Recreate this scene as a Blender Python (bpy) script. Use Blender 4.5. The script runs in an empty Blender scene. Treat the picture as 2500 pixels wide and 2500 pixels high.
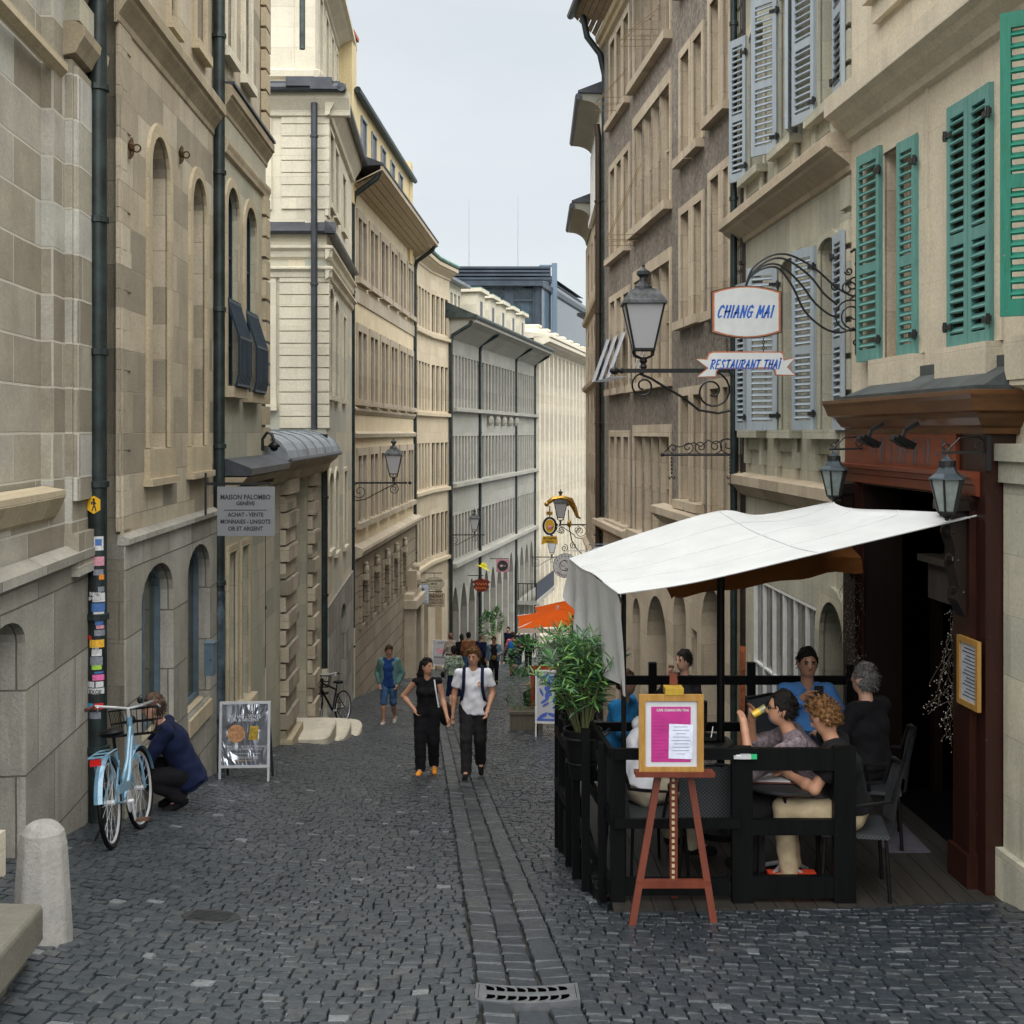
import bpy, math, random
import numpy as np
from mathutils import Vector, Matrix, Euler
R = math.radians
F, CX, HY = 3000.0, 1250.0, 1055.0      # focal length and level line measured in the photograph (2500 px wide)
SC = bpy.context.scene
COL = SC.collection
# ------------------------------------------------------------------ camera, sky, sun, exposure
cam = bpy.data.cameras.new("camera"); co = bpy.data.objects.new("camera", cam); COL.objects.link(co)
co.location = (0, 0, 0); co.rotation_euler = (R(90), 0, 0)
cam.sensor_width = 36; cam.lens = 36*F/2500; cam.shift_y = -(1250-HY)/2500
cam.clip_start = .05; cam.clip_end = 2000
SC.camera = co
SUN_DIR = Vector((.08, -.38, 1.0)).normalized()
SUN_EL, SUN_AZ = math.asin(SUN_DIR.z), math.atan2(SUN_DIR.x, SUN_DIR.y)
w = bpy.data.worlds.new("World"); SC.world = w; w.use_nodes = True
nt = w.node_tree; nt.nodes.clear()
def N(t, **k):
    n = nt.nodes.new(t)
    for a, b in k.items():
        if a in n.inputs: n.inputs[a].default_value = b
        else: setattr(n, a, b)
    return n
sky = nt.nodes.new('ShaderNodeTexSky'); sky.sky_type = 'NISHITA'; sky.sun_disc = False
sky.sun_elevation = SUN_EL; sky.sun_rotation = SUN_AZ; sky.air_density = 1.0; sky.dust_density = 2.0
tc = nt.nodes.new('ShaderNodeTexCoord')
mp = nt.nodes.new('ShaderNodeMapping'); mp.inputs['Scale'].default_value = (1.2, 1.2, 3.5)
nz = nt.nodes.new('ShaderNodeTexNoise'); nz.inputs['Scale'].default_value = 1.6; nz.inputs['Detail'].default_value = 8; nz.inputs['Roughness'].default_value = .55
cr = nt.nodes.new('ShaderNodeValToRGB')
cr.color_ramp.elements[0].position = .3; cr.color_ramp.elements[0].color = (2.50, 2.66, 2.70, 1)
cr.color_ramp.elements[1].position = .72; cr.color_ramp.elements[1].color = (3.05, 3.13, 3.13, 1)
mx = nt.nodes.new('ShaderNodeMix'); mx.data_type = 'RGBA'; mx.inputs[0].default_value = .88
bg = nt.nodes.new('ShaderNodeBackground'); bg.inputs['Strength'].default_value = .052
wo = nt.nodes.new('ShaderNodeOutputWorld')
L = nt.links.new
L(tc.outputs['Generated'], mp.inputs[0]); L(mp.outputs[0], nz.inputs[0]); L(nz.outputs[0], cr.inputs[0])
L(sky.outputs[0], mx.inputs[6]); L(cr.outputs[0], mx.inputs[7]); L(mx.outputs[2], bg.inputs[0]); L(bg.outputs[0], wo.inputs[0])
sl = bpy.data.lights.new("sun", 'SUN'); sl.energy = 1.5; sl.angle = R(110); sl.color = (1, .975, .94)
so = bpy.data.objects.new("sun", sl); COL.objects.link(so)
so.rotation_euler = SUN_DIR.to_track_quat('Z', 'Y').to_euler()
SC.view_settings.view_transform = 'Standard'; SC.view_settings.look = 'None'
SC.view_settings.exposure = 2.42; SC.view_settings.gamma = 1
SC.cycles.max_bounces = 6; SC.cycles.diffuse_bounces = 4; SC.cycles.glossy_bounces = 3; SC.cycles.transmission_bounces = 4
SC.cycles.use_denoising = True

# ------------------------------------------------------------------ ground heights
def gprof(y):
    if y < 27: return -1.83-.174*y
    z = -1.83-.174*27
    if y < 60: return z-.15*(y-27)
    return z-.15*33-.12*(y-60)
def xgut(y): return .06-.07*(min(y, 30)-6.85) + (.12*(y-30) if y > 30 else 0)
def gz(x, y):
    dx = x-xgut(y)
    return gprof(y)+(min(.30, -dx*.085) if dx < 0 else min(.12, .02*dx))
def P(px, py, d): return Vector(((px-CX)/F*d, d, (HY-py)/F*d))
def gpt(px, py):
    """the point of the street seen at a pixel"""
    lo, hi = 4., 120.
    for _ in range(50):
        d = (lo+hi)/2; p = P(px, py, d)
        if p.z > gz(p.x, d): lo = d
        else: hi = d
    return P(px, py, lo)

# ------------------------------------------------------------------ tagging
def tag(o, label=None, cat=None, group=None, kind=None):
    if label: o['label'] = label
    if cat: o['category'] = cat
    if group: o['group'] = group
    if kind: o['kind'] = kind
    return o
def thing(name, label, cat, loc=(0, 0, 0), rz=0, group=None):
    o = bpy.data.objects.new(name, None); COL.objects.link(o); o.empty_display_size = .1
    o.location = loc; o.rotation_euler = (0, 0, rz)
    return tag(o, label, cat, group)
def copy_tree(o, parent=None):
    c = o.copy(); COL.objects.link(c); c.parent = parent
    for ch in [x for x in ALLCH.get(o.name, [])]:
        d = copy_tree(ch, c)
    return c
ALLCH = {}
# ------------------------------------------------------------------ mesh builder
class MB:
    """collects faces; T maps builder coordinates to world (or to the thing's own frame)"""
    def __init__(s, T=None, off=(0, 0, 0)):
        s.v = []; s.f = []; s.uv = []; s.T = T; s.off = Vector(off); s.mi = []; s.cur = 0; s.uvs = 1.
    def face(s, pts, uv=None):
        i = len(s.v); s.v += [tuple(p) for p in pts]; s.f.append(tuple(range(i, i+len(pts)))); s.mi.append(s.cur)
        if uv is None:
            a = Vector(pts[1])-Vector(pts[0]); b = Vector(pts[-1])-Vector(pts[0]); n = a.cross(b)
            ax, ay, az = abs(n.x), abs(n.y), abs(n.z)
            if ay >= ax and ay >= az: uv = [(p[0], p[2]) for p in pts]
            elif ax >= az: uv = [(p[1], p[2]) for p in pts]
            else: uv = [(p[0], p[1]) for p in pts]
        s.uv += uv
    def mesh(s, vs, fs):
        vs = [Vector(v) for v in vs]
        for f in fs: s.face([vs[i] for i in f])
    def box(s, a, b, skip=''):
        x0, y0, z0 = a; x1, y1, z1 = b
        c = [(x0,y0,z0),(x1,y0,z0),(x1,y1,z0),(x0,y1,z0),(x0,y0,z1),(x1,y0,z1),(x1,y1,z1),(x0,y1,z1)]
        for k, q in (('b',(0,3,2,1)),('t',(4,5,6,7)),('f',(0,1,5,4)),('r',(1,2,6,5)),('k',(2,3,7,6)),('l',(3,0,4,7))):
            if k not in skip: s.face([c[i] for i in q])
    def obox(s, c, ax, ay, az):
        """box from centre and three half-axis vectors"""
        c = Vector(c); ax = Vector(ax); ay = Vector(ay); az = Vector(az)
        p = [c+i*ax+j*ay+k*az for k in (-1,1) for j in (-1,1) for i in (-1,1)]
        for q in ((0,2,3,1),(4,5,7,6),(0,1,5,4),(1,3,7,5),(3,2,6,7),(2,0,4,6)): s.face([p[i] for i in q])
    def bar(s, a, b, w, h=None, up=(0, 0, 1)):
        a = Vector(a); b = Vector(b); h = h or w; d = (b-a); l = d.length
        if l < 1e-6: return
        d /= l; u = Vector(up)
        if abs(d.dot(u)) > .95: u = Vector((0, 1, 0)) if abs(d.y) < .9 else Vector((1, 0, 0))
        x = d.cross(u).normalized(); y = x.cross(d)
        s.obox((a+b)/2, d*l/2, x*w/2, y*h/2)
    def tube(s, path, r, n=8, caps=True, closed=False):
        path = [Vector(p) for p in path]; m = len(path)
        rr = r if isinstance(r, (list, tuple)) else [r]*m
        rings = []; pu = None
        for i, p in enumerate(path):
            if closed: d = path[(i+1) % m]-path[i-1]
            else: d = path[min(i+1, m-1)]-path[max(i-1, 0)]
            if d.length < 1e-9: d = Vector((0, 0, 1))
            d.normalize()
            if pu is None:
                u = Vector((0, 0, 1)) if abs(d.z) < .9 else Vector((1, 0, 0))
            else: u = pu
            x = d.cross(u)
            if x.length < 1e-4: x = d.cross(Vector((.3, .7, .2)))
            x.normalize(); y = x.cross(d).normalized(); pu = y
            rings.append([p+(x*math.cos(2*math.pi*k/n)+y*math.sin(2*math.pi*k/n))*rr[i] for k in range(n)])
        for i in range(m if closed else m-1):
            a = rings[i]; b = rings[(i+1) % m]
            for k in range(n): s.face([a[k], a[(k+1) % n], b[(k+1) % n], b[k]])
        if caps and not closed: s.face(rings[0][::-1]); s.face(rings[-1])
    def lathe(s, prof, n=16, c=(0, 0, 0), ang=0, caps=True, sx=1, sy=1):
        c = Vector(c); rings = []
        for r, z in prof:
            rings.append([c+Vector((sx*r*math.cos(ang+2*math.pi*k/n), sy*r*math.sin(ang+2*math.pi*k/n), z)) for k in range(n)])
        for a, b in zip(rings, rings[1:]):
            for k in range(n): s.face([a[k], a[(k+1) % n], b[(k+1) % n], b[k]])
        if caps:
            if prof[0][0] > 1e-4: s.face(rings[0][::-1])
            if prof[-1][0] > 1e-4: s.face(rings[-1])
    def prism(s, poly, a, b, axis='y'):
        """2-D polygon extruded along one axis from a to b"""
        def m(p, t):
            if axis == 'y': return (p[0], t, p[1])
            if axis == 'x': return (t, p[0], p[1])
            return (p[0], p[1], t)
        n = len(poly)
        s.face([m(p, a) for p in poly]); s.face([m(p, b) for p in poly][::-1])
        for i in range(n): s.face([m(poly[i], a), m(poly[i], b), m(poly[(i+1) % n], b), m(poly[(i+1) % n], a)])
    def sweep(s, prof, path_fn, ts):
        """profile points (o,z) swept along u positions"""
        for t0, t1 in zip(ts, ts[1:]):
            for p, q in zip(prof, prof[1:]):
                s.face([path_fn(t0, p), path_fn(t1, p), path_fn(t1, q), path_fn(t0, q)])
    def ball(s, c, r, n=10, m=6, sc=(1, 1, 1)):
        c = Vector(c)
        pr = [(math.sin(math.pi*i/m), -math.cos(math.pi*i/m)) for i in range(m+1)]
        rings = [[c+Vector((r*sc[0]*a*math.cos(2*math.pi*k/n), r*sc[1]*a*math.sin(2*math.pi*k/n), r*sc[2]*z)) for k in range(n)] for a, z in pr]
        for a, b in zip(rings, rings[1:]):
            for k in range(n): s.face([a[k], a[(k+1) % n], b[(k+1) % n], b[k]])
    def build(s, name, mat, parent=None, smooth=False, merge=False):
        me = bpy.data.meshes.new(name)
        if s.T: vs = [Vector(s.T(*p))-s.off for p in s.v]
        else: vs = [Vector(p)-s.off for p in s.v]
        me.from_pydata([tuple(v) for v in vs], [], s.f)
        uvl = me.uv_layers.new(name='UVMap')
        uvl.data.foreach_set('uv', np.array(s.uv, dtype=np.float32).ravel()*s.uvs)
        mats = mat if isinstance(mat, (list, tuple)) else [mat]
        for m in mats: me.materials.append(m)
        if len(mats) > 1: me.polygons.foreach_set('material_index', s.mi)
        if smooth or merge:
            import bmesh
            bm = bmesh.new(); bm.from_mesh(me); bmesh.ops.remove_doubles(bm, verts=bm.verts, dist=1e-4)
            if smooth:
                bmesh.ops.recalc_face_normals(bm, faces=bm.faces)
                for f in bm.faces: f.smooth = True
                for e in bm.edges:
                    if len(e.link_faces) == 2 and e.calc_face_angle(0) > .7: e.smooth = False
            bm.to_mesh(me); bm.free()
        me.update()
        o = bpy.data.objects.new(name, me); COL.objects.link(o)
        if parent is not None:
            o.parent = parent; ALLCH.setdefault(parent.name, []).append(o)
        return o
def npmesh(name, V, Fq, mat, parent=None, smooth=True):
    me = bpy.data.meshes.new(name)
    V = np.asarray(V, dtype=np.float32); Fq = np.asarray(Fq, dtype=np.int32)
    me.vertices.add(len(V)); me.vertices.foreach_set('co', V.ravel())
    k = Fq.shape[1]
    me.loops.add(len(Fq)*k); me.loops.foreach_set('vertex_index', Fq.ravel())
    me.polygons.add(len(Fq)); me.polygons.foreach_set('loop_start', np.arange(len(Fq), dtype=np.int32)*k)
    me.update(calc_edges=True)
    if smooth: me.polygons.foreach_set('use_smooth', np.ones(len(Fq), dtype=bool))
    me.materials.append(mat)
    o = bpy.data.objects.new(name, me); COL.objects.link(o)
    if parent is not None:
        o.parent = parent; ALLCH.setdefault(parent.name, []).append(o)
    return o
# ------------------------------------------------------------------ materials
MATS = {}
class NT:
    def __init__(s, name):
        s.m = bpy.data.materials.new(name); s.m.use_nodes = True; s.t = s.m.node_tree; s.t.nodes.clear()
        s.o = s.t.nodes.new('ShaderNodeOutputMaterial'); s.b = s.t.nodes.new('ShaderNodeBsdfPrincipled')
        s.t.links.new(s.b.outputs[0], s.o.inputs[0])
    def n(s, typ, ins=None, **k):
        nd = s.t.nodes.new(typ)
        for a, b in k.items(): setattr(nd, a, b)
        for a, b in (ins or {}).items(): s.set(nd, a, b)
        return nd
    def set(s, nd, a, b):
        if isinstance(b, tuple) and len(b) == 2 and hasattr(b[0], 'outputs'): s.t.links.new(b[0].outputs[b[1]], nd.inputs[a])
        elif hasattr(b, 'outputs'): s.t.links.new(b.outputs[0], nd.inputs[a])
        else: nd.inputs[a].default_value = b
    def mix(s, f, a, b, blend='MIX'):
        nd = s.n('ShaderNodeMix', data_type='RGBA', blend_type=blend)
        s.set(nd, 0, f); s.set(nd, 6, a); s.set(nd, 7, b); return (nd, 2)
    def ramp(s, f, p0, p1, c0=(0,0,0,1), c1=(1,1,1,1)):
        nd = s.n('ShaderNodeValToRGB'); e = nd.color_ramp.elements
        e[0].position = p0; e[1].position = p1; e[0].color = c0; e[1].color = c1; s.set(nd, 0, f); return nd
    def noise(s, vec, scale, detail=5, rough=.6, dist=0):
        return s.n('ShaderNodeTexNoise', {'Vector': vec, 'Scale': scale, 'Detail': detail, 'Roughness': rough, 'Distortion': dist})
def c4(c): return (c[0], c[1], c[2], 1)
def plain(name, col, rough=.6, metal=0, spec=.5, var=.12, scale=9., bump=.0, sheen=0, coat=0):
    if name in MATS: return MATS[name]
    q = NT(name); t = q.n('ShaderNodeTexCoord')
    nz = q.noise((t, 3), scale, 6, .65)
    dk = tuple(c*(1-var*2.2) for c in col); lt = tuple(min(1, c*(1+var)) for c in col)
    r = q.ramp(nz, .32, .68, c4(dk), c4(lt))
    q.set(q.b, 'Base Color', r); q.b.inputs['Roughness'].default_value = rough; q.b.inputs['Metallic'].default_value = metal
    q.b.inputs['Specular IOR Level'].default_value = spec
    if sheen: q.b.inputs['Sheen Weight'].default_value = sheen
    if coat: q.b.inputs['Coat Weight'].default_value = coat
    if bump:
        n2 = q.noise((t, 3), scale*6, 4, .7)
        bp = q.n('ShaderNodeBump', {'Strength': bump, 'Distance': .01, 'Height': n2}); q.set(q.b, 'Normal', bp)
    MATS[name] = q.m; return q.m
def stone(name, ca, cb, mortar, bw=.7, bh=.34, ms=.006, stain=.5, msk=.6, cc=None, bump=.5, rough=.88, streak=.5, soil=(.05,.045,.035), grain=.7, gs=38, gl=.72, gh=1.18):
    """ashlar: blocks of varying tint with joints, grain, vertical weather streaks"""
    if name in MATS: return MATS[name]
    q = NT(name); uv = q.n('ShaderNodeUVMap'); ca, cb = [tuple(min(.84, v*1.14) for v in c) for c in (ca, cb)]; cc = cc and tuple(v*1.14 for v in cc)
    mpn = q.n('ShaderNodeMapping', {'Vector': uv})
    wob = q.noise((uv, 0), 1.3, 2, .5)
    av = q.n('ShaderNodeVectorMath', {0: (mpn, 0)}, operation='ADD')
    sc = q.n('ShaderNodeVectorMath', {0: (wob, 1)}, operation='SCALE'); sc.inputs['Scale'].default_value = .016
    q.set(av, 1, sc)
    br = q.n('ShaderNodeTexBrick', {'Vector': av, 'Color1': c4((0,0,0)), 'Color2': c4((1,1,1)), 'Mortar': c4((.5,.5,.5)), 'Scale': 1., 'Mortar Size': ms, 'Mortar Smooth': .35, 'Bias': 0., 'Brick Width': bw, 'Row Height': bh})
    br.offset = .42; br.squash = 1.25; br.squash_frequency = 3
    r1 = q.n('ShaderNodeValToRGB'); e = r1.color_ramp.elements; e[0].color = c4(ca); e[1].color = c4(cb)
    cm = cc or tuple((a+b)/2 for a, b in zip(ca, cb)); k = e.new(.5); k.color = c4(cm)
    q.set(r1, 0, br)
    tc = q.n('ShaderNodeTexCoord')
    n1 = q.noise((tc, 3), 2.2, 8, .62); n2 = q.noise((tc, 3), gs, 5, .75)
    st = q.n('ShaderNodeMapping', {'Vector': (tc, 3)}); st.inputs['Scale'].default_value = (5, 5, .35)
    n3 = q.noise(st, 1.4, 7, .6)
    g = q.ramp(n1, .3, .75, (.72,.72,.72,1), (1.12,1.12,1.1,1)); col = q.mix(stain, r1, g, 'MULTIPLY')
    g2 = q.ramp(n2, .3, .7, (gl,gl,gl,1), (gh,gh,gh,1)); col = q.mix(grain, col, g2, 'MULTIPLY')
    g3 = q.ramp(n3, .52, .72, (0,0,0,1), (1,1,1,1))
    mm = q.n('ShaderNodeMath', {0: g3, 1: streak}, operation='MULTIPLY')
    col = q.mix(mm, col, c4(tuple(a*.45+b for a, b in zip(cm, soil))))
    mf = q.n('ShaderNodeMath', {0: (br, 1), 1: msk}, operation='MULTIPLY')
    col = q.mix(mf, col, c4(mortar))
    q.set(q.b, 'Base Color', col); q.b.inputs['Roughness'].default_value = rough; q.b.inputs['Specular IOR Level'].default_value = .25
    h = q.n('ShaderNodeMath', {0: (br, 1), 1: -1.2}, operation='MULTIPLY')
    h2 = q.n('ShaderNodeMath', {0: n2, 1: .5}, operation='MULTIPLY'); h3 = q.n('ShaderNodeMath', {0: h, 1: h2}, operation='ADD')
    h4 = q.n('ShaderNodeMath', {0: n1, 1: .8}, operation='MULTIPLY'); h5 = q.n('ShaderNodeMath', {0: h3, 1: h4}, operation='ADD')
    bp = q.n('ShaderNodeBump', {'Strength': bump, 'Distance': .012, 'Height': h5}); q.set(q.b, 'Normal', bp)
    MATS[name] = q.m; return q.m
def wood(name, ca, cb, rough=.5, sc=(14, 14, 1.2), spec=.4, chips=None):
    if name in MATS: return MATS[name]
    q = NT(name); t = q.n('ShaderNodeTexCoord'); m = q.n('ShaderNodeMapping', {'Vector': (t, 3)}); m.inputs['Scale'].default_value = sc
    n1 = q.noise(m, 1.5, 8, .65, .4); r = q.ramp(n1, .3, .7, c4(ca), c4(cb))
    col = r
    if chips:
        n2 = q.noise((t, 3), 26, 6, .7); k = q.ramp(n2, .66, .69); col = q.mix(k, r, c4(chips))
    q.set(q.b, 'Base Color', col); q.b.inputs['Roughness'].default_value = rough; q.b.inputs['Specular IOR Level'].default_value = spec
    bp = q.n('ShaderNodeBump', {'Strength': .25, 'Distance': .004, 'Height': n1}); q.set(q.b, 'Normal', bp)
    MATS[name] = q.m; return q.m
def glass(name, col=(.03, .035, .04), rough=.06, wob=.15, sp=.6):
    if name in MATS: return MATS[name]
    q = NT(name); t = q.n('ShaderNodeTexCoord'); n1 = q.noise((t, 3), 1.1, 3, .5); n2 = q.noise((t, 3), 2.5, 5, .6)
    r = q.ramp(n2, .3, .75, c4(tuple(c*.4 for c in col)), c4(tuple(c*1.7 for c in col)))
    q.set(q.b, 'Base Color', r); q.b.inputs['Roughness'].default_value = rough; q.b.inputs['Specular IOR Level'].default_value = sp
    bp = q.n('ShaderNodeBump', {'Strength': wob, 'Distance': .05, 'Height': n1}); q.set(q.b, 'Normal', bp)
    MATS[name] = q.m; return q.m

M_dark_glass = glass('dark_glass', (.02, .022, .024), .10, .2, .35)
M_glass_far = glass('glass_far', (.030, .031, .029), .25, .3, .15)
M_iron = plain('iron', (.018, .019, .021), .45, .3, .5)
M_pipe = plain('pipe_green', (.022, .036, .036), .42, .2, .5, .3, 5)
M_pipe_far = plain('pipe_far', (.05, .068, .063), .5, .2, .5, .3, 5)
M_pipe_blue = plain('pipe_blue', (.075, .11, .135), .45, .2, .5, .35, 6)
M_zinc = plain('zinc', (.27, .30, .33), .42, .5, .5, .2, 3)
M_zinc_dark = plain('zinc_dark', (.055, .062, .075), .45, .3, .5, .2, 3)
M_copper = plain('copper_green', (.16, .30, .25), .6, .1, .4, .35, 4)
M_bluegrey = plain('bluegrey_paint', (.10, .15, .19), .5, 0, .5, .12, 6)
M_blueiron = plain('blue_iron', (.008, .026, .045), .4, .1, .5, .2, 8)
M_white = plain('white_paint', (.72, .72, .70), .5, 0, .5, .06)
M_black = plain('black_paint', (.0035, .0038, .004), .5, 0, .2, .2, 12)
M_black_wood = wood('black_wood', (.0015, .0018, .002), (.0045, .0052, .0056), .5, spec=.12)
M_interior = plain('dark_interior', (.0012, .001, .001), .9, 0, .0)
# ------------------------------------------------------------------ street: bed sheet, cobbles, gutter
rng = np.random.default_rng(7)
gzv = np.vectorize(gz)
def street():
    xs = np.concatenate([[-60, -20, -9], np.linspace(-6, 8, 29), [12, 25, 60]]); ys = np.concatenate([[-10, 0], np.arange(2, 62, 1.), np.arange(64, 200, 6.)])
    V = [(x, y, gz(x, y)-.045) for y in ys for x in xs]; n = len(xs)
    Fq = [(j*n+i, j*n+i+1, (j+1)*n+i+1, (j+1)*n+i) for j in range(len(ys)-1) for i in range(n-1)]
    q = NT('joint_mortar'); t = q.n('ShaderNodeTexCoord'); n1 = q.noise((t, 3), 30, 5, .7); n2 = q.noise((t, 3), .9, 4, .6)
    r = q.ramp(n1, .3, .7, (.010,.011,.009,1), (.035,.036,.030,1)); q.set(q.b, 'Base Color', r); q.b.inputs['Roughness'].default_value = .8
    o = npmesh('street', V, Fq, q.m, smooth=True); tag(o, kind='structure')
street()
def cobble_mat():
    q = NT('cobble_stone'); a = q.n('ShaderNodeAttribute', attribute_name='tint'); t = q.n('ShaderNodeTexCoord')
    r = q.n('ShaderNodeValToRGB'); e = r.color_ramp.elements
    e[0].position = 0; e[0].color = (0.026,0.032,0.036,1); e[1].position = 1; e[1].color = (0.165,0.170,0.168,1)
    for p, c in ((.35, (0.034,0.041,0.046,1)), (.6, (0.041,0.047,0.052,1)), (.8, (0.052,0.055,0.055,1)), (.955, (0.072,0.075,0.075,1)), (.97, (0.130,0.133,0.130,1))): k = e.new(p); k.color = c
    q.set(r, 0, (a, 2))
    n1 = q.noise((t, 3), 22, 6, .7); n2 = q.noise((t, 3), .55, 5, .62); n3 = q.noise((t, 3), 90, 3, .7)
    col = q.mix(.8, r, q.ramp(n1, .3, .72, (.62,.62,.62,1), (1.2,1.2,1.2,1)), 'MULTIPLY')
    col = q.mix(.75, col, q.ramp(n2, .3, .7, (.62,.65,.68,1), (1.22,1.18,1.10,1)), 'MULTIPLY')
    wet = q.n('ShaderNodeAttribute', attribute_name='wet')
    nw = q.n('ShaderNodeMath', {0: (wet, 2), 1: n2}, operation='MULTIPLY')
    wr = q.ramp(nw, .27, .52); col = q.mix(1., col, (1.08,1.17,1.27,1), 'MULTIPLY')
    col = q.mix(wr, col, q.mix(1., col, (.72,.75,.8,1), 'MULTIPLY'))
    q.set(q.b, 'Base Color', col)
    rg = q.ramp(n1, .3, .7, (.22,.22,.22,1), (.44,.44,.44,1)); rr = q.mix(wr, rg, (.10,.10,.10,1)); q.set(q.b, 'Roughness', rr)
    q.b.inputs['Specular IOR Level'].default_value = .55
    h = q.n('ShaderNodeMath', {0: n1, 1: n3}, operation='ADD')
    bp = q.n('ShaderNodeBump', {'Strength': .55, 'Distance': .012, 'Height': h}); q.set(q.b, 'Normal', bp)
    return q.m
M_cobble = cobble_mat()
GUT = (-.27, .25)      # the drain band right of the gutter line
def stones(name, cx, cy, w, h, ang, tint, wet, rag=.10, shear=None, zo=None):
    """cushioned setts: centre, size, angle arrays -> one mesh with real gaps and tilts"""
    n = len(cx)
    cs = np.array([(-1,-1),(1,-1),(1,1),(-1,1)])*.5
    j = rng.uniform(-rag, rag, (n, 4, 2))*.5
    c = (cs[None]+j*.8)
    base = c*np.stack([w, h], 1)[:, None]
    inset = .915
    top = c*inset*np.stack([w, h], 1)[:, None]+rng.normal(0, .003, (n, 4, 2))
    ca, sa = np.cos(ang)[:, None], np.sin(ang)[:, None]
    def rot(p): return np.stack([p[..., 0]*ca-p[..., 1]*sa+cx[:, None], p[..., 0]*sa+p[..., 1]*ca+cy[:, None]], -1)
    b = rot(base); t = rot(top)
    if shear is not None:
        b[..., 1] += shear[:, None]*(b[..., 0]-cx[:, None]); t[..., 1] += shear[:, None]*(t[..., 0]-cx[:, None])
    zc = gzv(cx, cy); slope = (gzv(cx, cy+.05)-gzv(cx, cy-.05))/.1; sx = (gzv(cx+.05, cy)-gzv(cx-.05, cy))/.1
    tx = rng.normal(0, .022, n); ty = rng.normal(0, .022, n); dz = rng.normal(0, .0025, n)
    def zz(p, off): return (zc+dz)[:, None]+(slope+ty)[:, None]*(p[..., 1]-cy[:, None])+(sx+tx)[:, None]*(p[..., 0]-cx[:, None])+off
    if zo is not None: zc = zc+zo
    V = np.concatenate([np.concatenate([b, zz(b, -.034)[..., None]], -1), np.concatenate([b, zz(b, -.014)[..., None]], -1), np.concatenate([t, zz(t, 0.)[..., None]], -1)], 1)
    ctr = np.stack([cx, cy, zc+dz+.0025], -1)[:, None]
    V = np.concatenate([V, ctr], 1)
    q = []
    for k in range(4):
        l = (k+1) % 4; q += [(k, l, 4+l, 4+k), (4+k, 4+l, 8+l, 8+k)]
    q4 = np.array(q); idx = np.arange(n)[:, None, None]*13
    Q = (q4[None]+idx).reshape(-1, 4)
    tr = np.array([(8+k, 8+(k+1) % 4, 12) for k in range(4)]); T = (tr[None]+idx).reshape(-1, 3)
    me = bpy.data.meshes.new(name); V = V.reshape(-1, 3).astype(np.float32)
    me.vertices.add(len(V)); me.vertices.foreach_set('co', V.ravel())
    me.loops.add(Q.size+T.size); me.loops.foreach_set('vertex_index', np.concatenate([Q.ravel(), T.ravel()]).astype(np.int32))
    me.polygons.add(len(Q)+len(T))
    ls = np.concatenate([np.arange(len(Q))*4, len(Q)*4+np.arange(len(T))*3]).astype(np.int32)
    me.polygons.foreach_set('loop_start', ls); me.update(calc_edges=True)
    me.polygons.foreach_set('use_smooth', np.zeros(len(ls), dtype=bool))
    for nm, val in (('tint', tint), ('wet', wet)):
        at = me.attributes.new(nm, 'FLOAT', 'POINT'); at.data.foreach_set('value', np.repeat(val, 13).astype(np.float32))
    me.materials.append(M_cobble)
    o = bpy.data.objects.new(name, me); COL.objects.link(o); tag(o, kind='structure'); return o
def xleft(y): return -3.2-.09*y if y < 12 else (-4.3-.03*(y-12) if y < 34 else -4.96+.13*(y-34))
def xright(y): return 4.3-.06*y if y < 12 else (3.6-.07*(y-12) if y < 26 else 2.62+.15*(y-26))
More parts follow.
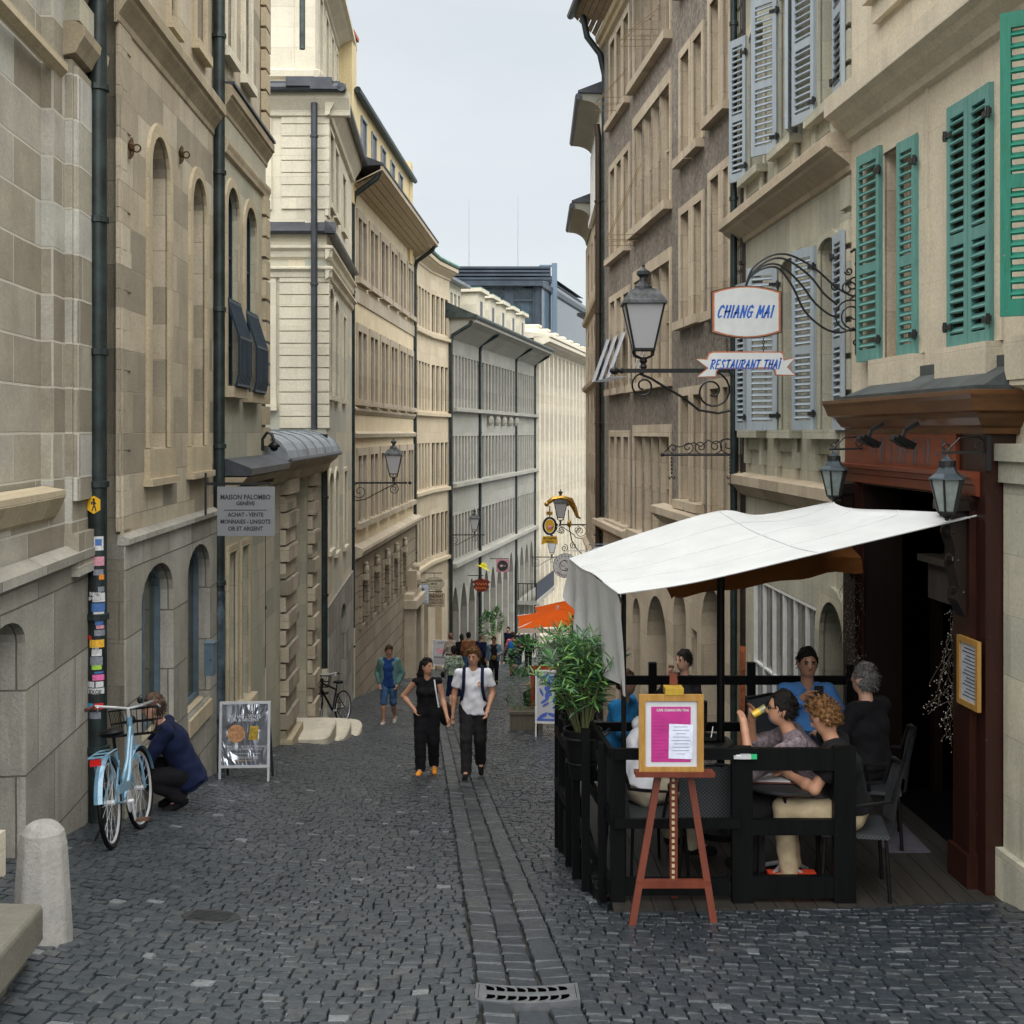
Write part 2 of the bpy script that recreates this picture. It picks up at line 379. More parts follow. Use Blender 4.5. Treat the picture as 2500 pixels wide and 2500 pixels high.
def lay():
    # setts laid in slightly bowed cross rows, denser joints near the camera
    A = [[], [], [], [], []]; y = 4.2
    while y < 66:
        rh = .104 if y < 24 else (.15 if y < 40 else .2)
        rw = .090 if y < 24 else (.14 if y < 40 else .22)
        for side in (0, 1):
            xa, xb = (xleft(y), xgut(y)+GUT[0]) if side == 0 else (xgut(y)+GUT[1], xright(y))
            xa, xb = (xa-.8, xb) if side == 0 else (xa, xb+.8)
            x = xa
            while x < xb-.04:
                w_ = rw*rng.uniform(.75, 1.35); w_ = min(w_, xb-x)
                if w_ < .04: break
                xm = x+w_/2; s = (xm-xgut(y))
                bow = .26*math.sin(s*1.25+.3)+.10*s if side == 0 else .14*math.cos(s*1.3)-.16*s
                an = math.atan(.26*1.25*math.cos(s*1.25+.3)+.10) if side == 0 else math.atan(-.18*math.sin(s*1.3)-.16)
                A[0].append(xm); A[1].append(y+bow+rng.normal(0, .006)); A[2].append(w_-.007); A[3].append(rh-.008); A[4].append(math.tan(an))
                x += w_
        y += rh
    a = [np.array(v) for v in A]; n = len(a[0])
    tint = np.clip(rng.beta(2.2, 2.6, n), 0, .93); tint[rng.random(n) < .013] = .985
    dxr = a[0]-np.array([xgut(v) for v in a[1]])
    wet = np.clip(np.where(dxr > 0, .80+.15*dxr, .42), 0, 1.1)
    stones('street_cobbles', a[0], a[1], a[2], a[3], rng.normal(0, .035, n), tint, wet, shear=a[4])
    # drain band: three lines of longer setts
    B = [[], [], [], [], [], []]; y = 4.2
    for k in range(3):
        y = 4.2+.05*k
        while y < 60:
            h_ = rng.uniform(.13, .24); xc = xgut(y)+GUT[0]+(GUT[1]-GUT[0])*(k+.5)/3
            B[0].append(xc); B[1].append(y+h_/2); B[2].append((GUT[1]-GUT[0])/3-.014); B[3].append(h_-.009); B[4].append(.07+rng.normal(0, .02)); B[5].append(1.25 if k == 1 else .72)
            y += h_
    b = [np.array(v) for v in B]; n = len(b[0])
    keep = ~((b[1] > 6.24) & (b[1] < 6.62))
    b = [v[keep] for v in b]; n = len(b[0])
    tint = np.clip(rng.beta(2.4, 2.6, n)*.8+.05, 0, .9)
    stones('gutter_paving', b[0], b[1], b[2], b[3], b[4], tint, b[5], rag=.08, zo=np.where(b[5] > 1, -.012, -.005))
lay()
# ------------------------------------------------------------------ facades
class Fac:
    """a vertical wall plane x = a + b*y from depth d0 to d1; k is the measured unit of the left side.
    side=+1: the street lies towards +x.  Coordinates: u along the wall (near to far), o out into the street, z up."""
    def __init__(s, a, b, d0, d1, side, k=1.):
        s.b = b; s.k = k; s.a = a*k; s.d0 = d0*k; s.d1 = d1*k; s.side = side
        s.A = Vector((s.a+b*s.d0, s.d0, 0)); s.B = Vector((s.a+b*s.d1, s.d1, 0))
        s.L = (s.B-s.A).length; s.dir = (s.B-s.A)/s.L
        n = Vector((s.dir.y, -s.dir.x, 0)); s.n = n if n.x*side > 0 else -n
    def d(s, px): return s.a/((px-CX)/F-s.b)
    def u(s, px): return (s.d(px)-s.d0)/s.dir.y
    def z(s, px, py): return (HY-py)/F*s.d(px)
    def T(s, u, o, z): p = s.A+s.dir*u+s.n*o; return (p.x, p.y, z)
    def mb(s, loc): return MB(s.T, loc)
    def pt(s, u, o, z): return Vector(s.T(u, o, z))
def arch_curve(u0, u1, zs, rise, n=8, point=False):
    """points of an arch from (u0,zs) to (u1,zs)"""
    c = (u0+u1)/2; h = (u1-u0)/2; out = []
    for i in range(n+1):
        t = i/n
        if point:
            x = u0+(u1-u0)*t; f = 1-abs(2*t-1); zz = zs+rise*(1-(1-f)**1.9)
        else:
            a = math.pi*(1-t); x = c+h*math.cos(a); zz = zs+rise*math.sin(a)
        out.append((x, zz))
    return out
def wall(f, root, loc, mat, ops, u0, u1, z0, z1, name='wall', o=0., thick=.45, ends=True, rm=None):
    """wall sheet with real openings; ops: dict(u0,u1,z0,z1,arch(rise),point,depth)"""
    mb = f.mb(loc)
    for op in ops:
        op.setdefault('rise', 0); op.setdefault('depth', .3); op.setdefault('point', False)
    us = sorted({u0, u1, *[min(max(x, u0), u1) for op in ops for x in (op['u0'], op['u1'])]})
    for a, b in zip(us, us[1:]):
        if b-a < 1e-5: continue
        cuts = sorted([(op['z0'], op['z1']) for op in ops if op['u0'] < (a+b)/2 < op['u1'] and op['z1'] > z0 and op['z0'] < z1])
        zz = z0
        for c0, c1 in cuts:
            if c0 > zz: mb.face([(a, o, zz), (b, o, zz), (b, o, c0), (a, o, c0)])
            zz = max(zz, c1)
        if zz < z1: mb.face([(a, o, zz), (b, o, zz), (b, o, z1), (a, o, z1)])
    if rm: mb.cur = 1
    for op in ops:
        a, b, c0, c1, dp = op['u0'], op['u1'], op['z0'], op['z1'], op['depth']
        if op.get('flush'): continue
        spring = c1-op['rise']
        mb.face([(a, o, c0), (a, o-dp, c0), (a, o-dp, spring), (a, o, spring)]); mb.face([(b, o, c0), (b, o, spring), (b, o-dp, spring), (b, o-dp, c0)])
        mb.face([(a, o, c0), (b, o, c0), (b, o-dp, c0), (a, o-dp, c0)])
        if op['rise'] > 0:
            cv = arch_curve(a, b, spring, op['rise'], 10, op['point'])
            for p, q in zip(cv, cv[1:]):
                mb.cur = 0; mb.face([(p[0], o, p[1]), (q[0], o, q[1]), (q[0], o, c1), (p[0], o, c1)]); mb.cur = 1 if rm else 0
                mb.face([(p[0], o, p[1]), (p[0], o-dp, p[1]), (q[0], o-dp, q[1]), (q[0], o, q[1])])
        else: mb.face([(a, o, c1), (a, o-dp, c1), (b, o-dp, c1), (b, o, c1)])
    mb.cur = 0
    if ends:
        for uu in (u0, u1): mb.face([(uu, o, z0), (uu, o-thick, z0), (uu, o-thick, z1), (uu, o, z1)])
        mb.face([(u0, o, z1), (u1, o, z1), (u1, o-thick, z1), (u0, o-thick, z1)])
    return mb.build(name, [mat, rm] if rm else mat, root)
def carcass(f, root, loc, mat, u0, u1, z0, z1, back=6., o=-.5, name='rear_walls'):
    mb = f.mb(loc); mb.box((u0, o-back, z0), (u1, o, z1)); return mb.build(name, mat, root)
def window(f, root, loc, op, frame_m, glass_m, o=0., set_=None, nx=2, nz=3, fw=.05, name='window', surround=None, sm=None, sill=None, simple=False):
    """joinery set in the opening: frame + glazing bars mesh, pane child, stone surround and sill children"""
    a, b, c0, c1, dp, rise = op['u0'], op['u1'], op['z0'], op['z1'], op['depth'], op['rise']
    y = o-(set_ if set_ is not None else dp)+.002
    spring = c1-rise
    outline = [(a, c0), (b, c0)]+( [(x, z) for x, z in arch_curve(a, b, spring, rise, 10, op['point'])][::-1] if rise else [(b, c1), (a, c1)])
    if simple:
        mb = f.mb(loc); mb.face([(x, y, z) for x, z in outline]); return mb.build(name, glass_m, root)
    mb = f.mb(loc)
    m = len(outline); cu = (a+b)/2; cz = (c0+c1)/2
    def inset(p): 
        return (min(max(p[0], a+fw), b-fw), min(max(p[1]-(fw if p[1] > spring+1e-4 else 0), c0+fw), c1-fw))
    inn = [inset(p) for p in outline]
    for i in range(m):
        p, q, r_, t = outline[i], outline[(i+1) % m], inn[(i+1) % m], inn[i]
        mb.face([(p[0], y+.06, p[1]), (q[0], y+.06, q[1]), (r_[0], y+.06, r_[1]), (t[0], y+.06, t[1])])
        mb.face([(t[0], y+.06, t[1]), (r_[0], y+.06, r_[1]), (r_[0], y+.01, r_[1]), (t[0], y+.01, t[1])])
    for i in range(1, nx):
        x = a+(b-a)*i/nx; top = c1-fw if abs(x-cu) < .05 or not rise else spring
        mb.box((x-fw*.5, y+.01, c0+fw), (x+fw*.5, y+.055, top))
    for i in range(1, nz):
        z = c0+(spring-c0)*i/nz; mb.box((a+fw, y+.01, z-fw*.35), (b-fw, y+.05, z+fw*.35))
    w_ = mb.build(name, frame_m, root)
    g = f.mb(loc); g.face([(x, y+.012, z) for x, z in outline]); g.build('pane', glass_m, w_)
    if surround:
        sw, pr = surround; s = f.mb(loc)
        out = [(a-sw, c0), (b+sw, c0)]
        if rise: ol = arch_curve(a-sw, b+sw, spring, rise+sw, 10, op['point'])[::-1]
        else: ol = [(b+sw, c1+sw), (a-sw, c1+sw)]
        il = [(x, z) for x, z in (arch_curve(a, b, spring, rise, 10, op['point'])[::-1] if rise else [(b, c1), (a, c1)])]
        O = [(b+sw, c0)]+ol+[(a-sw, c0)]; I = [(b, c0)]+il+[(a, c0)]
        for i in range(len(O)-1):
            p, q, r_, t = O[i], O[i+1], I[i+1], I[i]
            s.face([(p[0], o+pr, p[1]), (q[0], o+pr, q[1]), (r_[0], o+pr, r_[1]), (t[0], o+pr, t[1])])
            s.face([(p[0], o+pr, p[1]), (p[0], o, p[1]), (q[0], o, q[1]), (q[0], o+pr, q[1])])
            s.face([(t[0], o+pr, t[1]), (r_[0], o+pr, r_[1]), (r_[0], o-.02, r_[1]), (t[0], o-.02, t[1])])
        s.build('surround', sm, w_)
    if sill:
        sh, so_, sx = sill; s = f.mb(loc); s.box((a-sx, o-.04, c0-sh), (b+sx, o+so_, c0-.003)); s.build('sill', sm, w_)
    return w_
def moulding(f, root, loc, mat, u0, u1, prof, name='cornice', o=0.):
    """profile list (out, z) extruded along the wall, end caps closed"""
    mb = f.mb(loc); pr = [(o+p[0], p[1]) for p in prof]
    for p, q in zip(pr, pr[1:]): mb.face([(u0, p[0], p[1]), (u1, p[0], p[1]), (u1, q[0], q[1]), (u0, q[0], q[1])])
    for uu in (u0, u1): mb.face([(uu, o-.02, pr[0][1])]+[(uu, p[0], p[1]) for p in pr]+[(uu, o-.02, pr[-1][1])])
    return mb.build(name, mat, root)
def cornice_prof(z, h, out):
    return [(0, z), (out*.12, z+h*.05), (out*.15, z+h*.2), (out*.45, z+h*.38), (out*.72, z+h*.52), (out*.78, z+h*.6), (out, z+h*.66), (out, z+h*.93), (out*.9, z+h), (0, z+h*1.08)]
def drainpipe(label, pts, r, mat, group='downpipes on the facades', name='drainpipe', collars=(), lower=None, lm=None):
    """vertical rain pipe along world points, collars as parts"""
    base = Vector(pts[-1]); t = thing(name, label, 'downpipe', base, group=group)
    mb = MB(off=base); mb.tube(pts, r, 12); mb.build('pipe', mat, t, smooth=True)
    for c in collars:
        m2 = MB(off=base); x, y = c[0], c[1]
        m2.lathe([(r*1.0, c[2]-.03), (r*1.25, c[2]-.025), (r*1.25, c[2]+.025), (r, c[2]+.03)], 12, (x, y, 0)); m2.build('collar', mat, t)
    if lower:
        m2 = MB(off=base); m2.tube([(base.x, base.y, base.z-.1), (base.x, base.y, base.z+lower)], r*1.08, 12); m2.build('boot', lm or mat, t, smooth=True)
    return t
def ladder(x, y, z0, z1, step):
    out = []; z = z0
    while z < z1: out.append((x, y, z)); z += step
    return out
LK = .88
S_cream = stone('stone_cream', (.43,.36,.25), (.55,.48,.35), (.34,.30,.23), .9, .36, .006, .5)
S_creamA = stone('stone_near', (.225,.20,.155), (.44,.435,.40), (.56,.54,.47), .95, .37, .011, .85, .55, cc=(.335,.31,.25), streak=.25)
S_base = stone('stone_rough_base', (.24,.23,.20), (.38,.37,.335), (.07,.06,.045), 1.05, .62, .007, .9, .6, cc=(.305,.29,.25), bump=1.2, streak=.6)
S_B = stone('stone_mottled', (.225,.205,.16), (.47,.42,.33), (.24,.21,.16), .62, .38, .006, .7, .6, cc=(.385,.33,.245), streak=.35)
S_trim = stone('stone_trim', (.38,.32,.22), (.47,.40,.28), (.28,.24,.18), 1.1, .5, .004, .5, .5, streak=.35)
S_cornice = stone('stone_cornice', (.30,.25,.17), (.40,.34,.25), (.2,.17,.12), .9, 3.0, .006, .8, .6, streak=.85)
S_C = stone('stone_grey_green', (.31,.31,.25), (.45,.42,.32), (.28,.26,.2), .8, .4, .005, .5, .5, streak=.3)
S_E = stone('stone_pale', (.54,.50,.40), (.64,.60,.48), (.5,.46,.36), 1.0, .45, .005, .35, .5, streak=.15)
S_E2 = stone('stone_pale_grey', (.40,.42,.36), (.60,.54,.41), (.5,.46,.36), 1.1, .5, .005, .4, .5, streak=.2)
S_F = stone('render_cream', (.60,.51,.35), (.64,.55,.385), (.55,.47,.33), 3, 2.1, .003, .5, .1, streak=.35)
S_Ft = stone('trim_brownish', (.38,.325,.245), (.47,.41,.32), (.25,.2,.15), 1.6, .8, .004, .6, .4, streak=.5)
S_Fg = stone('rusticated', (.27,.225,.165), (.34,.29,.215), (.09,.075,.055), 1.3, .44, .016, .5, .9, streak=.7)
S_G = stone('stone_buff', (.50,.42,.30), (.58,.50,.37), (.36,.3,.21), 1.2, .45, .004, .4, .3, streak=.4)
S_H = stone('stone_grey_far', (.29,.285,.25), (.36,.35,.31), (.22,.22,.19), 1.4, .5, .005, .4, .4, streak=.4)
S_I = stone('stone_light_far', (.58,.53,.43), (.66,.61,.50), (.6,.55,.45), 1.6, .6, .004, .4, .3, streak=.25)
S_brown = stone('roughcast_brown', (.175,.15,.125), (.245,.21,.175), (.2,.17,.14), 2.5, 2.5, .002, 1., .1, bump=1.6, streak=.8, soil=(.03,.03,.03), grain=1., gs=11, gl=.38, gh=1.55)
S_btrim = stone('trim_sand', (.39,.32,.235), (.50,.42,.315), (.22,.18,.13), .9, .55, .005, .6, .5, streak=.4)
S_M = stone('stone_greygreen_r', (.42,.41,.33), (.52,.48,.37), (.3,.29,.23), 1.2, .42, .004, .6, .4, cc=(.37,.36,.29), streak=.55)
S_Lw = stone('render_ivory', (.50,.45,.35), (.58,.51,.40), (.40,.36,.28), 1.4, .62, .004, .5, .35, streak=.3)
S_soft = stone('stone_plainface', (.50,.46,.37), (.56,.51,.41), (.3,.27,.2), 1.1, .4, .004, .5, .3, streak=.4)

# ================= LEFT: building A, the near ashlar wall
def root_of(f, name, label, cat='building', group=None):
    p = f.pt(0, 0, gz(f.A.x, f.A.y)); return thing(name, label, cat, p, group=group), p
fA = Fac(-3.155, -.09, 5.0, 12.45, 1, LK)
tA, lA = root_of(fA, 'stone_house', 'tall grey ashlar building nearest on the left, with a pilaster')
zpl = -1.14*LK-.12*LK     # top of rough plinth
u = fA.u; zA = fA.z
ztop = 6.5
dk = dict(u0=u(-60), u1=u(42), z0=-4.2, z1=zA(20, 1512), rise=.2, depth=.5)
wall(fA, tA, lA, S_base, [dk], 0, fA.L, -5.2, zA(90, 1375), 'plinth', .06)
window(fA, tA, lA, dk, M_interior, M_dark_glass, .06, simple=True, name='dark_opening')
pan = dict(u0=-0.0, u1=u(131), z0=zA(0, 1217), z1=9., depth=.10)
wall(fA, tA, lA, S_creamA, [pan], 0, fA.L, zA(90, 1375), 9., 'wall', 0)
b = fA.mb(lA); b.face([(0, -.10, pan['z0']), (pan['u1'], -.10, pan['z0']), (pan['u1'], -.10, 9), (0, -.10, 9)]); b.build('ashlar_panel', S_creamA, tA)
moulding(fA, tA, lA, S_trim, 0, u(131)-.02, [(0, zA(0, 1230)-.20), (.03, zA(0, 1230)-.17), (.10, zA(0, 1230)-.02), (.10, zA(0, 1217)), (-.08, zA(0, 1217)+.03)], 'panel_sill')
moulding(fA, tA, lA, S_base, 0, fA.L, [(.06, zA(90, 1380)-.10), (.13, zA(90, 1380)-.05), (.13, zA(90, 1380)+.02), (.02, zA(90, 1380)+.08)], 'plinth_cap')
# pilaster with moulded edges, capital
pu0, pu1 = u(158), u(213)
b = fA.mb(lA)
b.box((pu0, -.02, zA(200, 1290)), (pu1, .06, zA(200, 190))); b.box((pu0+.10, .06, zA(200, 1215)), (pu1-.12, .10, zA(200, 205)))
b.tube([(pu0+.05, .07, zA(200, 1215)), (pu0+.05, .07, zA(200, 205))], .035, 8); b.tube([(pu1-.06, .07, zA(200, 1215)), (pu1-.06, .07, zA(200, 205))], .035, 8)
b.box((pu0-.02, -.02, zA(200, 1390)), (pu1-.02, .12, zA(200, 1290)))
b.build('pilaster', S_creamA, tA)
moulding(fA, tA, lA, S_cornice, pu0-.05, pu1+.05, [(0, zA(200, 185)), (.10, zA(200, 178)), (.13, zA(200, 160)), (.17, zA(200, 140)), (.18, zA(200, 120)), (.10, zA(200, 105))], 'capital')
b = fA.mb(lA); b.box((pu0, -.02, zA(200, 100)), (pu1, .12, zA(200, 40))); b.build('frieze_block', S_C, tA)
moulding(fA, tA, lA, S_cornice, pu0-.5, fA.L, cornice_prof(zA(200, 42), .42, .22), 'cornice')
moulding(fA, tA, lA, S_trim, 0, u(151), [(-.02, zA(75, 95)-.06), (.05, zA(75, 95)), (.05, zA(75, 95)+.06), (-.02, zA(75, 95)+.09)], 'string_course')
carcass(fA, tA, lA, S_creamA, 0, fA.L, -5, 9.0)

# ================= building B, arched niches
fB = Fac(-3.516, -.04, 12.6, 17.40, 1, LK)
tB, lB = root_of(fB, 'stone_house', 'beige building with two tall blind arches and arched shopfronts, left of the silver poster stand')
u = fB.u; k = LK
zc0, zc1 = 4.05*k, 4.62*k
n1 = dict(u0=u(364), u1=u(408), z0=-.18*k, z1=3.40*k, rise=.36, depth=.22)
n2 = dict(u0=u(465), u1=u(499), z0=-.18*k, z1=3.36*k, rise=.36, depth=.22)
g1 = dict(u0=u(333), u1=u(412), z0=-3.42*k, z1=-1.49*k, rise=.34, depth=.42)
g2 = dict(u0=u(447), u1=u(503), z0=-3.62*k, z1=-1.47*k, rise=.34, depth=.42)
zl = -1.13*k
wall(fB, tB, lB, S_base, [g1, g2], 0, fB.L, -5.6, zl, 'ground_floor_wall', .05)
wall(fB, tB, lB, S_B, [n1, n2], 0, fB.L, zl, zc0+.2, 'wall', 0)
for n_ in (n1, n2):
    w_ = window(fB, tB, lB, n_, S_B, S_B, 0, simple=True, name='blind_arch')
    s = dict(n_); 
    window(fB, w_, lB, s, S_trim, S_B, 0, nx=1, nz=1, fw=.02, surround=(.13, .035), sm=S_trim, name='arch_trim')
    b = fB.mb(lB); a0, a1 = n_['u0']-.18, n_['u1']+.18
    b.box((a0, -.02, -.52*k), (a1, .055, -.19*k)); b.box((a0-.03, -.02, -.60*k), (a1+.03, .09, -.52*k)); b.build('apron', S_trim, w_)
M_shopglass = glass('shop_glass', (.055, .06, .035), .08, .1)
for g_ in (g1, g2): window(fB, tB, lB, g_, M_bluegrey, M_shopglass, .05, set_=.20, nx=2, nz=1, fw=.07, name='shop_window')
for g_ in (g1, g2): b = fB.mb(lB); b.prism([(.08, g_['z0']-.02), (-.17, g_['z0']+.03), (-.17, g_['z0']-.2), (.08, g_['z0']-.2)], g_['u0']+.01, g_['u1']-.01, 'x'); b.build('window_ledge', S_trim, tB)
moulding(fB, tB, lB, S_base, -.01, fB.L, [(.05, zl-.03), (.09, zl-.02), (.09, zl+.03), (0, zl+.07)], 'ledge')
b = fB.mb(lB); z = zl+.1; i = 0
while z < zc0:
    b.box((-.06, -.02, z), (.20 if i % 2 else .34, .012, z+.36)); z += .365; i += 1
b.build('corner_stones', S_B, tB)
moulding(fB, tB, lB, S_cornice, -.12, fB.L-.02, cornice_prof(zc0+.1, zc1-zc0-.1, .15), 'cornice')
up1 = dict(u0=u(415), u1=u(428), z0=4.95*k, z1=7.5*k, depth=.25); up2 = dict(u0=u(478), u1=u(500), z0=5.15*k, z1=8*k, depth=.25); 
wall(fB, tB, lB, S_B, [up1, up2], 0, fB.L, zc1, 9., 'upper_wall', -.02)
for q_ in (up1, up2): window(fB, tB, lB, q_, S_trim, S_B, -.02, nx=1, nz=1, fw=.03, surround=(.10, .04), sm=S_trim, sill=(.12, .09, .14))
b = fB.mb(lB); b.face([(0, .05, -5.6), (0, -.45, -5.6), (0, -.45, 9), (0, .0, 9)]); b.build('side_return', S_B, tB)
carcass(fB, tB, lB, S_B, 0, fB.L, -5.6, 9.)
M_rust = plain('rusty_iron', (.09, .05, .02), .8, .2, .3, .4, 20)
for px, py in ((313, 362), (437, 378)):
    q = fB.pt(u(px), .0, fB.z(px, py)); t = thing('wall_ring', 'rusty iron ring on a scroll plate, '+('left of the first tall blind arch' if px < 400 else 'between the two tall blind arches'), 'wall ring', q, group='iron rings high on the beige wall')
    pl = MB()
    pl.tube([(.02, -.02, -.10), (.03, .0, -.06), (.03, .02, -.02), (.03, 0, 0), (.03, -.02, .03), (.03, 0, .07), (.03, .01, .10)], [.01, .02, .025, .03, .025, .02, .008], 6); pl.build('plate', M_rust, t)
    rg = MB(); rg.tube([(.05+.035*math.cos(a)+.03, 0, .035*math.sin(a)) for a in np.linspace(0, 6.28, 13)[:-1]], .008, 6, closed=True); rg.build('ring', M_rust, t)

# ================= building C, blue bellied window grilles
fC = Fac(-3.568, -.03, 17.40, 20.92, 1, LK)
tC, lC = root_of(fC, 'stone_house', 'grey-green stone building with dark blue bellied window grilles and corner quoins')
u = fC.u
c1 = dict(u0=u(552), u1=u(580), z0=.66*k, z1=3.58*k, rise=.3, depth=.13); c2 = dict(u0=u(597), u1=u(623), z0=.62*k, z1=3.55*k, rise=.3, depth=.13)
l1 = dict(u0=u(556), u1=u(574), z0=-4.0*k, z1=-1.75*k, depth=.14); l2 = dict(u0=u(588), u1=u(606), z0=-4.1*k, z1=-1.75*k, depth=.14)
wall(fC, tC, lC, S_C, [c1, c2, l1, l2], 0, fC.L, -5.9, 4.95*k, 'wall', 0)
for c_ in (c1, c2):
    window(fC, tC, lC, c_, M_blueiron, M_dark_glass, 0, nx=2, nz=4, fw=.05, surround=(.12, .03), sm=S_trim, sill=(.14, .12, .13))
for c_ in (l1, l2): window(fC, tC, lC, c_, M_bluegrey, M_dark_glass, 0, nx=1, nz=3, surround=(.09, .03), sm=S_trim, sill=(.14, .12, .12))
for i, c_ in enumerate((c1, c2)):
    q = fC.pt((c_['u0']+c_['u1'])/2, 0, c_['z0']); t = thing('window_grille', 'dark blue bellied iron grille on the '+('nearer' if i == 0 else 'farther')+' arched window beside the quoins', 'window grille', q, group='bellied grilles on the near upper windows')
    prof = [(.02, 1.12), (.03, 1.08), (.05, 1.0), (.12, .78), (.17, .62), (.17, .15), (.14, .02), (.08, -.04), (0, -.05)]
    b = fC.mb(q); n = 9
    for j in range(n+1):
        uu = c_['u0']-.02+(c_['u1']-c_['u0']+.04)*j/n
        for p_, r_ in zip(prof, prof[1:]): b.bar((uu, p_[0], c_['z0']+p_[1]), (uu, r_[0], c_['z0']+r_[1]), .022, .03)
    b.build('bars', M_blueiron, t)
    b = fC.mb(q)
    for p_ in (prof[1], prof[4], prof[6]): b.bar((c_['u0']-.04, p_[0], c_['z0']+p_[1]), (c_['u1']+.04, p_[0], c_['z0']+p_[1]), .03, .03)
    b.build('rails', M_blueiron, t)
moulding(fC, tC, lC, S_cornice, 0, fC.L+.09, cornice_prof(4.52*k, .4*k, .12), 'cornice')
b = fC.mb(lC); b.box((0, -.05, 4.93*k), (fC.L+.10, .14, 4.97*k)); b.build('cornice_flashing', M_zinc_dark, tC)
moulding(fC, tC, lC, S_trim, 0, fC.L+.08, [(0, 3.95*k), (.04, 3.97*k), (.05, 4.03*k), (.06, 4.06*k), (.07, 4.1*k), (.07, 4.15*k), (0, 4.2*k)], 'string_course')
moulding(fC, tC, lC, S_trim, 0, fC.L, [(0, -.95*k), (.10, -.93*k), (.12, -.85*k), (0, -.8*k)], 'lower_string')
b = fC.mb(lC); z = -.2; i = 0
while z < 4.0*k:
    b.box((fC.L-(.34 if i % 2 else .30), -.02, z), (fC.L+.07, .06, z+.27)); z += .31; i += 1
z = 5.05*k
while z < 9: b.box((fC.L-.3, -.02, z), (fC.L+.07, .06, z+.27)); z += .31
b.build('quoins', S_trim, tC)
uc1 = dict(u0=u(553), u1=u(570), z0=5.5*k, z1=8.8, depth=.25); uc2 = dict(u0=u(597), u1=u(612), z0=5.5*k, z1=8.8, depth=.25)
wall(fC, tC, lC, S_B, [uc1, uc2], 0, fC.L, 4.97*k, 9., 'upper_wall', -.03)
for c_ in (uc1, uc2): window(fC, tC, lC, c_, S_trim, S_B, -.03, nx=1, nz=1, fw=.02, surround=(.12, .05), sm=S_E, sill=(.12, .1, .15))
mz = fC.mb(lC); mz.prism([(0, -.62*k), (.34, -.62*k), (.36, -.52*k), (.05, -.38*k), (0, -.38*k)], -.0, fC.L+.1, 'x'); mz.build('zinc_ledge', M_zinc_dark, tC)
mz = fC.mb(lC); mz.prism([(0, -.8*k), (.2, -.76*k), (.3, -.64*k), (0, -.64*k)], 0, fC.L+.02, 'x'); mz.build('ledge_stone', S_cornice, tC)
b = fC.mb(lC); b.box((0, -6, -6), (fC.L, -.48, 9)); b.face([(fC.L, 0, -1.), (fC.L, -.48, -1.), (fC.L, -.48, 9), (fC.L, 0, 9)]); b.build('rear_walls', S_C, tC)

# ================= gate wall D with curved zinc roof
fD = Fac(-3.568, -.03, 20.92, 28.9, 1, LK)
tD, lD = root_of(fD, 'courtyard_gate', 'low stone gate wall with banded pillars and curved zinc roof between the taller houses', 'gateway')
u = fD.u; zt = -.55*k
door = dict(u0=u(716), u1=u(747), z0=-6.5, z1=fD.z(733, 1148), rise=.5, depth=.75)
lw1 = dict(u0=u(655), u1=u(662), z0=-4.4, z1=-1.5, depth=.3)
wall(fD, tD, lD, S_C, [door], 0, fD.L, -7.0, zt, 'wall', 0, .9)
window(fD, tD, lD, door, M_black_wood, M_black_wood, 0, nx=1, nz=3, fw=.1, name='door')
for a_, c_ in ((684, 711), (751, 764)):
    b = fD.mb(lD); z = -5.6; i = 0
    while z < zt-.3:
        b.box((u(a_), -.02, z), (u(c_), .14 if i % 2 else .09, z+.24)); z += .27; i += 1
    b.build('banded_pillar', S_B, tD)
b = fD.mb(lD); b.box((u(684)-.03, -.02, -6.5), (u(711)+.04, .20, -4.95)); b.build('pillar_base', S_trim, tD); b = fD.mb(lD); b.box((u(750)-.03, -.02, -7), (u(766)+.04, .20, -5.6)); b.build('pillar_base', S_trim, tD)
moulding(fD, tD, lD, S_cornice, 0, fD.L, [(0, zt-.35), (.1, zt-.3), (.15, zt-.15), (.3, zt-.03), (.3, zt+.05), (0, zt+.05)], 'cornice')
b = fD.mb(lD); ua, ub = u(656), fD.L+.3
cv = [(.30, zt+.06), (.26, zt+.20), (.17, zt+.32), (.02, zt+.42), (-.3, zt+.50), (-.8, zt+.52), (-1.4, zt+.40)]
for p_, q_ in zip(cv, cv[1:]):
    for i in range(6):
        x0 = ua+(ub-ua)*i/6; x1 = ua+(ub-ua)*(i+1)/6-.015
        b.face([(x0, p_[0], p_[1]), (x1, p_[0], p_[1]), (x1, q_[0], q_[1]), (x0, q_[0], q_[1])])
for i in range(7):
    x0 = ua+(ub-ua)*i/6-.01
    for p_, q_ in zip(cv, cv[1:]): b.bar((x0, p_[0], p_[1]), (x0, q_[0], q_[1]), .03, .04)
b.face([(ua, c[0], c[1]-.01) for c in cv]+[(ua, -1.4, zt), (ua, .30, zt)]); b.face([(ub, c[0], c[1]-.01) for c in cv]+[(ub, -1.4, zt), (ub, .30, zt)])
b.build('zinc_roof', M_zinc, tD)
b = fD.mb(lD); b.tube([(ua, .32, zt+.05), (ub, .32, zt+.05)], .04, 6); b.build('gutter', M_zinc_dark, tD)
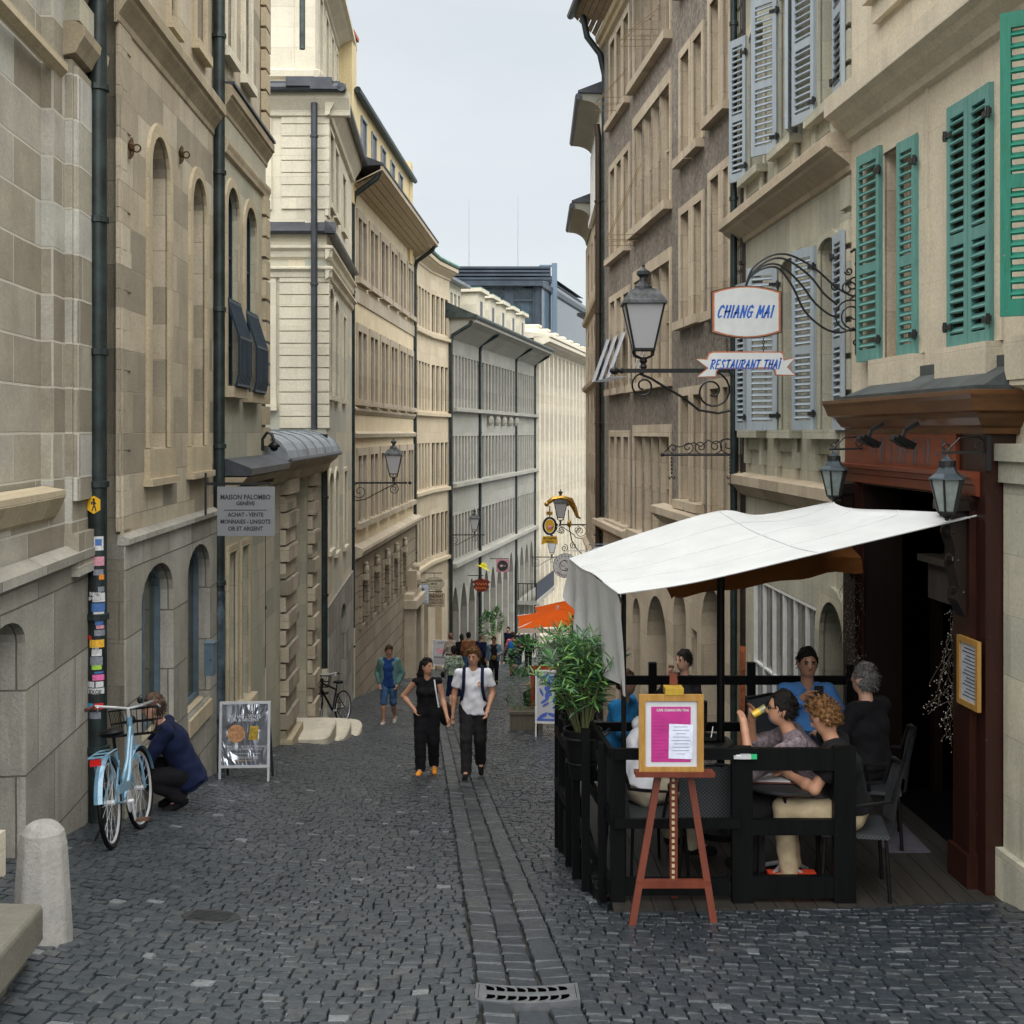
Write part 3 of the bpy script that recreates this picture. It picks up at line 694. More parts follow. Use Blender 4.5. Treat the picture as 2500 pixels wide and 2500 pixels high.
# lower strip of pale stone & steps
st = thing('doorstep', 'worn pale stone steps in front of the arched gateway door', 'steps', fD.pt(u(722), .3, -5.7))
b = fD.mb(fD.pt(u(722), .3, -5.7))
def slab(b, cx, cy, rx, ry, z0, z1, n=14, sq=3.):
    pts = []
    for i in range(n*2):
        a = math.pi*i/n; c_, s_ = math.cos(a), math.sin(a)
        pts.append((cx+rx*math.copysign(abs(c_)**(2/sq), c_), cy+ry*math.copysign(abs(s_)**(2/sq), s_)))
    top = [(cx+(p[0]-cx)*.96, cy+(p[1]-cy)*.96) for p in pts]
    m = len(pts)
    for i in range(m):
        a_, b_ = pts[i], pts[(i+1) % m]; c_, d_ = top[(i+1) % m], top[i]
        b.face([(a_[0], a_[1], z0), (b_[0], b_[1], z0), (b_[0], b_[1], z1-.03), (a_[0], a_[1], z1-.03)])
        b.face([(a_[0], a_[1], z1-.03), (b_[0], b_[1], z1-.03), (c_[0], c_[1], z1), (d_[0], d_[1], z1)])
    b.face([(p[0], p[1], z1) for p in top])
zs = gz(fD.pt(u(725), .3, 0).x, fD.pt(u(725), .3, 0).y)
slab(b, u(715), .20, .75, .50, zs-.5, zs+.30, sq=6)
slab(b, u(735), .42, .85, .45, zs-.9, zs+.04, sq=4)
slab(b, u(757), .55, .9, .42, zs-1.1, zs-.27, sq=3)
b.build('stone_steps', S_soft, st, smooth=False)
class FacP(Fac):
    def __init__(s, A, B, side, k=1.):
        s.k = k; s.A = Vector((A[0]*k, A[1]*k, 0)); s.B = Vector((B[0]*k, B[1]*k, 0)); s.L = (s.B-s.A).length; s.dir = (s.B-s.A)/s.L
        n = Vector((s.dir.y, -s.dir.x, 0)); s.n = n if (n.x*side > 0 if side in (1, -1) else n.y < 0) else -n
    def u(s, px):
        t = (px-CX)/F; return (t*s.A.y-s.A.x)/(s.dir.x-t*s.dir.y)
    def d(s, px): return s.A.y+s.dir.y*s.u(px)
# ================= building E: pale corner house
fE = Fac(-2.887, -.053, 29.5, 37.3, 1, LK)
xe, ye = fE.A.x, fE.A.y
fEf = FacP((xe-5.2, ye), (xe, ye), 0)
tE, lE = root_of(fE, 'corner_house', 'pale stone corner house with banded corner and dark eaves, stepped back upper tower')
zE = lambda y: (HY-y)/F*ye
ze = 8.1*k
uE = fEf.u
w1 = dict(u0=uE(640), u1=uE(661), z0=zE(985), z1=zE(695), depth=.2); w2 = dict(u0=uE(640), u1=uE(650), z0=zE(512), z1=zE(303), depth=.2)
wall(fEf, tE, lE, S_E2, [w1], 0, fEf.L, -6, zE(600), 'front_wall', 0)
wall(fEf, tE, lE, S_E, [w2], 0, fEf.L, zE(600), ze, 'front_upper_wall', 0)
window(fEf, tE, lE, w1, M_bluegrey, M_glass_far, 0, nx=2, nz=6, surround=(.12, .05), sm=S_E, sill=(.15, .15, .15)); window(fEf, tE, lE, w2, M_white, M_glass_far, 0, nx=2, nz=6, surround=(.12, .05), sm=S_E)
a1 = dict(u0=fE.u(801), u1=fE.u(811), z0=.9*k, z1=3.55*k, rise=.25, depth=.25); a2 = dict(u0=fE.u(815), u1=fE.u(824), z0=.9*k, z1=3.4*k, rise=.25, depth=.25); a3 = dict(u0=fE.u(836), u1=fE.u(842), z0=.9*k, z1=3.2*k, depth=.2)
b1 = dict(u0=fE.u(801), u1=fE.u(811), z0=-2.9*k, z1=-1.0*k, rise=.25, depth=.25); b2 = dict(u0=fE.u(816), u1=fE.u(824), z0=-3.1*k, z1=-1.0*k, rise=.25, depth=.25); b3 = dict(u0=fE.u(838), u1=fE.u(845), z0=-3.2*k, z1=-1.1*k, depth=.2)
dd = dict(u0=fE.u(827), u1=fE.u(840), z0=-8*k, z1=-4.7*k, rise=.4, depth=.35)
wall(fE, tE, lE, S_E2, [a1, a2, a3, b1, b2, b3], 0, fE.L, -4.2*k, 4.2*k, 'wall', 0); wall(fE, tE, lE, S_base, [dd], 0, fE.L, -8.5, -4.2*k, 'base_wall', .05)
c1_ = dict(u0=fE.u(803), u1=fE.u(812), z0=5.6*k, z1=7.4*k, depth=.2); c2_ = dict(u0=fE.u(816), u1=fE.u(824), z0=5.6*k, z1=7.3*k, depth=.2); c3_ = dict(u0=fE.u(834), u1=fE.u(842), z0=5.6*k, z1=7.1*k, depth=.2)
wall(fE, tE, lE, S_E, [c1_, c2_, c3_], 0, fE.L, 4.2*k, ze, 'upper_wall', 0)
for q_ in (a1, a2, a3, b1, b2, b3, c1_, c2_, c3_): window(fE, tE, lE, q_, M_white, M_glass_far, 0, nx=2, nz=3, surround=(.09, .04), sm=S_E, sill=(.1, .08, .08))
window(fE, tE, lE, dd, M_black_wood, M_black_wood, .05, simple=True, name='door')
def bands(f, root, loc, u0, u1, z0, z1, st, h, o=.04, mat=S_E, name='banded_quoins', o0=-.03):
    b = f.mb(loc); z = z0
    while z < z1-.05: b.box((u0, o0, z), (u1, o, min(z+h, z1))); z += st
    return b.build(name, mat, root)
bands(fEf, tE, lE, uE(683), uE(760), zE(1045), zE(650), .257, .235); bands(fEf, tE, lE, uE(772), fEf.L+.06, zE(1045), zE(650), .257, .235)
bands(fEf, tE, lE, uE(688), fEf.L+.06, zE(510), zE(245), .257, .235)
bands(fE, tE, lE, -.03, .45, zE(1045), zE(650), .257, .235, mat=S_E2); bands(fE, tE, lE, -.03, .4, 5.2*k, 7.6*k, .257, .235)
for (za, zb) in ((4.2*k, 4.45*k), (3.72*k, 3.95*k)):
    moulding(fEf, tE, lE, S_E, 0, fEf.L+.12, [(0, za-.05), (.06, za), (.07, zb-.1), (.14, zb-.04), (.14, zb), (0, zb+.03)], 'string_course')
    moulding(fE, tE, lE, S_E, -.12, fE.L, [(0, za-.05), (.06, za), (.07, zb-.1), (.14, zb-.04), (.14, zb), (0, zb+.03)], 'string_course')
for f_, e0, e1 in ((fEf, 0, fEf.L+.2), (fE, -.2, fE.L)):
    moulding(f_, tE, lE, M_zinc_dark, e0, e1, [(0, 4.75*k), (.18, 4.75*k), (.20, 4.8*k), (.04, 5.0*k), (0, 5.05*k)], 'ledge_flashing')
    moulding(f_, tE, lE, S_E, e0, e1+(.3 if f_ is fEf else 0), [(0, 7.55*k), (.08, 7.58*k), (.10, 7.7*k), (.24, 7.95*k), (.27, ze), (0, ze)], 'eave_stone')
    b = f_.mb(lE); e2, e3 = (e0, e1+.25) if f_ is fEf else (e0-.25, e1)
    b.box((e2, -.3, ze+.003), (e3, .34, ze+.06)); b.tube([(e2, .34, ze+.05), (e3, .34, ze+.05)], .09, 10); b.box((e2, -.8, ze+.06), (e3 if f_ is fE else e1+.1, .15, ze+.25)); b.build('eaves', M_zinc_dark, tE)
# upper tower, set back
fT = Fac(-3.317, -.053, 31., 38.4, 1, LK); xt, yt = fT.A.x, fT.A.y
fTf = FacP((xt-5, yt), (xt, yt), 0)
tw = dict(u0=fTf.u(635), u1=fTf.u(661), z0=(HY-134)/F*yt, z1=11.2, depth=.15)
zt_ = 12.1*k
wall(fTf, tE, lE, S_E, [tw], 0, fTf.L, ze, zt_, 'tower_front', 0)
window(fTf, tE, lE, tw, M_zinc_dark, M_glass_far, 0, nx=2, nz=6)
ts = [dict(u0=fT.u(a_), u1=fT.u(c_), z0=9.3*k, z1=11.3*k, depth=.15) for a_, c_ in ((777, 784), (792, 799), (806, 811), (817, 821))]
wall(fT, tE, lE, S_E, ts, 0, fT.L, ze, zt_, 'tower_side', 0)
for q_ in ts: window(fT, tE, lE, q_, M_white, M_glass_far, 0, nx=1, nz=2, surround=(.1, .05), sm=S_E, sill=(.1, .1, .1))
moulding(fT, tE, lE, S_E, -.1, fT.L, cornice_prof(11.6*k, .5*k, .45), 'tower_cornice'); moulding(fT, tE, lE, S_E, -.1, fT.L, [(0, 8.9*k), (.1, 8.95*k), (.12, 9.1*k), (0, 9.15*k)], 'tower_string'); moulding(fTf, tE, lE, S_E, 0, fTf.L+.1, [(0, 8.9*k), (.1, 8.95*k), (.12, 9.1*k), (0, 9.15*k)], 'tower_string')
b = MB(off=lE); b.box((xe-5.2, ye+.52, -6), (xe-.52, ye+6.5, ze)); b.build('rear_walls', S_E, tE)

# ================= building F: cream house with broad eaves
fF = Fac(-6.802, .049, 38.0, 53.05, 1, LK)
tF, lF = root_of(fF, 'cream_house', 'long cream rendered house with broad plank eaves, paired windows and rusticated ground floor')
u = fF.u
def even(n, L, m=.35): return [(m+(L-2*m)*(i+.5)/n) for i in range(n)]
cs = even(6, fF.L); hw = .30; gp = .16
ops = []; groups = []
for (za, zb) in ((4.9*k, 6.8*k), (1.05*k, 3.2*k), (-2.85*k, -.75*k)):
    for c in cs:
        pr = [dict(u0=c-gp/2-2*hw, u1=c-gp/2, z0=za, z1=zb, depth=.13), dict(u0=c+gp/2, u1=c+gp/2+2*hw, z0=za, z1=zb, depth=.13)]
        ops += pr; groups.append((c, za, zb, pr))
wall(fF, tF, lF, S_F, ops, 0, fF.L, -3.7*k, 7.6*k, 'wall', 0, rm=S_Ft)
for c, za, zb, pr in groups:
    b = fF.mb(lF); e = gp/2+2*hw
    b.box((c-e-.16, -.01, za-.02), (c-e, .05, zb+.22)); b.box((c+e, -.01, za-.02), (c+e+.16, .05, zb+.22)); b.box((c-e, -.01, zb), (c+e, .05, zb+.22)); b.box((c-gp/2, -.2, za), (c+gp/2, .05, zb))
    b.box((c-e-.22, -.01, za-.18), (c+e+.22, .15, za-.02)); 
    wn = b.build('paired_window', S_Ft, tF)
    for q_ in pr: window(fF, wn, lF, q_, M_zinc, M_glass_far, 0, simple=True, name='pane')
moulding(fF, tF, lF, S_Ft, 0, fF.L, [(0, -.22*k), (.10, -.18*k), (.12, -.05*k), (.05, 0), (0, .02)], 'string_course')
moulding(fF, tF, lF, S_Ft, 0, fF.L, [(0, .55*k), (.03, .57*k), (.09, .68*k), (.09, .75*k), (0, .8*k)], 'sill_course')
moulding(fF, tF, lF, S_Ft, 0, fF.L, [(0, 4.1*k), (.04, 4.1*k), (.04, 4.55*k), (.0, 4.6*k)], 'frieze')
moulding(fF, tF, lF, S_Ft, 0, fF.L, [(.04, -3.95*k), (.26, -3.85*k), (.30, -3.7*k), (.28, -3.62*k), (0, -3.5*k)], 'balcony_ledge')
gops = [dict(u0=c-.45, u1=c+.45, z0=-6.2*k, z1=-4.75*k, depth=.35) for c in even(5, fF.L*.82)]
wall(fF, tF, lF, S_Fg, gops, 0, fF.L, -11., -3.7*k, 'rusticated_wall', .08)
for q_ in gops:
    wn = window(fF, tF, lF, q_, M_zinc_dark, M_glass_far, .08, simple=True, name='ground_window')
    c = (q_['u0']+q_['u1'])/2
    for s_ in (-1, 1):
        b = fF.mb(lF); z = q_['z0']
        while z < q_['z1']: b.box((c+s_*.45-(.30 if s_ < 0 else 0), .06, z), (c+s_*.45+(.30 if s_ > 0 else 0), .13, z+.26)); z += .30
        b.build('banded_jamb', S_Fg, wn)
    b = fF.mb(lF); zc = q_['z1']+.12; b.ball((c, .16, zc+.18), .12, 8, 6, (.9, .7, 1.3)); b.ball((c, .14, zc+.34), .10, 8, 5, (1.1, .8, .6)); b.box((c-.14, .06, zc-.12), (c+.14, .22, zc+.05)); b.ball((c, .16, zc-.02), .08, 8, 5, (.8, .8, 1.)); b.build('carved_head', S_Ft, wn, smooth=True)
# plank eaves
b = fF.mb(lF); n = 5; o1 = .85; z0_, z1_ = 7.55*k, 8.02*k
for i in range(n):
    oa, ob = o1*i/n+.008, o1*(i+1)/n-.012; f0 = lambda o: z0_+(z1_-z0_)*(o/o1)**1.3
    b.face([(-.3, oa, f0(oa)), (fF.L+.2, oa, f0(oa)), (fF.L+.2, ob, f0(ob)), (-.3, ob, f0(ob))]); b.face([(-.3, ob, f0(ob)), (fF.L+.2, ob, f0(ob)), (fF.L+.2, ob, f0(ob)+.03), (-.3, ob, f0(ob)+.03)])
M_plank = wood('eave_planks', (.33, .25, .14), (.42, .33, .20), .8, (3, 3, .6))
b.build('soffit', M_plank, tF)
b = fF.mb(lF); b.box((-.3, o1-.03, z1_), (fF.L+.2, o1+.03, z1_+.14)); b.prism([(0, z0_), (o1, z1_), (o1, z1_+.03), (0, z0_+.03)], -.34, -.30, 'x'); b.build('fascia', S_Ft, tF)
b = fF.mb(lF); b.prism([(o1+.06, z1_+.14), (o1+.06, z1_+.18), (.5, z1_+.34), (.05, z1_+.42), (.05, z1_+.1)], -.35, fF.L+.2, 'x'); b.build('lower_roof', M_zinc_dark, tF)
M_yellow = stone('yellow_render', (.55,.44,.24), (.58,.48,.28), (.55,.44,.26), 3, 2, .002, .4, .1, streak=.2)
b = fF.mb(lF); b.box((-.25, -6, 7.75*k), (fF.L-1.5, .06, 10.5*k)); b.build('attic_wall', M_yellow, tF)
b = fF.mb(lF); b.prism([(.22, 10.5*k), (.05, 10.45*k), (-6, 10.45*k), (-6, 11.3*k), (-3, 11.5*k)], -.3, fF.L-1.4, 'x'); b.tube([(-.3, .20, 10.5*k), (fF.L-1.4, .20, 10.5*k)], .09, 8); b.build('attic_roof', M_pipe, tF)
for uu in (0., fF.L-1.4):
    b = fF.mb(lF)
    b.box((uu-.6, -2.6, 7*k), (uu+.1, .10, 12.1*k if uu < 1 else 11.2*k)); b.build('gable_wall', M_yellow, tF)
b = fF.mb(lF)
b.box((-.65, -2.7, 12.1*k), (.15, .16, 12.22*k)); b.build('tile_coping', plain('red_tile', (.42, .10, .04), .8), tF)
for i, c in enumerate((1.4, 3.2, 5.0, 7.0, 8.9)):
    b = fF.mb(lF); b.box((c-.44, .05, 8.7*k), (c-.36, .10, 10.0*k)); b.box((c+.36, .05, 8.7*k), (c+.44, .10, 10.0*k)); b.box((c-.44, .05, 10.0*k), (c+.44, .12, 10.08*k)); b.box((c-.44, .05, 8.62*k), (c+.44, .12, 8.7*k)); dm = b.build('dormer', M_zinc, tF)
    b = fF.mb(lF); b.face([(c-.36, .07, 8.7*k), (c+.36, .07, 8.7*k), (c+.36, .07, 10.0*k), (c-.36, .07, 10.0*k)]); b.build('pane', M_glass_far, dm)
carcass(fF, tF, lF, S_F, 0, fF.L, -11, 7.5*k)
# carved portal at the far end of F
q = fF.pt(u(992), .1, -9); tp = thing('carved_portal', 'carved stone portal with bust on top at the end of the rusticated ground floor', 'portal', q)
b = fF.mb(q); uu = u(992)
for s_ in (-1, 1): b.box((uu+s_*.9-.22, .06, -10.8), (uu+s_*.9+.22, .45, -6.2)); b.ball((uu+s_*.9, .32, -6.5), .22, 8, 6, (1, .8, 1.4))
b.box((uu-1.3, .06, -6.2), (uu+1.3, .55, -5.9)); b.box((uu-1.2, .06, -5.9), (uu+1.2, .4, -5.7)); b.ball((uu, .32, -5.3), .28, 8, 6, (1.3, .8, 1.3)); b.ball((uu, .34, -4.85), .15, 8, 6); b.box((uu-.45, .1, -5.75), (uu+.45, .42, -4.95))
b.build('surround', S_Ft, tp); b = fF.mb(q); b.box((uu-.68, .085, -10.8), (uu+.68, .12, -6.2)); b.build('door', M_black_wood, tp)

# ================= building G curved front
tG = None
pA, pM, pB = (-4.203, 53.05), (-3.79, 57.2), (-3.08, 60.4)
fGs = [FacP(pA, pM, 1, LK), FacP(pM, pB, 1, LK)]
lG = fGs[0].pt(0, 0, -9.5); tG = thing('curved_house', 'buff stone house with a gently curved front and rows of narrow slit windows', 'building', lG)
for gi, f in enumerate(fGs):
    rows = [(4.7*k, 6.45*k), (1.0*k, 3.15*k), (-2.55*k, -.5*k), (-5.8*k, -3.85*k)]
    ops = [dict(u0=c-.26, u1=c+.26, z0=a_, z1=c_, depth=.11) for a_, c_ in rows for c in even(5 if gi == 0 else 4, f.L, .1)]
    shop = [dict(u0=.5+gi*.2, u1=1.5+gi*.2, z0=-10, z1=-7.1*k, depth=.5)]
    if gi == 0: shop.append(dict(u0=2.1, u1=3.1, z0=-10, z1=-7.1*k, depth=.5))
    wall(f, tG, lG, S_G, ops+shop, 0, f.L, -13, 8*k, 'wall', 0)
    for q_ in ops: window(f, tG, lG, q_, M_zinc, M_glass_far, 0, simple=True)
    for q_ in shop: window(f, tG, lG, q_, M_black_wood, M_dark_glass, 0, nx=1, nz=2, name='shop_window')
    for z_ in (-6.1*k, -2.75*k, .8*k, 4.45*k): moulding(f, tG, lG, S_G, 0, f.L+.05, [(0, z_-.1), (.14, z_-.05), (.14, z_+.08), (0, z_+.1)], 'string_course')
    moulding(f, tG, lG, S_G, 0, f.L+.05, cornice_prof(7.4*k, .6*k, .4), 'cornice')
    b = f.mb(lG); b.prism([(.45, 8.02*k), (.4, 8.1*k), (-2, 9.2*k), (-2, 8*k)], 0, f.L, 'x'); b.tube([(0, .42, 8.08*k), (f.L, .42, 8.08*k)], .07, 6); b.build('roof', M_copper, tG)
    carcass(f, tG, lG, S_G, .1, f.L-.1, -13, 8*k)
M_bulb = NT('lit_bulb'); M_bulb.b.inputs['Emission Color'].default_value = (1, .62, .25, 1); M_bulb.b.inputs['Emission Strength'].default_value = .9; M_bulb = M_bulb.m
f = fGs[1]; q = f.pt(1.2, -.2, -8.5); t = thing('shop_lights', 'string of warm lit bulbs in the narrow shop window behind the hanging signs', 'lights', q)
for i in range(9):
    b = f.mb(q); b.ball((1.0+.25*math.sin(i*2.3), -.3, -7.0-.36*i), .045, 8, 6); b.build('bulb', M_bulb, t)
b = f.mb(q); b.tube([(1.0+.25*math.sin(i*2.3), -.33, -7.0-.36*i) for i in range(9)], .008, 4); b.build('cord', M_iron, t)

# ================= building H grey with slit rows and pointed arcade
fH = Fac(-13.99, .1817, 60.4, 85.8, 1, LK)
tH, lH = root_of(fH, 'arcaded_house', 'grey stone building with long rows of slit windows over a pointed arcade')
u = fH.u; ops = []
for a_, c_ in ((1.25*k, 3.85*k), (-2.5*k, -.2*k), (-6.35*k, -4.15*k)):
    for (p0, p1, n) in ((1102, 1170, 9), (1176, 1258, 11), (1264, 1304, 8)):
        ua, ub = u(p0), u(p1)
        for i in range(n):
            w_ = (ub-ua)/n; ops.append(dict(u0=ua+w_*i+.12, u1=ua+w_*(i+1)-.12, z0=a_, z1=c_, depth=.09))
arc = []
ua, ub = u(1101), u(1303); n = 13; w_ = (ub-ua)/n
for i in range(n):
    g = fH.pt(ua+w_*i, 0, 0); top = -7.75*k if i < 8 else -7.5*k
    arc.append(dict(u0=ua+w_*i+.16, u1=ua+w_*(i+1)-.16, z0=-18, z1=top, rise=1.15, point=True, depth=2.4))
wall(fH, tH, lH, S_H, ops+arc, 0, fH.L, -17, 5.6*k, 'wall', 0)
for q_ in ops: window(fH, tH, lH, q_, M_zinc, M_glass_far, 0, simple=True)
for q_ in arc: window(fH, tH, lH, q_, M_zinc, M_dark_glass, 0, simple=True, name='arcade_glazing')
for z_ in (-6.6*k, -2.65*k, 1.1*k): moulding(fH, tH, lH, S_H, 0, fH.L, [(0, z_-.12), (.28, z_-.06), (.28, z_+.10), (0, z_+.12)], 'ledge')
moulding(fH, tH, lH, S_H, 0, fH.L, [(0, 4.6*k), (.7, 5.25*k), (1.1, 5.4*k), (1.1, 5.6*k), (0, 5.7*k)], 'soffit')
b = fH.mb(lH); b.prism([(1.15, 5.6*k), (1.15, 5.75*k), (-1.4, 7.0*k), (-1.4, 5.6*k)], -.2, fH.L+.2, 'x'); b.tube([(-.2, 1.15, 5.66*k), (fH.L+.2, 1.15, 5.66*k)], .09, 6); b.build('roof', M_pipe_far, tH)
b = fH.mb(lH)
for i in range(5):
    b.ball((u(1190)+(u(1254)-u(1190))*i/4, .12, .65*k), .22, 6, 5, (.8, 1, 1.2))
b.build('carved_heads', S_H, tH)
uu0, uu1 = u(1096), u(1170)
aops = [dict(u0=uu0+(uu1-uu0)*(i+.2)/8, u1=uu0+(uu1-uu0)*(i+.8)/8, z0=5.9*k, z1=7.4*k, depth=.2) for i in range(8)]
wall(fH, tH, lH, S_E, aops, uu0-3, uu1, 5.3*k, 7.9*k, 'attic_wall', -.9, 4.)
for q_ in aops: window(fH, tH, lH, q_, M_white, M_glass_far, -.9, simple=True)
b = fH.mb(lH); b.prism([(-.5, 7.9*k), (-.5, 8.05*k), (-4, 8.7*k), (-4, 7.9*k)], uu0-3, uu1+.4, 'x'); b.build('attic_roof', M_zinc, tH)
for p_ in (1192, 1220, 1244, 1268, 1290):
    c = u(p_); b = fH.mb(lH); b.box((c-.85, -2.8, 5.0*k), (c+.85, -.35, 7.85*k)); b.box((c-1.05, -2.9, 7.85*k), (c+1.05, -.15, 8.05*k)); dm = b.build('dormer', S_E, tH)
    b = fH.mb(lH); b.face([(c-.3, -.345, 5.9*k), (c+.3, -.345, 5.9*k), (c+.3, -.345, 7.4*k), (c-.3, -.345, 7.4*k)]); b.build('pane', M_glass_far, dm)
    b = fH.mb(lH); b.box((c-1.05, -2.9, 8.055*k), (c+1.05, -.15, 8.1*k)); b.build('dormer_roof', M_copper, dm)
carcass(fH, tH, lH, S_H, 0, fH.L, -17, 5.6*k, o=-1.1)
# balcony
b = fH.mb(lH); ba, bb = u(1262), u(1310); b.box((ba, 0, -11.05*k), (bb, 1.15, -10.8*k)); bl = b.build('balcony', S_H, tH)
b = fH.mb(lH); b.box((ba+.1, 1.05, -10.75*k), (bb, 1.10, -9.7*k)); b.build('balcony_screen', plain('navy_panel', (.03, .04, .06)), bl)
b = fH.mb(lH)
for i in range(5): b.bar((ba+.05, .1+.25*i, -10.8*k), (ba+.05, .1+.25*i, -9.7*k), .04)
b.bar((ba+.05, 0, -9.7*k), (ba+.05, 1.1, -9.7*k), .05); b.bar((ba+.05, 1.1, -9.7*k), (bb, 1.1, -9.7*k), .05); b.build('balcony_rail', M_iron, bl)
# ramp wall down by the arcade
q = fH.pt(u(1180), 1.0, -13); t = thing('ramp_wall', 'low grey ramp wall rising along the pointed arcade, coping stone on top', 'ramp wall', q)
ra, rb = u(1185), u(1246); z_a, z_b = (HY-1580)/F*fH.d(1185), (HY-1535)/F*fH.d(1236)
b = fH.mb(q); b.prism([(ra, -16), (rb, -16), (rb, z_b-1.8), (rb-1.6, z_b), (ra, z_a)], 1.0, 1.5, 'y'); b.build('wall', S_H, t)
b = fH.mb(q); b.bar((ra, 1.25, z_a), (rb-1.6, 1.25, z_b), .6, .2); b.bar((rb-1.6, 1.25, z_b), (rb, 1.25, z_b-1.8), .6, .15); b.build('coping', S_H, t)

# ================= building I light pilasters
fI = Fac(-15.56, .2, 85.8, 128, 1, LK)
tI, lI = root_of(fI, 'tall_house', 'tall light cream building with continuous vertical ribs at the end of the street')
b0 = u; u = fI.u
n = 22; w_ = fI.L/n; ops = []
for i in range(n):
    for a_, c_ in ((2.9, 5.2), (-.9, 1.6), (-4.4, -2.0), (-7.9, -5.5), (-11.5, -9)):
        ops.append(dict(u0=w_*i+.35, u1=w_*(i+1)-.35, z0=a_*k, z1=c_*k, depth=.07))
wall(fI, tI, lI, S_I, ops, 0, fI.L, -21, 6.3*k, 'wall', 0)
for j in range(5):
    for i in range(n): 
        if j*n+i < 99: window(fI, tI, lI, ops[i*5+j], M_zinc, M_glass_far, 0, simple=True)
b = fI.mb(lI)
for i in range(n+1): b.box((w_*i-.22, -.01, -12.5), (w_*i+.22, .32, 5.7*k))
b.build('ribs', S_I, tI)
b = fI.mb(lI); b.box((0, -.01, -13.2), (fI.L, .45, -12.5)); b.build('plinth_band', S_I, tI)
moulding(fI, tI, lI, S_I, -.3, fI.L, cornice_prof(5.7*k, .9*k, 1.0), 'cornice')
b = fI.mb(lI); b.prism([(1.05, 6.62*k), (1.05, 6.75*k), (-1.5, 7.2*k), (-1.5, 6.5*k)], -.3, fI.L, 'x')
for i in range(0, 9): 
    c = 2.2+3.4*i; b.box((c-.5, -1.2, 6.5*k), (c+.5, -.1, 7.55*k)); b.box((c-.55, -1.25, 7.55*k), (c+.55, -.05, 7.7*k))
b.build('roof', S_I, tI)
b = fI.mb(lI); b.box((.1, -7, -21), (fI.L, -.5, 6.3*k)); b.face([(0.05, 0, -21), (.05, -7, -21), (.05, -7, 6.6*k), (.05, 0, 6.6*k)]); b.build('rear_walls', S_I, tI)
# ================= glass tower behind
M_steel = plain('dark_steel', (.045, .062, .085), .4, .5, .5, .15, 1); M_bluegl = glass('blue_glass', (.035, .06, .085), .12)
fGf = FacP((-9, 95), (1.96, 95), 0); fGr = FacP((1.96, 95), (6.9, 118), -1)
q = Vector((0, 96, -18)); t = thing('glass_office', 'dark steel and glass rooftop office behind the cream roofs', 'building', q)
for f_, n in ((fGf, 5), (fGr, 7)):
    b = f_.mb(q); b.face([(0, -.3, -18), (f_.L, -.3, -18), (f_.L, -.3, 12), (0, -.3, 12)]); b.build('glazing', M_bluegl, t)
    b = f_.mb(q)
    for i in range(n+1): x = f_.L*i/n; b.box((x-.35, -.25, 0), (x+.35, .1, 11.2))
    for z_ in (6.2, 8.4, 10.2): b.box((0, -.25, z_-.08), (f_.L, 0, z_+.08))
    b.build('mullions', M_steel, t)
    b = f_.mb(q); b.box((-.5, -.5, 11.2), (f_.L+.4, 1.1, 11.6))
    for i in range(4): b.box((-.5, .3, 11.65+.28*i), (f_.L+1., 1.2, 11.82+.28*i))
    b.build('roof_louvres', M_steel, t)
b = MB(off=q); b.box((-9, 95.5, -18), (1.5, 118, 12.2)); b.mesh([(-9, 95, 12.8), (1.96, 95, 12.8), (-9, 110, 15.5), (6.9, 118, 12.8)], [(0, 1, 3, 2)]); b.build('roof', M_zinc_dark, t)
b = MB(off=q); b.bar((3.42, 99, 2), (3.42, 99, 13.6), .42); b.bar((2.2, 99, 13.4), (3.42, 99, 13.4), .15); b.bar((2.3, 99, 13.3), (3.3, 99, 12.2), .1); b.build('gantry_mast', plain('steel_mast', (.12, .18, .25)), t)
for X_, Y_, h_ in ((-3.5, 100, 19), (.5, 104, 20)):
    q = Vector((X_, Y_, 12)); t = thing('roof_antenna', 'thin antenna mast on the office roof, '+('the left one' if X_ < 0 else 'the right one of two'), 'antenna', q, group='thin roof antennas'); b = MB(off=q); b.tube([q, (X_, Y_, h_)], [.028, .012], 5); b.build('mast', M_zinc, t)
# ================= RIGHT: building K, brown roughcast
fK = Fac(4.629, -.087, 17.0, 28.9, -1)
tK, lK = root_of(fK, 'roughcast_house', 'tall brown roughcast building with sand stone window surrounds on the right')
u = fK.u; ops = []; W = []
def add(px0, px1, z0, z1, sur=.14, sill=True, dp=.15, **kw):
    o_ = dict(u0=min(u(px0), u(px1)), u1=max(u(px0), u(px1)), z0=z0, z1=z1, depth=dp, **kw); ops.append(o_); W.append((o_, sur, sill)); return o_
for a_, c_ in ((1664, 1684), (1695, 1715)):
    for z0, z1 in ((-1.12, .6), (1.84, 3.62), (4.56, 6.25), (7.4, 9.0)): add(a_, c_, z0, z1)
for a_, c_ in ((1736, 1757), (1768, 1781)):
    for z0, z1 in ((-1.25, .65), (1.81, 3.8), (4.73, 6.46), (7.5, 9.0)): add(a_, c_, z0, z1)
for a_, c_ in ((1491, 1502), (1507, 1518), (1524, 1536)):
    for z0, z1 in ((-1.95, -.1), (.95, 2.9), (3.88, 5.84), (6.92, 8.7)): add(a_, c_, z0, z1)
mul = []
for z0, z1 in ((-1.95, -.08), (.96, 3.0), (4.03, 6.1), (6.98, 9.0)):
    g_ = [(1553, 1568), (1573, 1589), (1593, 1609), (1613, 1633)]
    for a_, c_ in g_: add(a_, c_, z0, z1, 0, False)
    mul.append((u(1550), u(1637), z0, z1))
gr = []
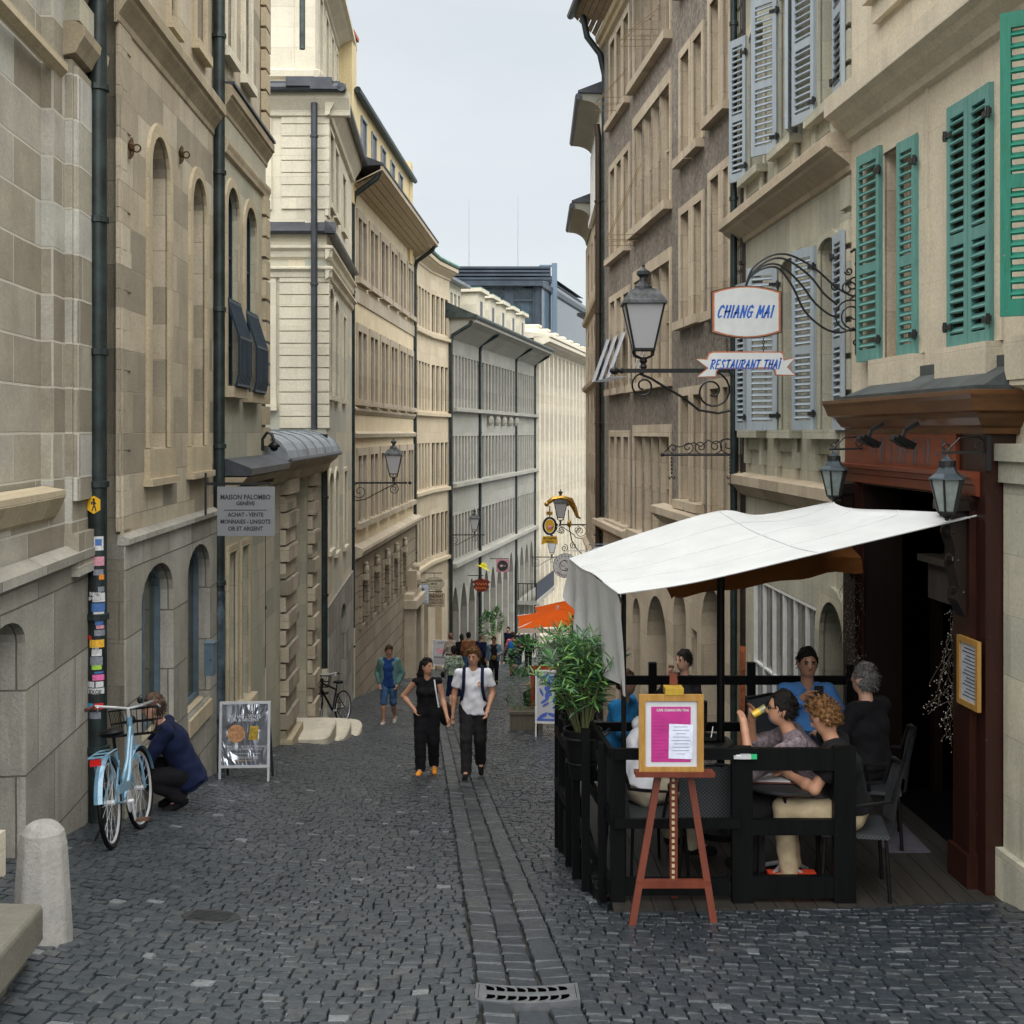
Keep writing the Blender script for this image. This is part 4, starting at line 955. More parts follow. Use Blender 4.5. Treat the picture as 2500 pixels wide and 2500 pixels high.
for a_, c_, zt_ in ((1548, 1567, -3.3), (1583, 1632, -3.0), (1648, 1679, -2.65), (1716, 1772, -2.35)):
    o_ = dict(u0=min(u(a_), u(c_)), u1=max(u(a_), u(c_)), z0=-8, z1=zt_, rise=abs(u(a_)-u(c_))*.48, depth=.5); gr.append(o_)
sl_ = dict(u0=min(u(1692), u(1706)), u1=max(u(1692), u(1706)), z0=-6, z1=-3.15, depth=.4); gr.append(sl_)
wall(fK, tK, lK, S_brown, [o_ for o_ in ops], 0, fK.L, -2.1, 9.3, 'wall', 0, rm=S_btrim)
wall(fK, tK, lK, S_btrim, gr+[dict(o_) for o_ in ops if o_['z0'] < -2.1], 0, fK.L, -8.5, -2.1, 'ground_floor_wall', .03)
for o_, sur, sill in W:
    kw = dict(surround=(sur, .025), sm=S_btrim) if sur else {}
    if sill: kw['sill'] = (.14, .14, .12); kw['sm'] = S_btrim
    window(fK, tK, lK, o_, S_btrim, M_dark_glass, 0, nx=1, nz=2, fw=.035, **kw)
for ua, ub, z0, z1 in mul:
    ua, ub = min(ua, ub), max(ua, ub); b = fK.mb(lK); b.box((ua-.12, -.01, z1), (ub+.12, .03, z1+.22)); b.box((ua-.16, -.02, z0-.16), (ub+.16, .16, z0-.003)); b.box((ua-.12, -.01, z0), (ua, .03, z1)); b.box((ub, -.01, z0), (ub+.12, .03, z1)); b.build('ribbon_window_surround', S_btrim, tK)
for o_ in gr[:4]: window(fK, tK, lK, o_, M_black_wood, M_dark_glass, .03, nx=2, nz=2, name='arched_door')
window(fK, tK, lK, sl_, M_black_wood, M_dark_glass, .03, simple=True, name='slit_window')
moulding(fK, tK, lK, S_btrim, 0, u(1622), [(.03, -1.62), (.12, -1.55), (.26, -1.42), (.26, -1.30), (0, -1.26)], 'ledge')
moulding(fK, tK, lK, S_btrim, u(1545), fK.L, [(.03, -2.3), (.10, -2.25), (.24, -2.14), (.24, -2.02), (0, -1.98)], 'ledge')
b = fK.mb(lK)
for i in range(6):
    oa, ob = .62*i/6+.01, .62*(i+1)/6-.01; b.face([(0, oa, 9.3+.09*i), (fK.L+.3, oa, 9.3+.09*i), (fK.L+.3, ob, 9.3+.09*(i+1)), (0, ob, 9.3+.09*(i+1))])
b.build('soffit', wood('soffit_brown', (.12, .08, .045), (.30, .21, .12), .8, (6, 6, 1.)), tK)
moulding(fK, tK, lK, M_plank, 0, fK.L+.02, [(0, 8.95), (.06, 9.0), (.08, 9.1), (.14, 9.15), (.16, 9.28), (.0, 9.3)], 'eave_moulding')
b = fK.mb(lK); b.prism([(.62, 9.84), (.70, 9.84), (.73, 9.98), (-4, 12.5), (-4, 9.4)], 0, fK.L+.32, 'x'); b.tube([(0, .70, 9.88), (fK.L+.34, .70, 9.88)], .09, 8); b.build('roof', M_pipe, tK)
carcass(fK, tK, lK, S_brown, 0, fK.L, -8.5, 9.3)
# ================= building J beyond
fJ = FacP((2.115, 28.9), (2.28, 38.), -1)
lJ = fJ.pt(0, 0, -6.7); tJ = thing('arched_window_house', 'narrow brown building beyond the twin pipes with bracketed eaves and pointed windows', 'building', lJ)
ops = []
for z0, z1, pt in ((-2.9, -1.2, 1), (-.6, 1.1, 1), (1.6, 3.0, 1), (3.9, 5.2, 0), (-5.6, -3.7, 1)):
    for c in (2.2, 3.6, 5.0, 7.2): ops.append(dict(u0=c-.38, u1=c+.38, z0=z0, z1=z1, rise=.45 if pt else 0, point=True, depth=.3))
wall(fJ, tJ, lJ, S_btrim, ops, 0, fJ.L, -9.5, 5.6, 'wall', 0)
for o_ in ops: window(fJ, tJ, lJ, o_, S_btrim, M_dark_glass, 0, simple=True)
for z_ in (3.3, -3.3, 1.3): moulding(fJ, tJ, lJ, S_btrim, 0, fJ.L, [(0, z_-.1), (.1, z_-.05), (.12, z_+.05), (0, z_+.1)], 'string_course')
carcass(fJ, tJ, lJ, S_brown, 0, fJ.L, -9.5, 7.6)
b = fJ.mb(lJ); b.box((.3, -.02, 5.6), (4.6, .03, 7.7)); b.build('white_storey', S_I, tJ)
b = fJ.mb(lJ); 
for i in range(9): b.box((.5+.45*i, .02, 5.8), (.62+.45*i, .08, 7.4))
b.box((.3, .02, 5.55), (4.6, .12, 5.7)); b.build('white_mullions', M_white, tJ)
def curved_eave(f, t, loc, u0, u1, z, o1, h, name):
    b = f.mb(loc); n = 8; pr = [(o1*math.sin(math.pi/2*i/n)*1.0 if False else o1*(1-math.cos(math.pi/2*i/n)), z+h*math.sin(math.pi/2*i/n)) for i in range(n+1)]
    pr2 = pr+[(o1+.05, z+h+.02), (o1+.03, z+h+.16), (-.5, z+h+.5), (-.5, z)]
    b.prism(pr2, u0, u1, 'x'); b.build(name, S_H, t)
    b = f.mb(loc); b.tube([(u0-.05, o1+.05, z+h+.08), (u1, o1+.05, z+h+.08)], .08, 8); b.prism([(o1+.06, z+h+.17), (o1+.06, z+h+.22), (-1.5, z+h+1.0), (-1.5, z+h+.1)], u0-.05, u1, 'x'); b.build('gutter_roof', M_zinc_dark, t)
curved_eave(fJ, tJ, lJ, .1, 4.8, 7.5, .5, .34, 'curved_eaves'); curved_eave(fJ, tJ, lJ, 4.9, 9., 5.75, .5, .4, 'curved_eaves')
b = fJ.mb(lJ); b.box((.2, -1.6, 7.9), (2.2, -.2, 9.0)); b.build('chimney', M_zinc_dark, tJ)
fJ2 = FacP((2.40, 38.), (5.5, 52.), -1)
lJ2 = fJ2.pt(0, 0, -8); t = thing('bend_house', 'house front past the bend on the right, mostly hidden behind the awning', 'building', lJ2)
wall(fJ2, t, lJ2, S_I, [], 0, fJ2.L, -13, 3.4, 'wall', 0, 3); moulding(fJ2, t, lJ2, M_zinc_dark, 0, fJ2.L, cornice_prof(3.4, .3, .4), 'eaves')
# ================= building M, grey green with pale blue shutters
fM = Fac(3.83, -.04, 12.03, 17.0, -1)
tM, lM = root_of(fM, 'shuttered_house', 'pale grey green house with pale blue louvred shutters behind the hanging signs')
u = fM.u; ops = []; W = []
for px0, px1 in ((2003, 2046), (1908, 1950), (1832, 1868)):
    for z0, z1 in ((.03, 2.03), (3.38, 5.3)):
        o_ = dict(u0=min(u(px0), u(px1)), u1=max(u(px0), u(px1)), z0=z0, z1=z1, rise=.12, depth=.24); ops.append(o_)
shop = dict(u0=u(2000), u1=u(1842), z0=-4.1, z1=-1.9, depth=.35); ad = dict(u0=u(2070), u1=u(2010), z0=-6, z1=-1.75, rise=.4, depth=.4)
wall(fM, tM, lM, S_M, ops+[shop, ad], 0, fM.L, -6, 9.3, 'wall', 0)
for o_ in ops:
    wn = window(fM, tM, lM, o_, S_M, M_dark_glass, 0, nx=1, nz=2, fw=.03, surround=(.09, .03), sm=S_M, sill=(.10, .15, .14))
    b = fM.mb(lM); a_, c_ = o_['u0']-.10, o_['u1']+.10; z = o_['z0']-.1
    b.box((a_+.02, -.01, z-.34), (a_+.14, .07, z)); b.box((c_-.14, -.01, z-.34), (c_-.02, .07, z)); b.box((a_+.02, -.01, z-.16), (c_-.02, .04, z)); b.build('apron', S_M, wn)
window(fM, tM, lM, shop, M_white, glass('shopfront_glass', (.12, .13, .12), .08), 0, set_=.05, nx=6, nz=2, fw=.035, name='shopfront')
window(fM, tM, lM, ad, M_black_wood, M_dark_glass, 0, nx=1, nz=2, surround=(.16, .05), sm=S_M, name='arched_door')
moulding(fM, tM, lM, S_btrim, -.0, fM.L+.12, cornice_prof(2.55, .38, .28), 'cornice'); moulding(fM, tM, lM, S_btrim, 0, fM.L+.1, [(0, -.86), (.05, -.84), (.14, -.72), (.16, -.70), (.16, -.58), (0, -.54)], 'ledge'); moulding(fM, tM, lM, S_btrim, 0, fM.L+.1, cornice_prof(6.0, .4, .3), 'upper_cornice')
for ua_, ub_ in ((.02, .30), (fM.L-.34, fM.L+.03)):
    b = fM.mb(lM)
    for z_ in np.arange(-.3, 8, .36):
        if abs(z_-2.7) >= .35: b.box((ua_, -.02, z_), (ub_, .05, z_+.30))
    b.build('quoins', S_M, tM)
carcass(fM, tM, lM, S_M, 0, fM.L, -6, 9.3)
# ================= building L, ivory with green shutters
fL = Fac(4.046, -.06, 4.2, 12.03, -1)
tL, lL = root_of(fL, 'ivory_house', 'ivory stone building with green louvred shutters above the wooden restaurant porch')
u = fL.u
O1 = dict(u0=u(2246), u1=u(2160), z0=.66, z1=2.52, depth=.28); O2 = dict(u0=u(2431), u1=u(2330), z0=.66, z1=2.52, depth=.2); O3 = dict(u0=u(2620), u1=u(2510), z0=.66, z1=2.52, depth=.28)
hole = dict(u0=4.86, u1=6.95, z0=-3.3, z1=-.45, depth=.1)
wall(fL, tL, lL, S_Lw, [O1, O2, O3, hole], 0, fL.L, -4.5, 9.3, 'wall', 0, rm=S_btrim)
for o_ in (O1, O2, O3):
    wn = window(fL, tL, lL, o_, S_btrim, M_dark_glass, 0, nx=1, nz=1, fw=.03, surround=(.13, .018), sm=S_Lw)
    b = fL.mb(lL); a_, c_ = o_['u0']-.10, o_['u1']+.10; b.box((a_, -.01, .36), (c_, .12, .655)); b.prism([(0, .22), (.03, .22), (.06, .28), (.11, .32), (.11, .36), (0, .36)], a_+.05, c_-.05, 'x'); b.build('sill_block', S_Lw, wn)
moulding(fL, tL, lL, S_Lw, -.0, fL.L+.05, [(0, 2.84), (.05, 2.86), (.07, 2.92), (.17, 3.0), (.2, 3.05), (.26, 3.08), (.26, 3.26), (.0, 3.36)], 'cornice')
u4 = dict(u0=u(2240)-.1, u1=u(2165)+.1, z0=4.1, z1=6., depth=.2); b = fL.mb(lL); b.box((u(2440), -.01, 3.95), (u(2135), .12, 4.05)); b.box((u(2430), -.01, 3.75), (u(2145), .06, 3.95)); b.build('upper_sill', S_Lw, tL)
b = fL.mb(lL); b.box((u(2280), -.01, 3.3), (u(2300)+.25, .03, 9)); b.box((u(2262), -.01, .3), (u(2275)+.05, .018, 2.85)); b.build('wall_strips', S_Lw, tL)
b = fL.mb(lL); b.box((u(2500)-.9, -.01, -3.7), (u(2484), .10, -.2)); b.box((u(2500)-.9, -.01, -3.7), (u(2481), .15, -2.9)); b.box((u(2500)-.9, -.01, -.20), (u(2470)-.02, .16, -.08)); b.box((u(2500)-.9, -.01, -.35), (u(2480), .13, -.20)); b.build('stone_pier', S_M, tL)
b = fL.mb(lL); b.box((0, -8, -4.5), (fL.L, -3.2, 9.3)); b.box((0, -3.2, .0), (fL.L, -.5, 9.3)); b.build('rear_walls', S_Lw, tL)
b = fL.mb(lL)
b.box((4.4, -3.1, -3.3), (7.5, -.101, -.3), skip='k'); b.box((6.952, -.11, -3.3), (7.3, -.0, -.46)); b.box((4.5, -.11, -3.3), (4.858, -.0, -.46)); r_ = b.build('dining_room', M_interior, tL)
# ---- shutters
def shutter(f, hinge_u, o0, z0, z1, w_, ang, mat, label, group, near=1, gaps=2, name='shutter', hm=M_iron, thick=.038):
    """louvred leaf hinged at hinge_u; ang = opening from flat on the wall, near=+1 leaf runs towards greater u"""
    q = f.pt(hinge_u, o0, z0); t = thing(name, label, 'shutter', q, group=group)
    ca, sa = math.cos(ang), math.sin(ang)
    def T(x, y, z):
        uu = hinge_u+near*(x*ca-y*sa*1.); oo = o0+x*sa+y*ca
        return f.T(uu, oo, z0+z)
    h = z1-z0; st = .065
    b = MB(T, q)
    b.box((0, 0, 0), (st, thick, h)); b.box((w_-st, 0, 0), (w_, thick, h))
    rails = [0, h*.5, h]; b.box((st, .001, 0), (w_-st, thick-.001, .11)); b.box((st, .001, h-.10), (w_-st, thick-.001, h)); b.box((st, .001, h*.42), (w_-st, thick-.001, h*.42+.09)); b.build('leaf_frame', mat, t)
    b = MB(T, q)
    for a_, c_ in ((.11, h*.42), (h*.42+.09, h-.10)):
        n = int((c_-a_)/.072)
        for i in range(n):
            z = a_+(c_-a_)*(i+.5)/n
            b.obox((w_/2, thick/2, z), (w_/2-st, 0, 0), (0, .022, -.020 if near else .02), (0, .005, .006))
    b.build('louvres', mat, t)
    for z in (.18, h-.22):
        b = MB(T, q); b.box((-.05, thick, z-.02), (.10, thick+.012, z+.02)); b.lathe([(.016, z-.04), (.016, z+.04)], 8, (-.01, thick+.01, 0)); b.build('hinge', hm, t)
    return t
M_sh_green = wood('green_paint', (.075, .21, .19), (.13, .31, .275), .55, (16, 16, 2.5), chips=(.16, .17, .14))
M_sh_deep = wood('green_paint_deep', (.010, .135, .085), (.018, .20, .135), .5, (16, 16, 2.5), chips=(.2, .2, .17))
M_sh_blue = wood('pale_blue_paint', (.27, .32, .36), (.36, .41, .45), .6, (14, 14, 2))
gg = 'green shutters of the ivory house'
shutter(fL, u(2160), .02, .66, 2.60, .50, R(4), M_sh_green, 'green louvred shutter folded flat left of the half open window', gg, 1)
shutter(fL, u(2248), .015, .64, 2.50, u(2209)-u(2248), R(4), M_sh_green, 'green louvred shutter closed over the near half of the half open window', gg, 1)
shutter(fL, u(2328), .02, .64, 2.54, (u(2328)-u(2433))/2-.004, R(-1), M_sh_green, 'left leaf of the closed pair of green shutters above the porch roof', gg, -1)
shutter(fL, u(2433), .02, .64, 2.54, (u(2328)-u(2433))/2-.004, R(-1), M_sh_green, 'right leaf of the closed pair of green shutters above the porch roof', gg, 1)
# big near leaf, swung out
shutter(fL, (7.62-4.2)/fL.dir.y, .03, .74, 2.68, .50, R(52), M_sh_deep, 'deep green peeling shutter swung out at the right edge of the picture', gg, 1)
gb = 'pale blue shutters of the grey green house'
for row, (z0, z1) in enumerate(((.02, 2.0), (3.38, 5.3))):
    rn = ('lower row', 'upper row')[row]
    shutter(fM, fM.u(2046)-.02, .03, z0, z1, .40, R(4), M_sh_blue, 'pale blue shutter folded flat beside the ivory house, '+rn, gb, -1)
    shutter(fM, fM.u(2000), .03, z0, z1, .43, R(17), M_sh_blue, 'pale blue shutter standing ajar left of the nearest window, '+rn, gb, 1)
    if row == 1: shutter(fM, fM.u(1950)-.01, .03, z0, z1, .36, R(30), M_sh_blue, 'pale blue shutter pressed against its neighbour, '+rn, gb, -1)
    shutter(fM, fM.u(1906), .03, z0, z1, .40, R(50 if row == 0 else 35), M_sh_blue, 'pale blue shutter swung out from the middle window, '+rn, gb, 1)
    shutter(fM, fM.u(1830), .03, z0, z1, .35, R(25 if row else 8), M_sh_blue, 'pale blue shutter at the far window by the dark pipes, '+rn, gb, 1)

# ================= timber porch of the restaurant
M_pw = wood('porch_wood', (.014, .0045, .003), (.032, .009, .005), .42, (10, 10, 1.2), spec=.25); M_pwo = wood('porch_cornice', (.055, .023, .008), (.12, .050, .015), .35, (2, 2, 8)); M_pws = wood('porch_side', (.016, .0045, .003), (.032, .008, .005), .4, (9, 9, .8), chips=(.16, .09, .04)); M_pwb = wood('porch_panel', (.12, .026, .009), (.17, .038, .012), .5, (2, 2, 8)); M_pwd = wood('porch_dark', (.006, .0035, .003), (.016, .008, .005), .4)
q = fL.pt(u(2340), 0, -3.25); tP = thing('wooden_porch', 'brown wooden restaurant porch with slate canopy, carved brackets and orange frieze', 'porch', q)
pl, pr = 6.95, 4.86     # opening, far and near ends (u)
un, uf = u(2475)-.0, u(2060)+.1     # near and far outer ends
un = 4.41; uf = 7.38
fp = .22
b = fL.mb(q)
b.box((un, -.01, -3.3), (pr, fp, .02)); b.build('side_post', M_pws, tP)
b = fL.mb(q); b.box((pr-.30, fp, -3.25), (pr-.02, fp+.05, -.45)); b.box((pr-.33, fp-.0, -3.3), (pr+.01, fp+.08, -3.0)); b.build('pilaster', M_pw, tP); b = fL.mb(q); b.box((pl, -.01, -3.3), (uf, fp, -.45)); b.box((pl+.04, fp, -3.25), (uf-.06, fp+.04, -.45)); b.build('pilaster', M_pw, tP)
b = fL.mb(q); b.box((pr, -.02, -.47), (uf, fp, .02)); b.build('lintel', M_pw, tP)
b = fL.mb(q)
b.box((pr-.02, fp, -.30), (uf-.08, fp+.03, -.0)); b.build('frieze_panel', M_pwb, tP)
moulding(fL, tP, q, M_pwb, pr-.36, uf+.02, [(fp, -.46), (fp+.03, -.45), (fp+.035, -.38), (fp+.05, -.37), (fp+.055, -.33), (fp+.09, -.32), (fp+.10, -.29), (fp, -.28)], 'architrave')
pc = [(0, 0), (.05, .01), (.06, .05), (.10, .07), (.14, .12), (.15, .15), (.22, .17), (.25, .25), (.27, .28), (.27, .31), (0, .33)]
pc = [(p[0]*.8, p[1]) for p in pc]; cu0, cu1 = un-.02, uf-.2
b = fL.mb(q)
for p_, r_ in zip(pc, pc[1:]):
    # mitred cornice: front run plus both returns
    def pt3(pp, e): return [(cu0-pp[0], fp+pp[0], pp[1]-.02), (cu1+pp[0], fp+pp[0], pp[1]-.02)][e]
    b.face([pt3(p_, 0), pt3(p_, 1), pt3(r_, 1), pt3(r_, 0)])
    for e in (0, 1):
        g0 = pt3(p_, e); g1 = pt3(r_, e); b.face([g0, g1, (g1[0], 0, g1[2]), (g0[0], 0, g0[2])])
b.build('cornice', M_pwo, tP)
b = fL.mb(q); e = .12; zc = .30
fr = [(cu0-e, fp+e, zc), (cu1+e, fp+e, zc)]; bk = [(cu0-e+.1, 0, zc+.19), (cu1+e-.5, 0, zc+.19)]
b.face([fr[0], fr[1], bk[1], bk[0]]); b.face([fr[0], bk[0], (cu0-e, 0, zc)]); b.face([fr[1], bk[1], (cu1+e, 0, zc)])
b.box((cu0-e, 0, zc-.02), (cu1+e, fp+e, zc-.001)); b.bar(fr[0], fr[1], .035, .05); b.bar(fr[0], (cu0-e, 0, zc), .035, .05); b.bar(fr[1], (cu1+e, 0, zc), .035, .05)
b.bar((bk[0][0], .02, bk[0][2]), (bk[1][0], .02, bk[1][2]), .04, .12)
b.build('slate_canopy', plain('slate_sheet', (.06, .072, .075), .5, .1, .4, .3, 2.5), tP)
for uu in (pr-.16, pl+.20):
    b = fL.mb(q)
    prf = [(fp, -.50), (fp+.18, -.50), (fp+.19, -.58), (fp+.15, -.62), (fp+.17, -.72), (fp+.13, -.84), (fp+.14, -.95), (fp+.10, -1.12), (fp+.12, -1.2), (fp+.04, -1.35), (fp, -1.4)]
    b.prism(prf, uu-.09, uu+.09, 'x'); b.box((uu-.14, fp, -.56), (uu+.14, fp+.20, -.49)); b.box((uu-.12, fp, -.47), (uu+.12, fp+.16, -.49))
    for z_ in (-.72, -.92, -1.15): b.ball((uu, fp+.14-.17*(-.72-z_), z_), .07, 8, 6, (1.4, .8, .8))
    b.build('carved_bracket', M_pwd, tP, smooth=False)
# recessed transom with turned balusters and glazed doors
b = fL.mb(q); b.box((pr, -.62, -1.16), (pl, -.30, -1.10)); b.box((pr, -.5, -1.5), (pl, -.4, -1.16)); b.build('transom_shelf', wood('grey_shelf', (.10, .085, .07), (.16, .14, .12), .7), tP)
b = fL.mb(q)
for i in range(6):
    uu = pr+(pl-pr)*(i+.5)/6; b.box((uu-.05, -.6, -1.1), (uu+.05, -.5, -.45)); b.prism([(uu-.25, -.45), (uu+.25, -.45), (uu+.03, -.75), (uu-.03, -.75)], -.6, -.5, 'y')
b.build('transom_posts', M_pw, tP)
b = fL.mb(q)
for a_, c_ in ((pr, pr+.1), (pr+.62, pr+.70), ((pr+pl)/2+.3, (pr+pl)/2+.38), (pl-.1, pl)): b.box((a_, -.5, -3.24), (c_, -.42, -1.5))
b.build('door_posts', M_pwd, tP)
b = fL.mb(q); b.box((pl-.06, -.14, -3.3), (pl-.002, fp-.03, -.46)); b.build('door_jamb', M_pwd, tP)
b = fL.mb(q); b.box((pr, -.9, -3.3), (pl, .0, -3.235)); b.build('threshold', M_black_wood, tP)
# ------------------------------------------------------------------ writing
def text_mesh(name, txt, size, mat, T, parent, off=(0, 0, 0), align='CENTER', bold=0., ext=.0, sx=1., shear=0., uni=False, font_spacing=1.):
    """the text as flat mesh faces; T maps (x right, 0, z up) to world"""
    cu = bpy.data.curves.new(name, 'FONT'); cu.body = txt; cu.size = size; cu.align_x = align; cu.offset = bold; cu.resolution_u = 2; cu.shear = shear; cu.space_character = font_spacing
    ob = bpy.data.objects.new(name, cu); COL.objects.link(ob)
    dg = bpy.context.evaluated_depsgraph_get(); me = bpy.data.meshes.new_from_object(ob.evaluated_get(dg))
    bpy.data.objects.remove(ob); bpy.data.curves.remove(cu)
    for v in me.vertices: v.co = Vector(T(v.co.x*sx, 0, v.co.y))-Vector(off)
    me.materials.clear(); me.materials.append(mat); me.name = name
    o = bpy.data.objects.new(name, me); COL.objects.link(o); o.parent = parent
    ALLCH.setdefault(parent.name, []).append(o); return o
STR = {  # brush capitals: strokes in a unit cell
 'C': [[(.85,.85),(.6,1),(.3,.9),(.08,.55),(.1,.2),(.35,0),(.75,.15)]], 'H': [[(.15,1),(.1,0)],[(.85,1),(.8,-.02)],[(.05,.5),(.95,.55)]],
 'I': [[(.5,1),(.45,0)]], 'A': [[(.05,0),(.5,1),(.85,0)],[(.15,.38),(.85,.42)]], 'N': [[(.1,0),(.15,1),(.8,.02),(.9,1)]],
 'G': [[(.85,.85),(.6,1),(.3,.9),(.08,.55),(.1,.2),(.4,0),(.8,.12),(.82,.45)],[(.5,.45),(.98,.47)]], 'M': [[(.05,0),(.2,1),(.5,.3),(.85,1),(.95,0)]],
 'R': [[(.12,0),(.15,1)],[(.0,.95),(.6,1),(.85,.78),(.6,.55),(.15,.48),(.9,0)]], 'E': [[(.8,1),(.15,.98),(.1,0),(.8,.03)],[(.12,.5),(.68,.53)]],
 'S': [[(.85,.88),(.5,1),(.18,.8),(.4,.55),(.75,.35),(.65,.05),(.3,0),(.05,.14)]], 'T': [[(0,.96),(.98,1)],[(.5,1),(.42,0)]], 'U': [[(.12,1),(.1,.25),(.35,0),(.65,.1),(.85,.4),(.9,1)]],
 'Ï': [[(.5,.9),(.45,0)],[(.25,1.12),(.27,1.2)],[(.68,1.12),(.7,1.2)]]}
def brush(name, txt, x0, z0, h, width, mat, T, parent, off, slant=.28, wd=.085, y=0.):
    un = sum(.55 if c == ' ' else .20+.80*(1.15 if c == 'M' else (.35 if c in 'IÏ' else 1)) for c in txt); adv = (width-slant*h)/un
    mb = MB(T, off); x = x0
    for ch in txt:
        if ch == ' ': x += adv*.55; continue
        cw = adv*.80*(1.15 if ch == 'M' else (.35 if ch in 'IÏ' else 1))
        for st in STR[ch]:
            n = len(st)
            for i, (a, b) in enumerate(zip(st, st[1:])):
                w0 = wd*h*(1.25-.45*i/n); w1 = wd*h*(1.25-.45*(i+1)/n)
                pa = Vector((x+a[0]*cw+slant*a[1]*h, z0+a[1]*h)); pb = Vector((x+b[0]*cw+slant*b[1]*h, z0+b[1]*h))
                d = pb-pa; l = d.length; d /= max(l, 1e-6); nrm = Vector((-d.y, d.x)); pa2 = pa-d*w0*.35; pb2 = pb+d*w1*.35
                yy = y-.0001*(i % 7)
                mb.face([(pa2+nrm*w0*.5).to_3d().xzy if False else (pa2.x+nrm.x*w0*.5, yy, pa2.y+nrm.y*w0*.5), (pa2.x-nrm.x*w0*.5, yy, pa2.y-nrm.y*w0*.5), (pb2.x-nrm.x*w1*.5, yy, pb2.y-nrm.y*w1*.5), (pb2.x+nrm.x*w1*.5, yy, pb2.y+nrm.y*w1*.5)])
        x += cw+adv*.20
    return mb.build(name, mat, parent), x
M_ink = plain('ink', (.02, .022, .03), .6); M_blueink = plain('blue_lettering', (.01, .09, .42), .5, var=.05); M_redbrown = plain('redbrown_edge', (.42, .13, .05), .5)
M_enamel = plain('white_enamel', (.55, .57, .57), .3, var=.04); M_greysign = plain('grey_sign', (.21, .22, .235), .4, var=.03); M_paper = plain('paper', (.50, .51, .54), .7, var=.04)
M_alu = plain('aluminium', (.62, .64, .67), .35, .4, .5, .05); M_gold = plain('gilt', (.62, .36, .07), .3, .8, .5, .4, 14); M_yel = plain('yellow_sign', (.80, .46, .02), .45, var=.08)
M_skinpink = plain('pink_print', (.75, .35, .42), .5)
# ------------------------------------------------------------------ downpipes
def vpipe(label, px, d, y0px, y1px, r, mat=M_pipe, z1=None, step=1.6, **kw):
    x = (px-CX)/F*d; zt = (HY-y0px)/F*d; zb = gz(x, d)-.05 if z1 is None else z1
    cl = ladder(x, d, zb+.7, zt-.2, step); return drainpipe(label, [(x, d, zt), (x, d, (zt+zb)/2), (x, d, zb)], r, mat, collars=cl, **kw)
pA_ = vpipe('thick dark downpipe plastered with stickers beside the nearest ashlar wall', 238, 10.70, -500, 0, .082, step=1.15)
# sticker and trail marks on the pipe: curved patches
xP, dP = (238-CX)/F*10.70, 10.70
def patch(parent, off, zc, h, a0, a1, mat, r=.0835, name='sticker'):
    b = MB(off=off); n = 5
    # angles measured from the direction towards the street/camera
    for i in range(n):
        t0, t1 = a0+(a1-a0)*i/n, a0+(a1-a0)*(i+1)/n
        f0 = lambda t, z: (xP+r*math.sin(t), dP-r*math.cos(t), z)
        b.face([f0(t0, zc-h/2), f0(t1, zc-h/2), f0(t1, zc+h/2), f0(t0, zc+h/2)])
    return b.build(name, mat, parent)
pbase = pA_.location.copy()
r3 = random.Random(5)
stk = [(1325, 34, 'w', -.2, 1.0), (1322, 16, 'b', .1, .8), (1368, 22, 'p', -.3, 1.1), (1395, 14, 'g', -.1, 1.), (1407, 12, 'o', .5, 1.1), (1435, 18, 'k', -1.1, .1), (1436, 12, 'g', .4, 1.1), (1456, 22, 'w', -.2, 1.2), (1480, 20, 'b', -.3, 1.2), (1497, 12, 'w', -.1, 1.1), (1507, 13, 'k', -1.1, -.2), (1515, 16, 'b', .1, 1.), (1528, 8, 'p', .2, 1.1), (1542, 14, 'g', .0, 1.2), (1553, 10, 'r', -1.2, -.3), (1568, 19, 'y', -.6, 1.1), (1590, 16, 'w', -.3, .8), (1610, 20, 'g', -.5, .9), (1625, 12, 'l', -.3, .8), (1638, 5, 'b', 0, 1.), (1650, 14, 'm', -.2, 1.1), (1667, 14, 'w', -.9, .0), (1667, 14, 'w', .15, 1.), (1683, 14, 'w', -.8, 1.1), (1705, 14, 'k', -.6, .5), (1720, 15, 'c', -1., -.1), (1720, 15, 'r', .0, 1.), (1742, 16, 'g', -.6, .7)]
SC_ = {'w': (.62,.63,.65), 'b': (.06,.16,.42), 'p': (.6,.28,.35), 'g': (.22,.24,.28), 'o': (.75,.25,.03), 'k': (.02,.02,.02), 'r': (.6,.03,.03), 'y': (.8,.45,.04), 'l': (.35,.6,.08), 'm': (.75,.15,.4), 'c': (.05,.35,.6)}
for i, (yy, hh, c, a0, a1) in enumerate(stk):
    patch(pA_, pbase, (HY-yy)/F*10.70, hh/F*10.70, a0*.95, a1*.95, plain('sticker_'+c, SC_[c], .5, var=.2, scale=60), .0835+.0006*(i % 3))
def TP(x, y, z): return (xP+x, dP-.0875+y, z)
for s_, yy, sz in (('BOMS', 1451, .045), ('SNACK', 1462, .042), ('19!', 1588, .06), ('EXOE', 1689, .05)):
    text_mesh('lettering', s_, sz, M_ink if yy in (1689,) else M_enamel, lambda x, y, z, yy=yy: TP(x+.01, 0, z+(HY-yy)/F*10.70), pA_, pbase, bold=.001, sx=.85)
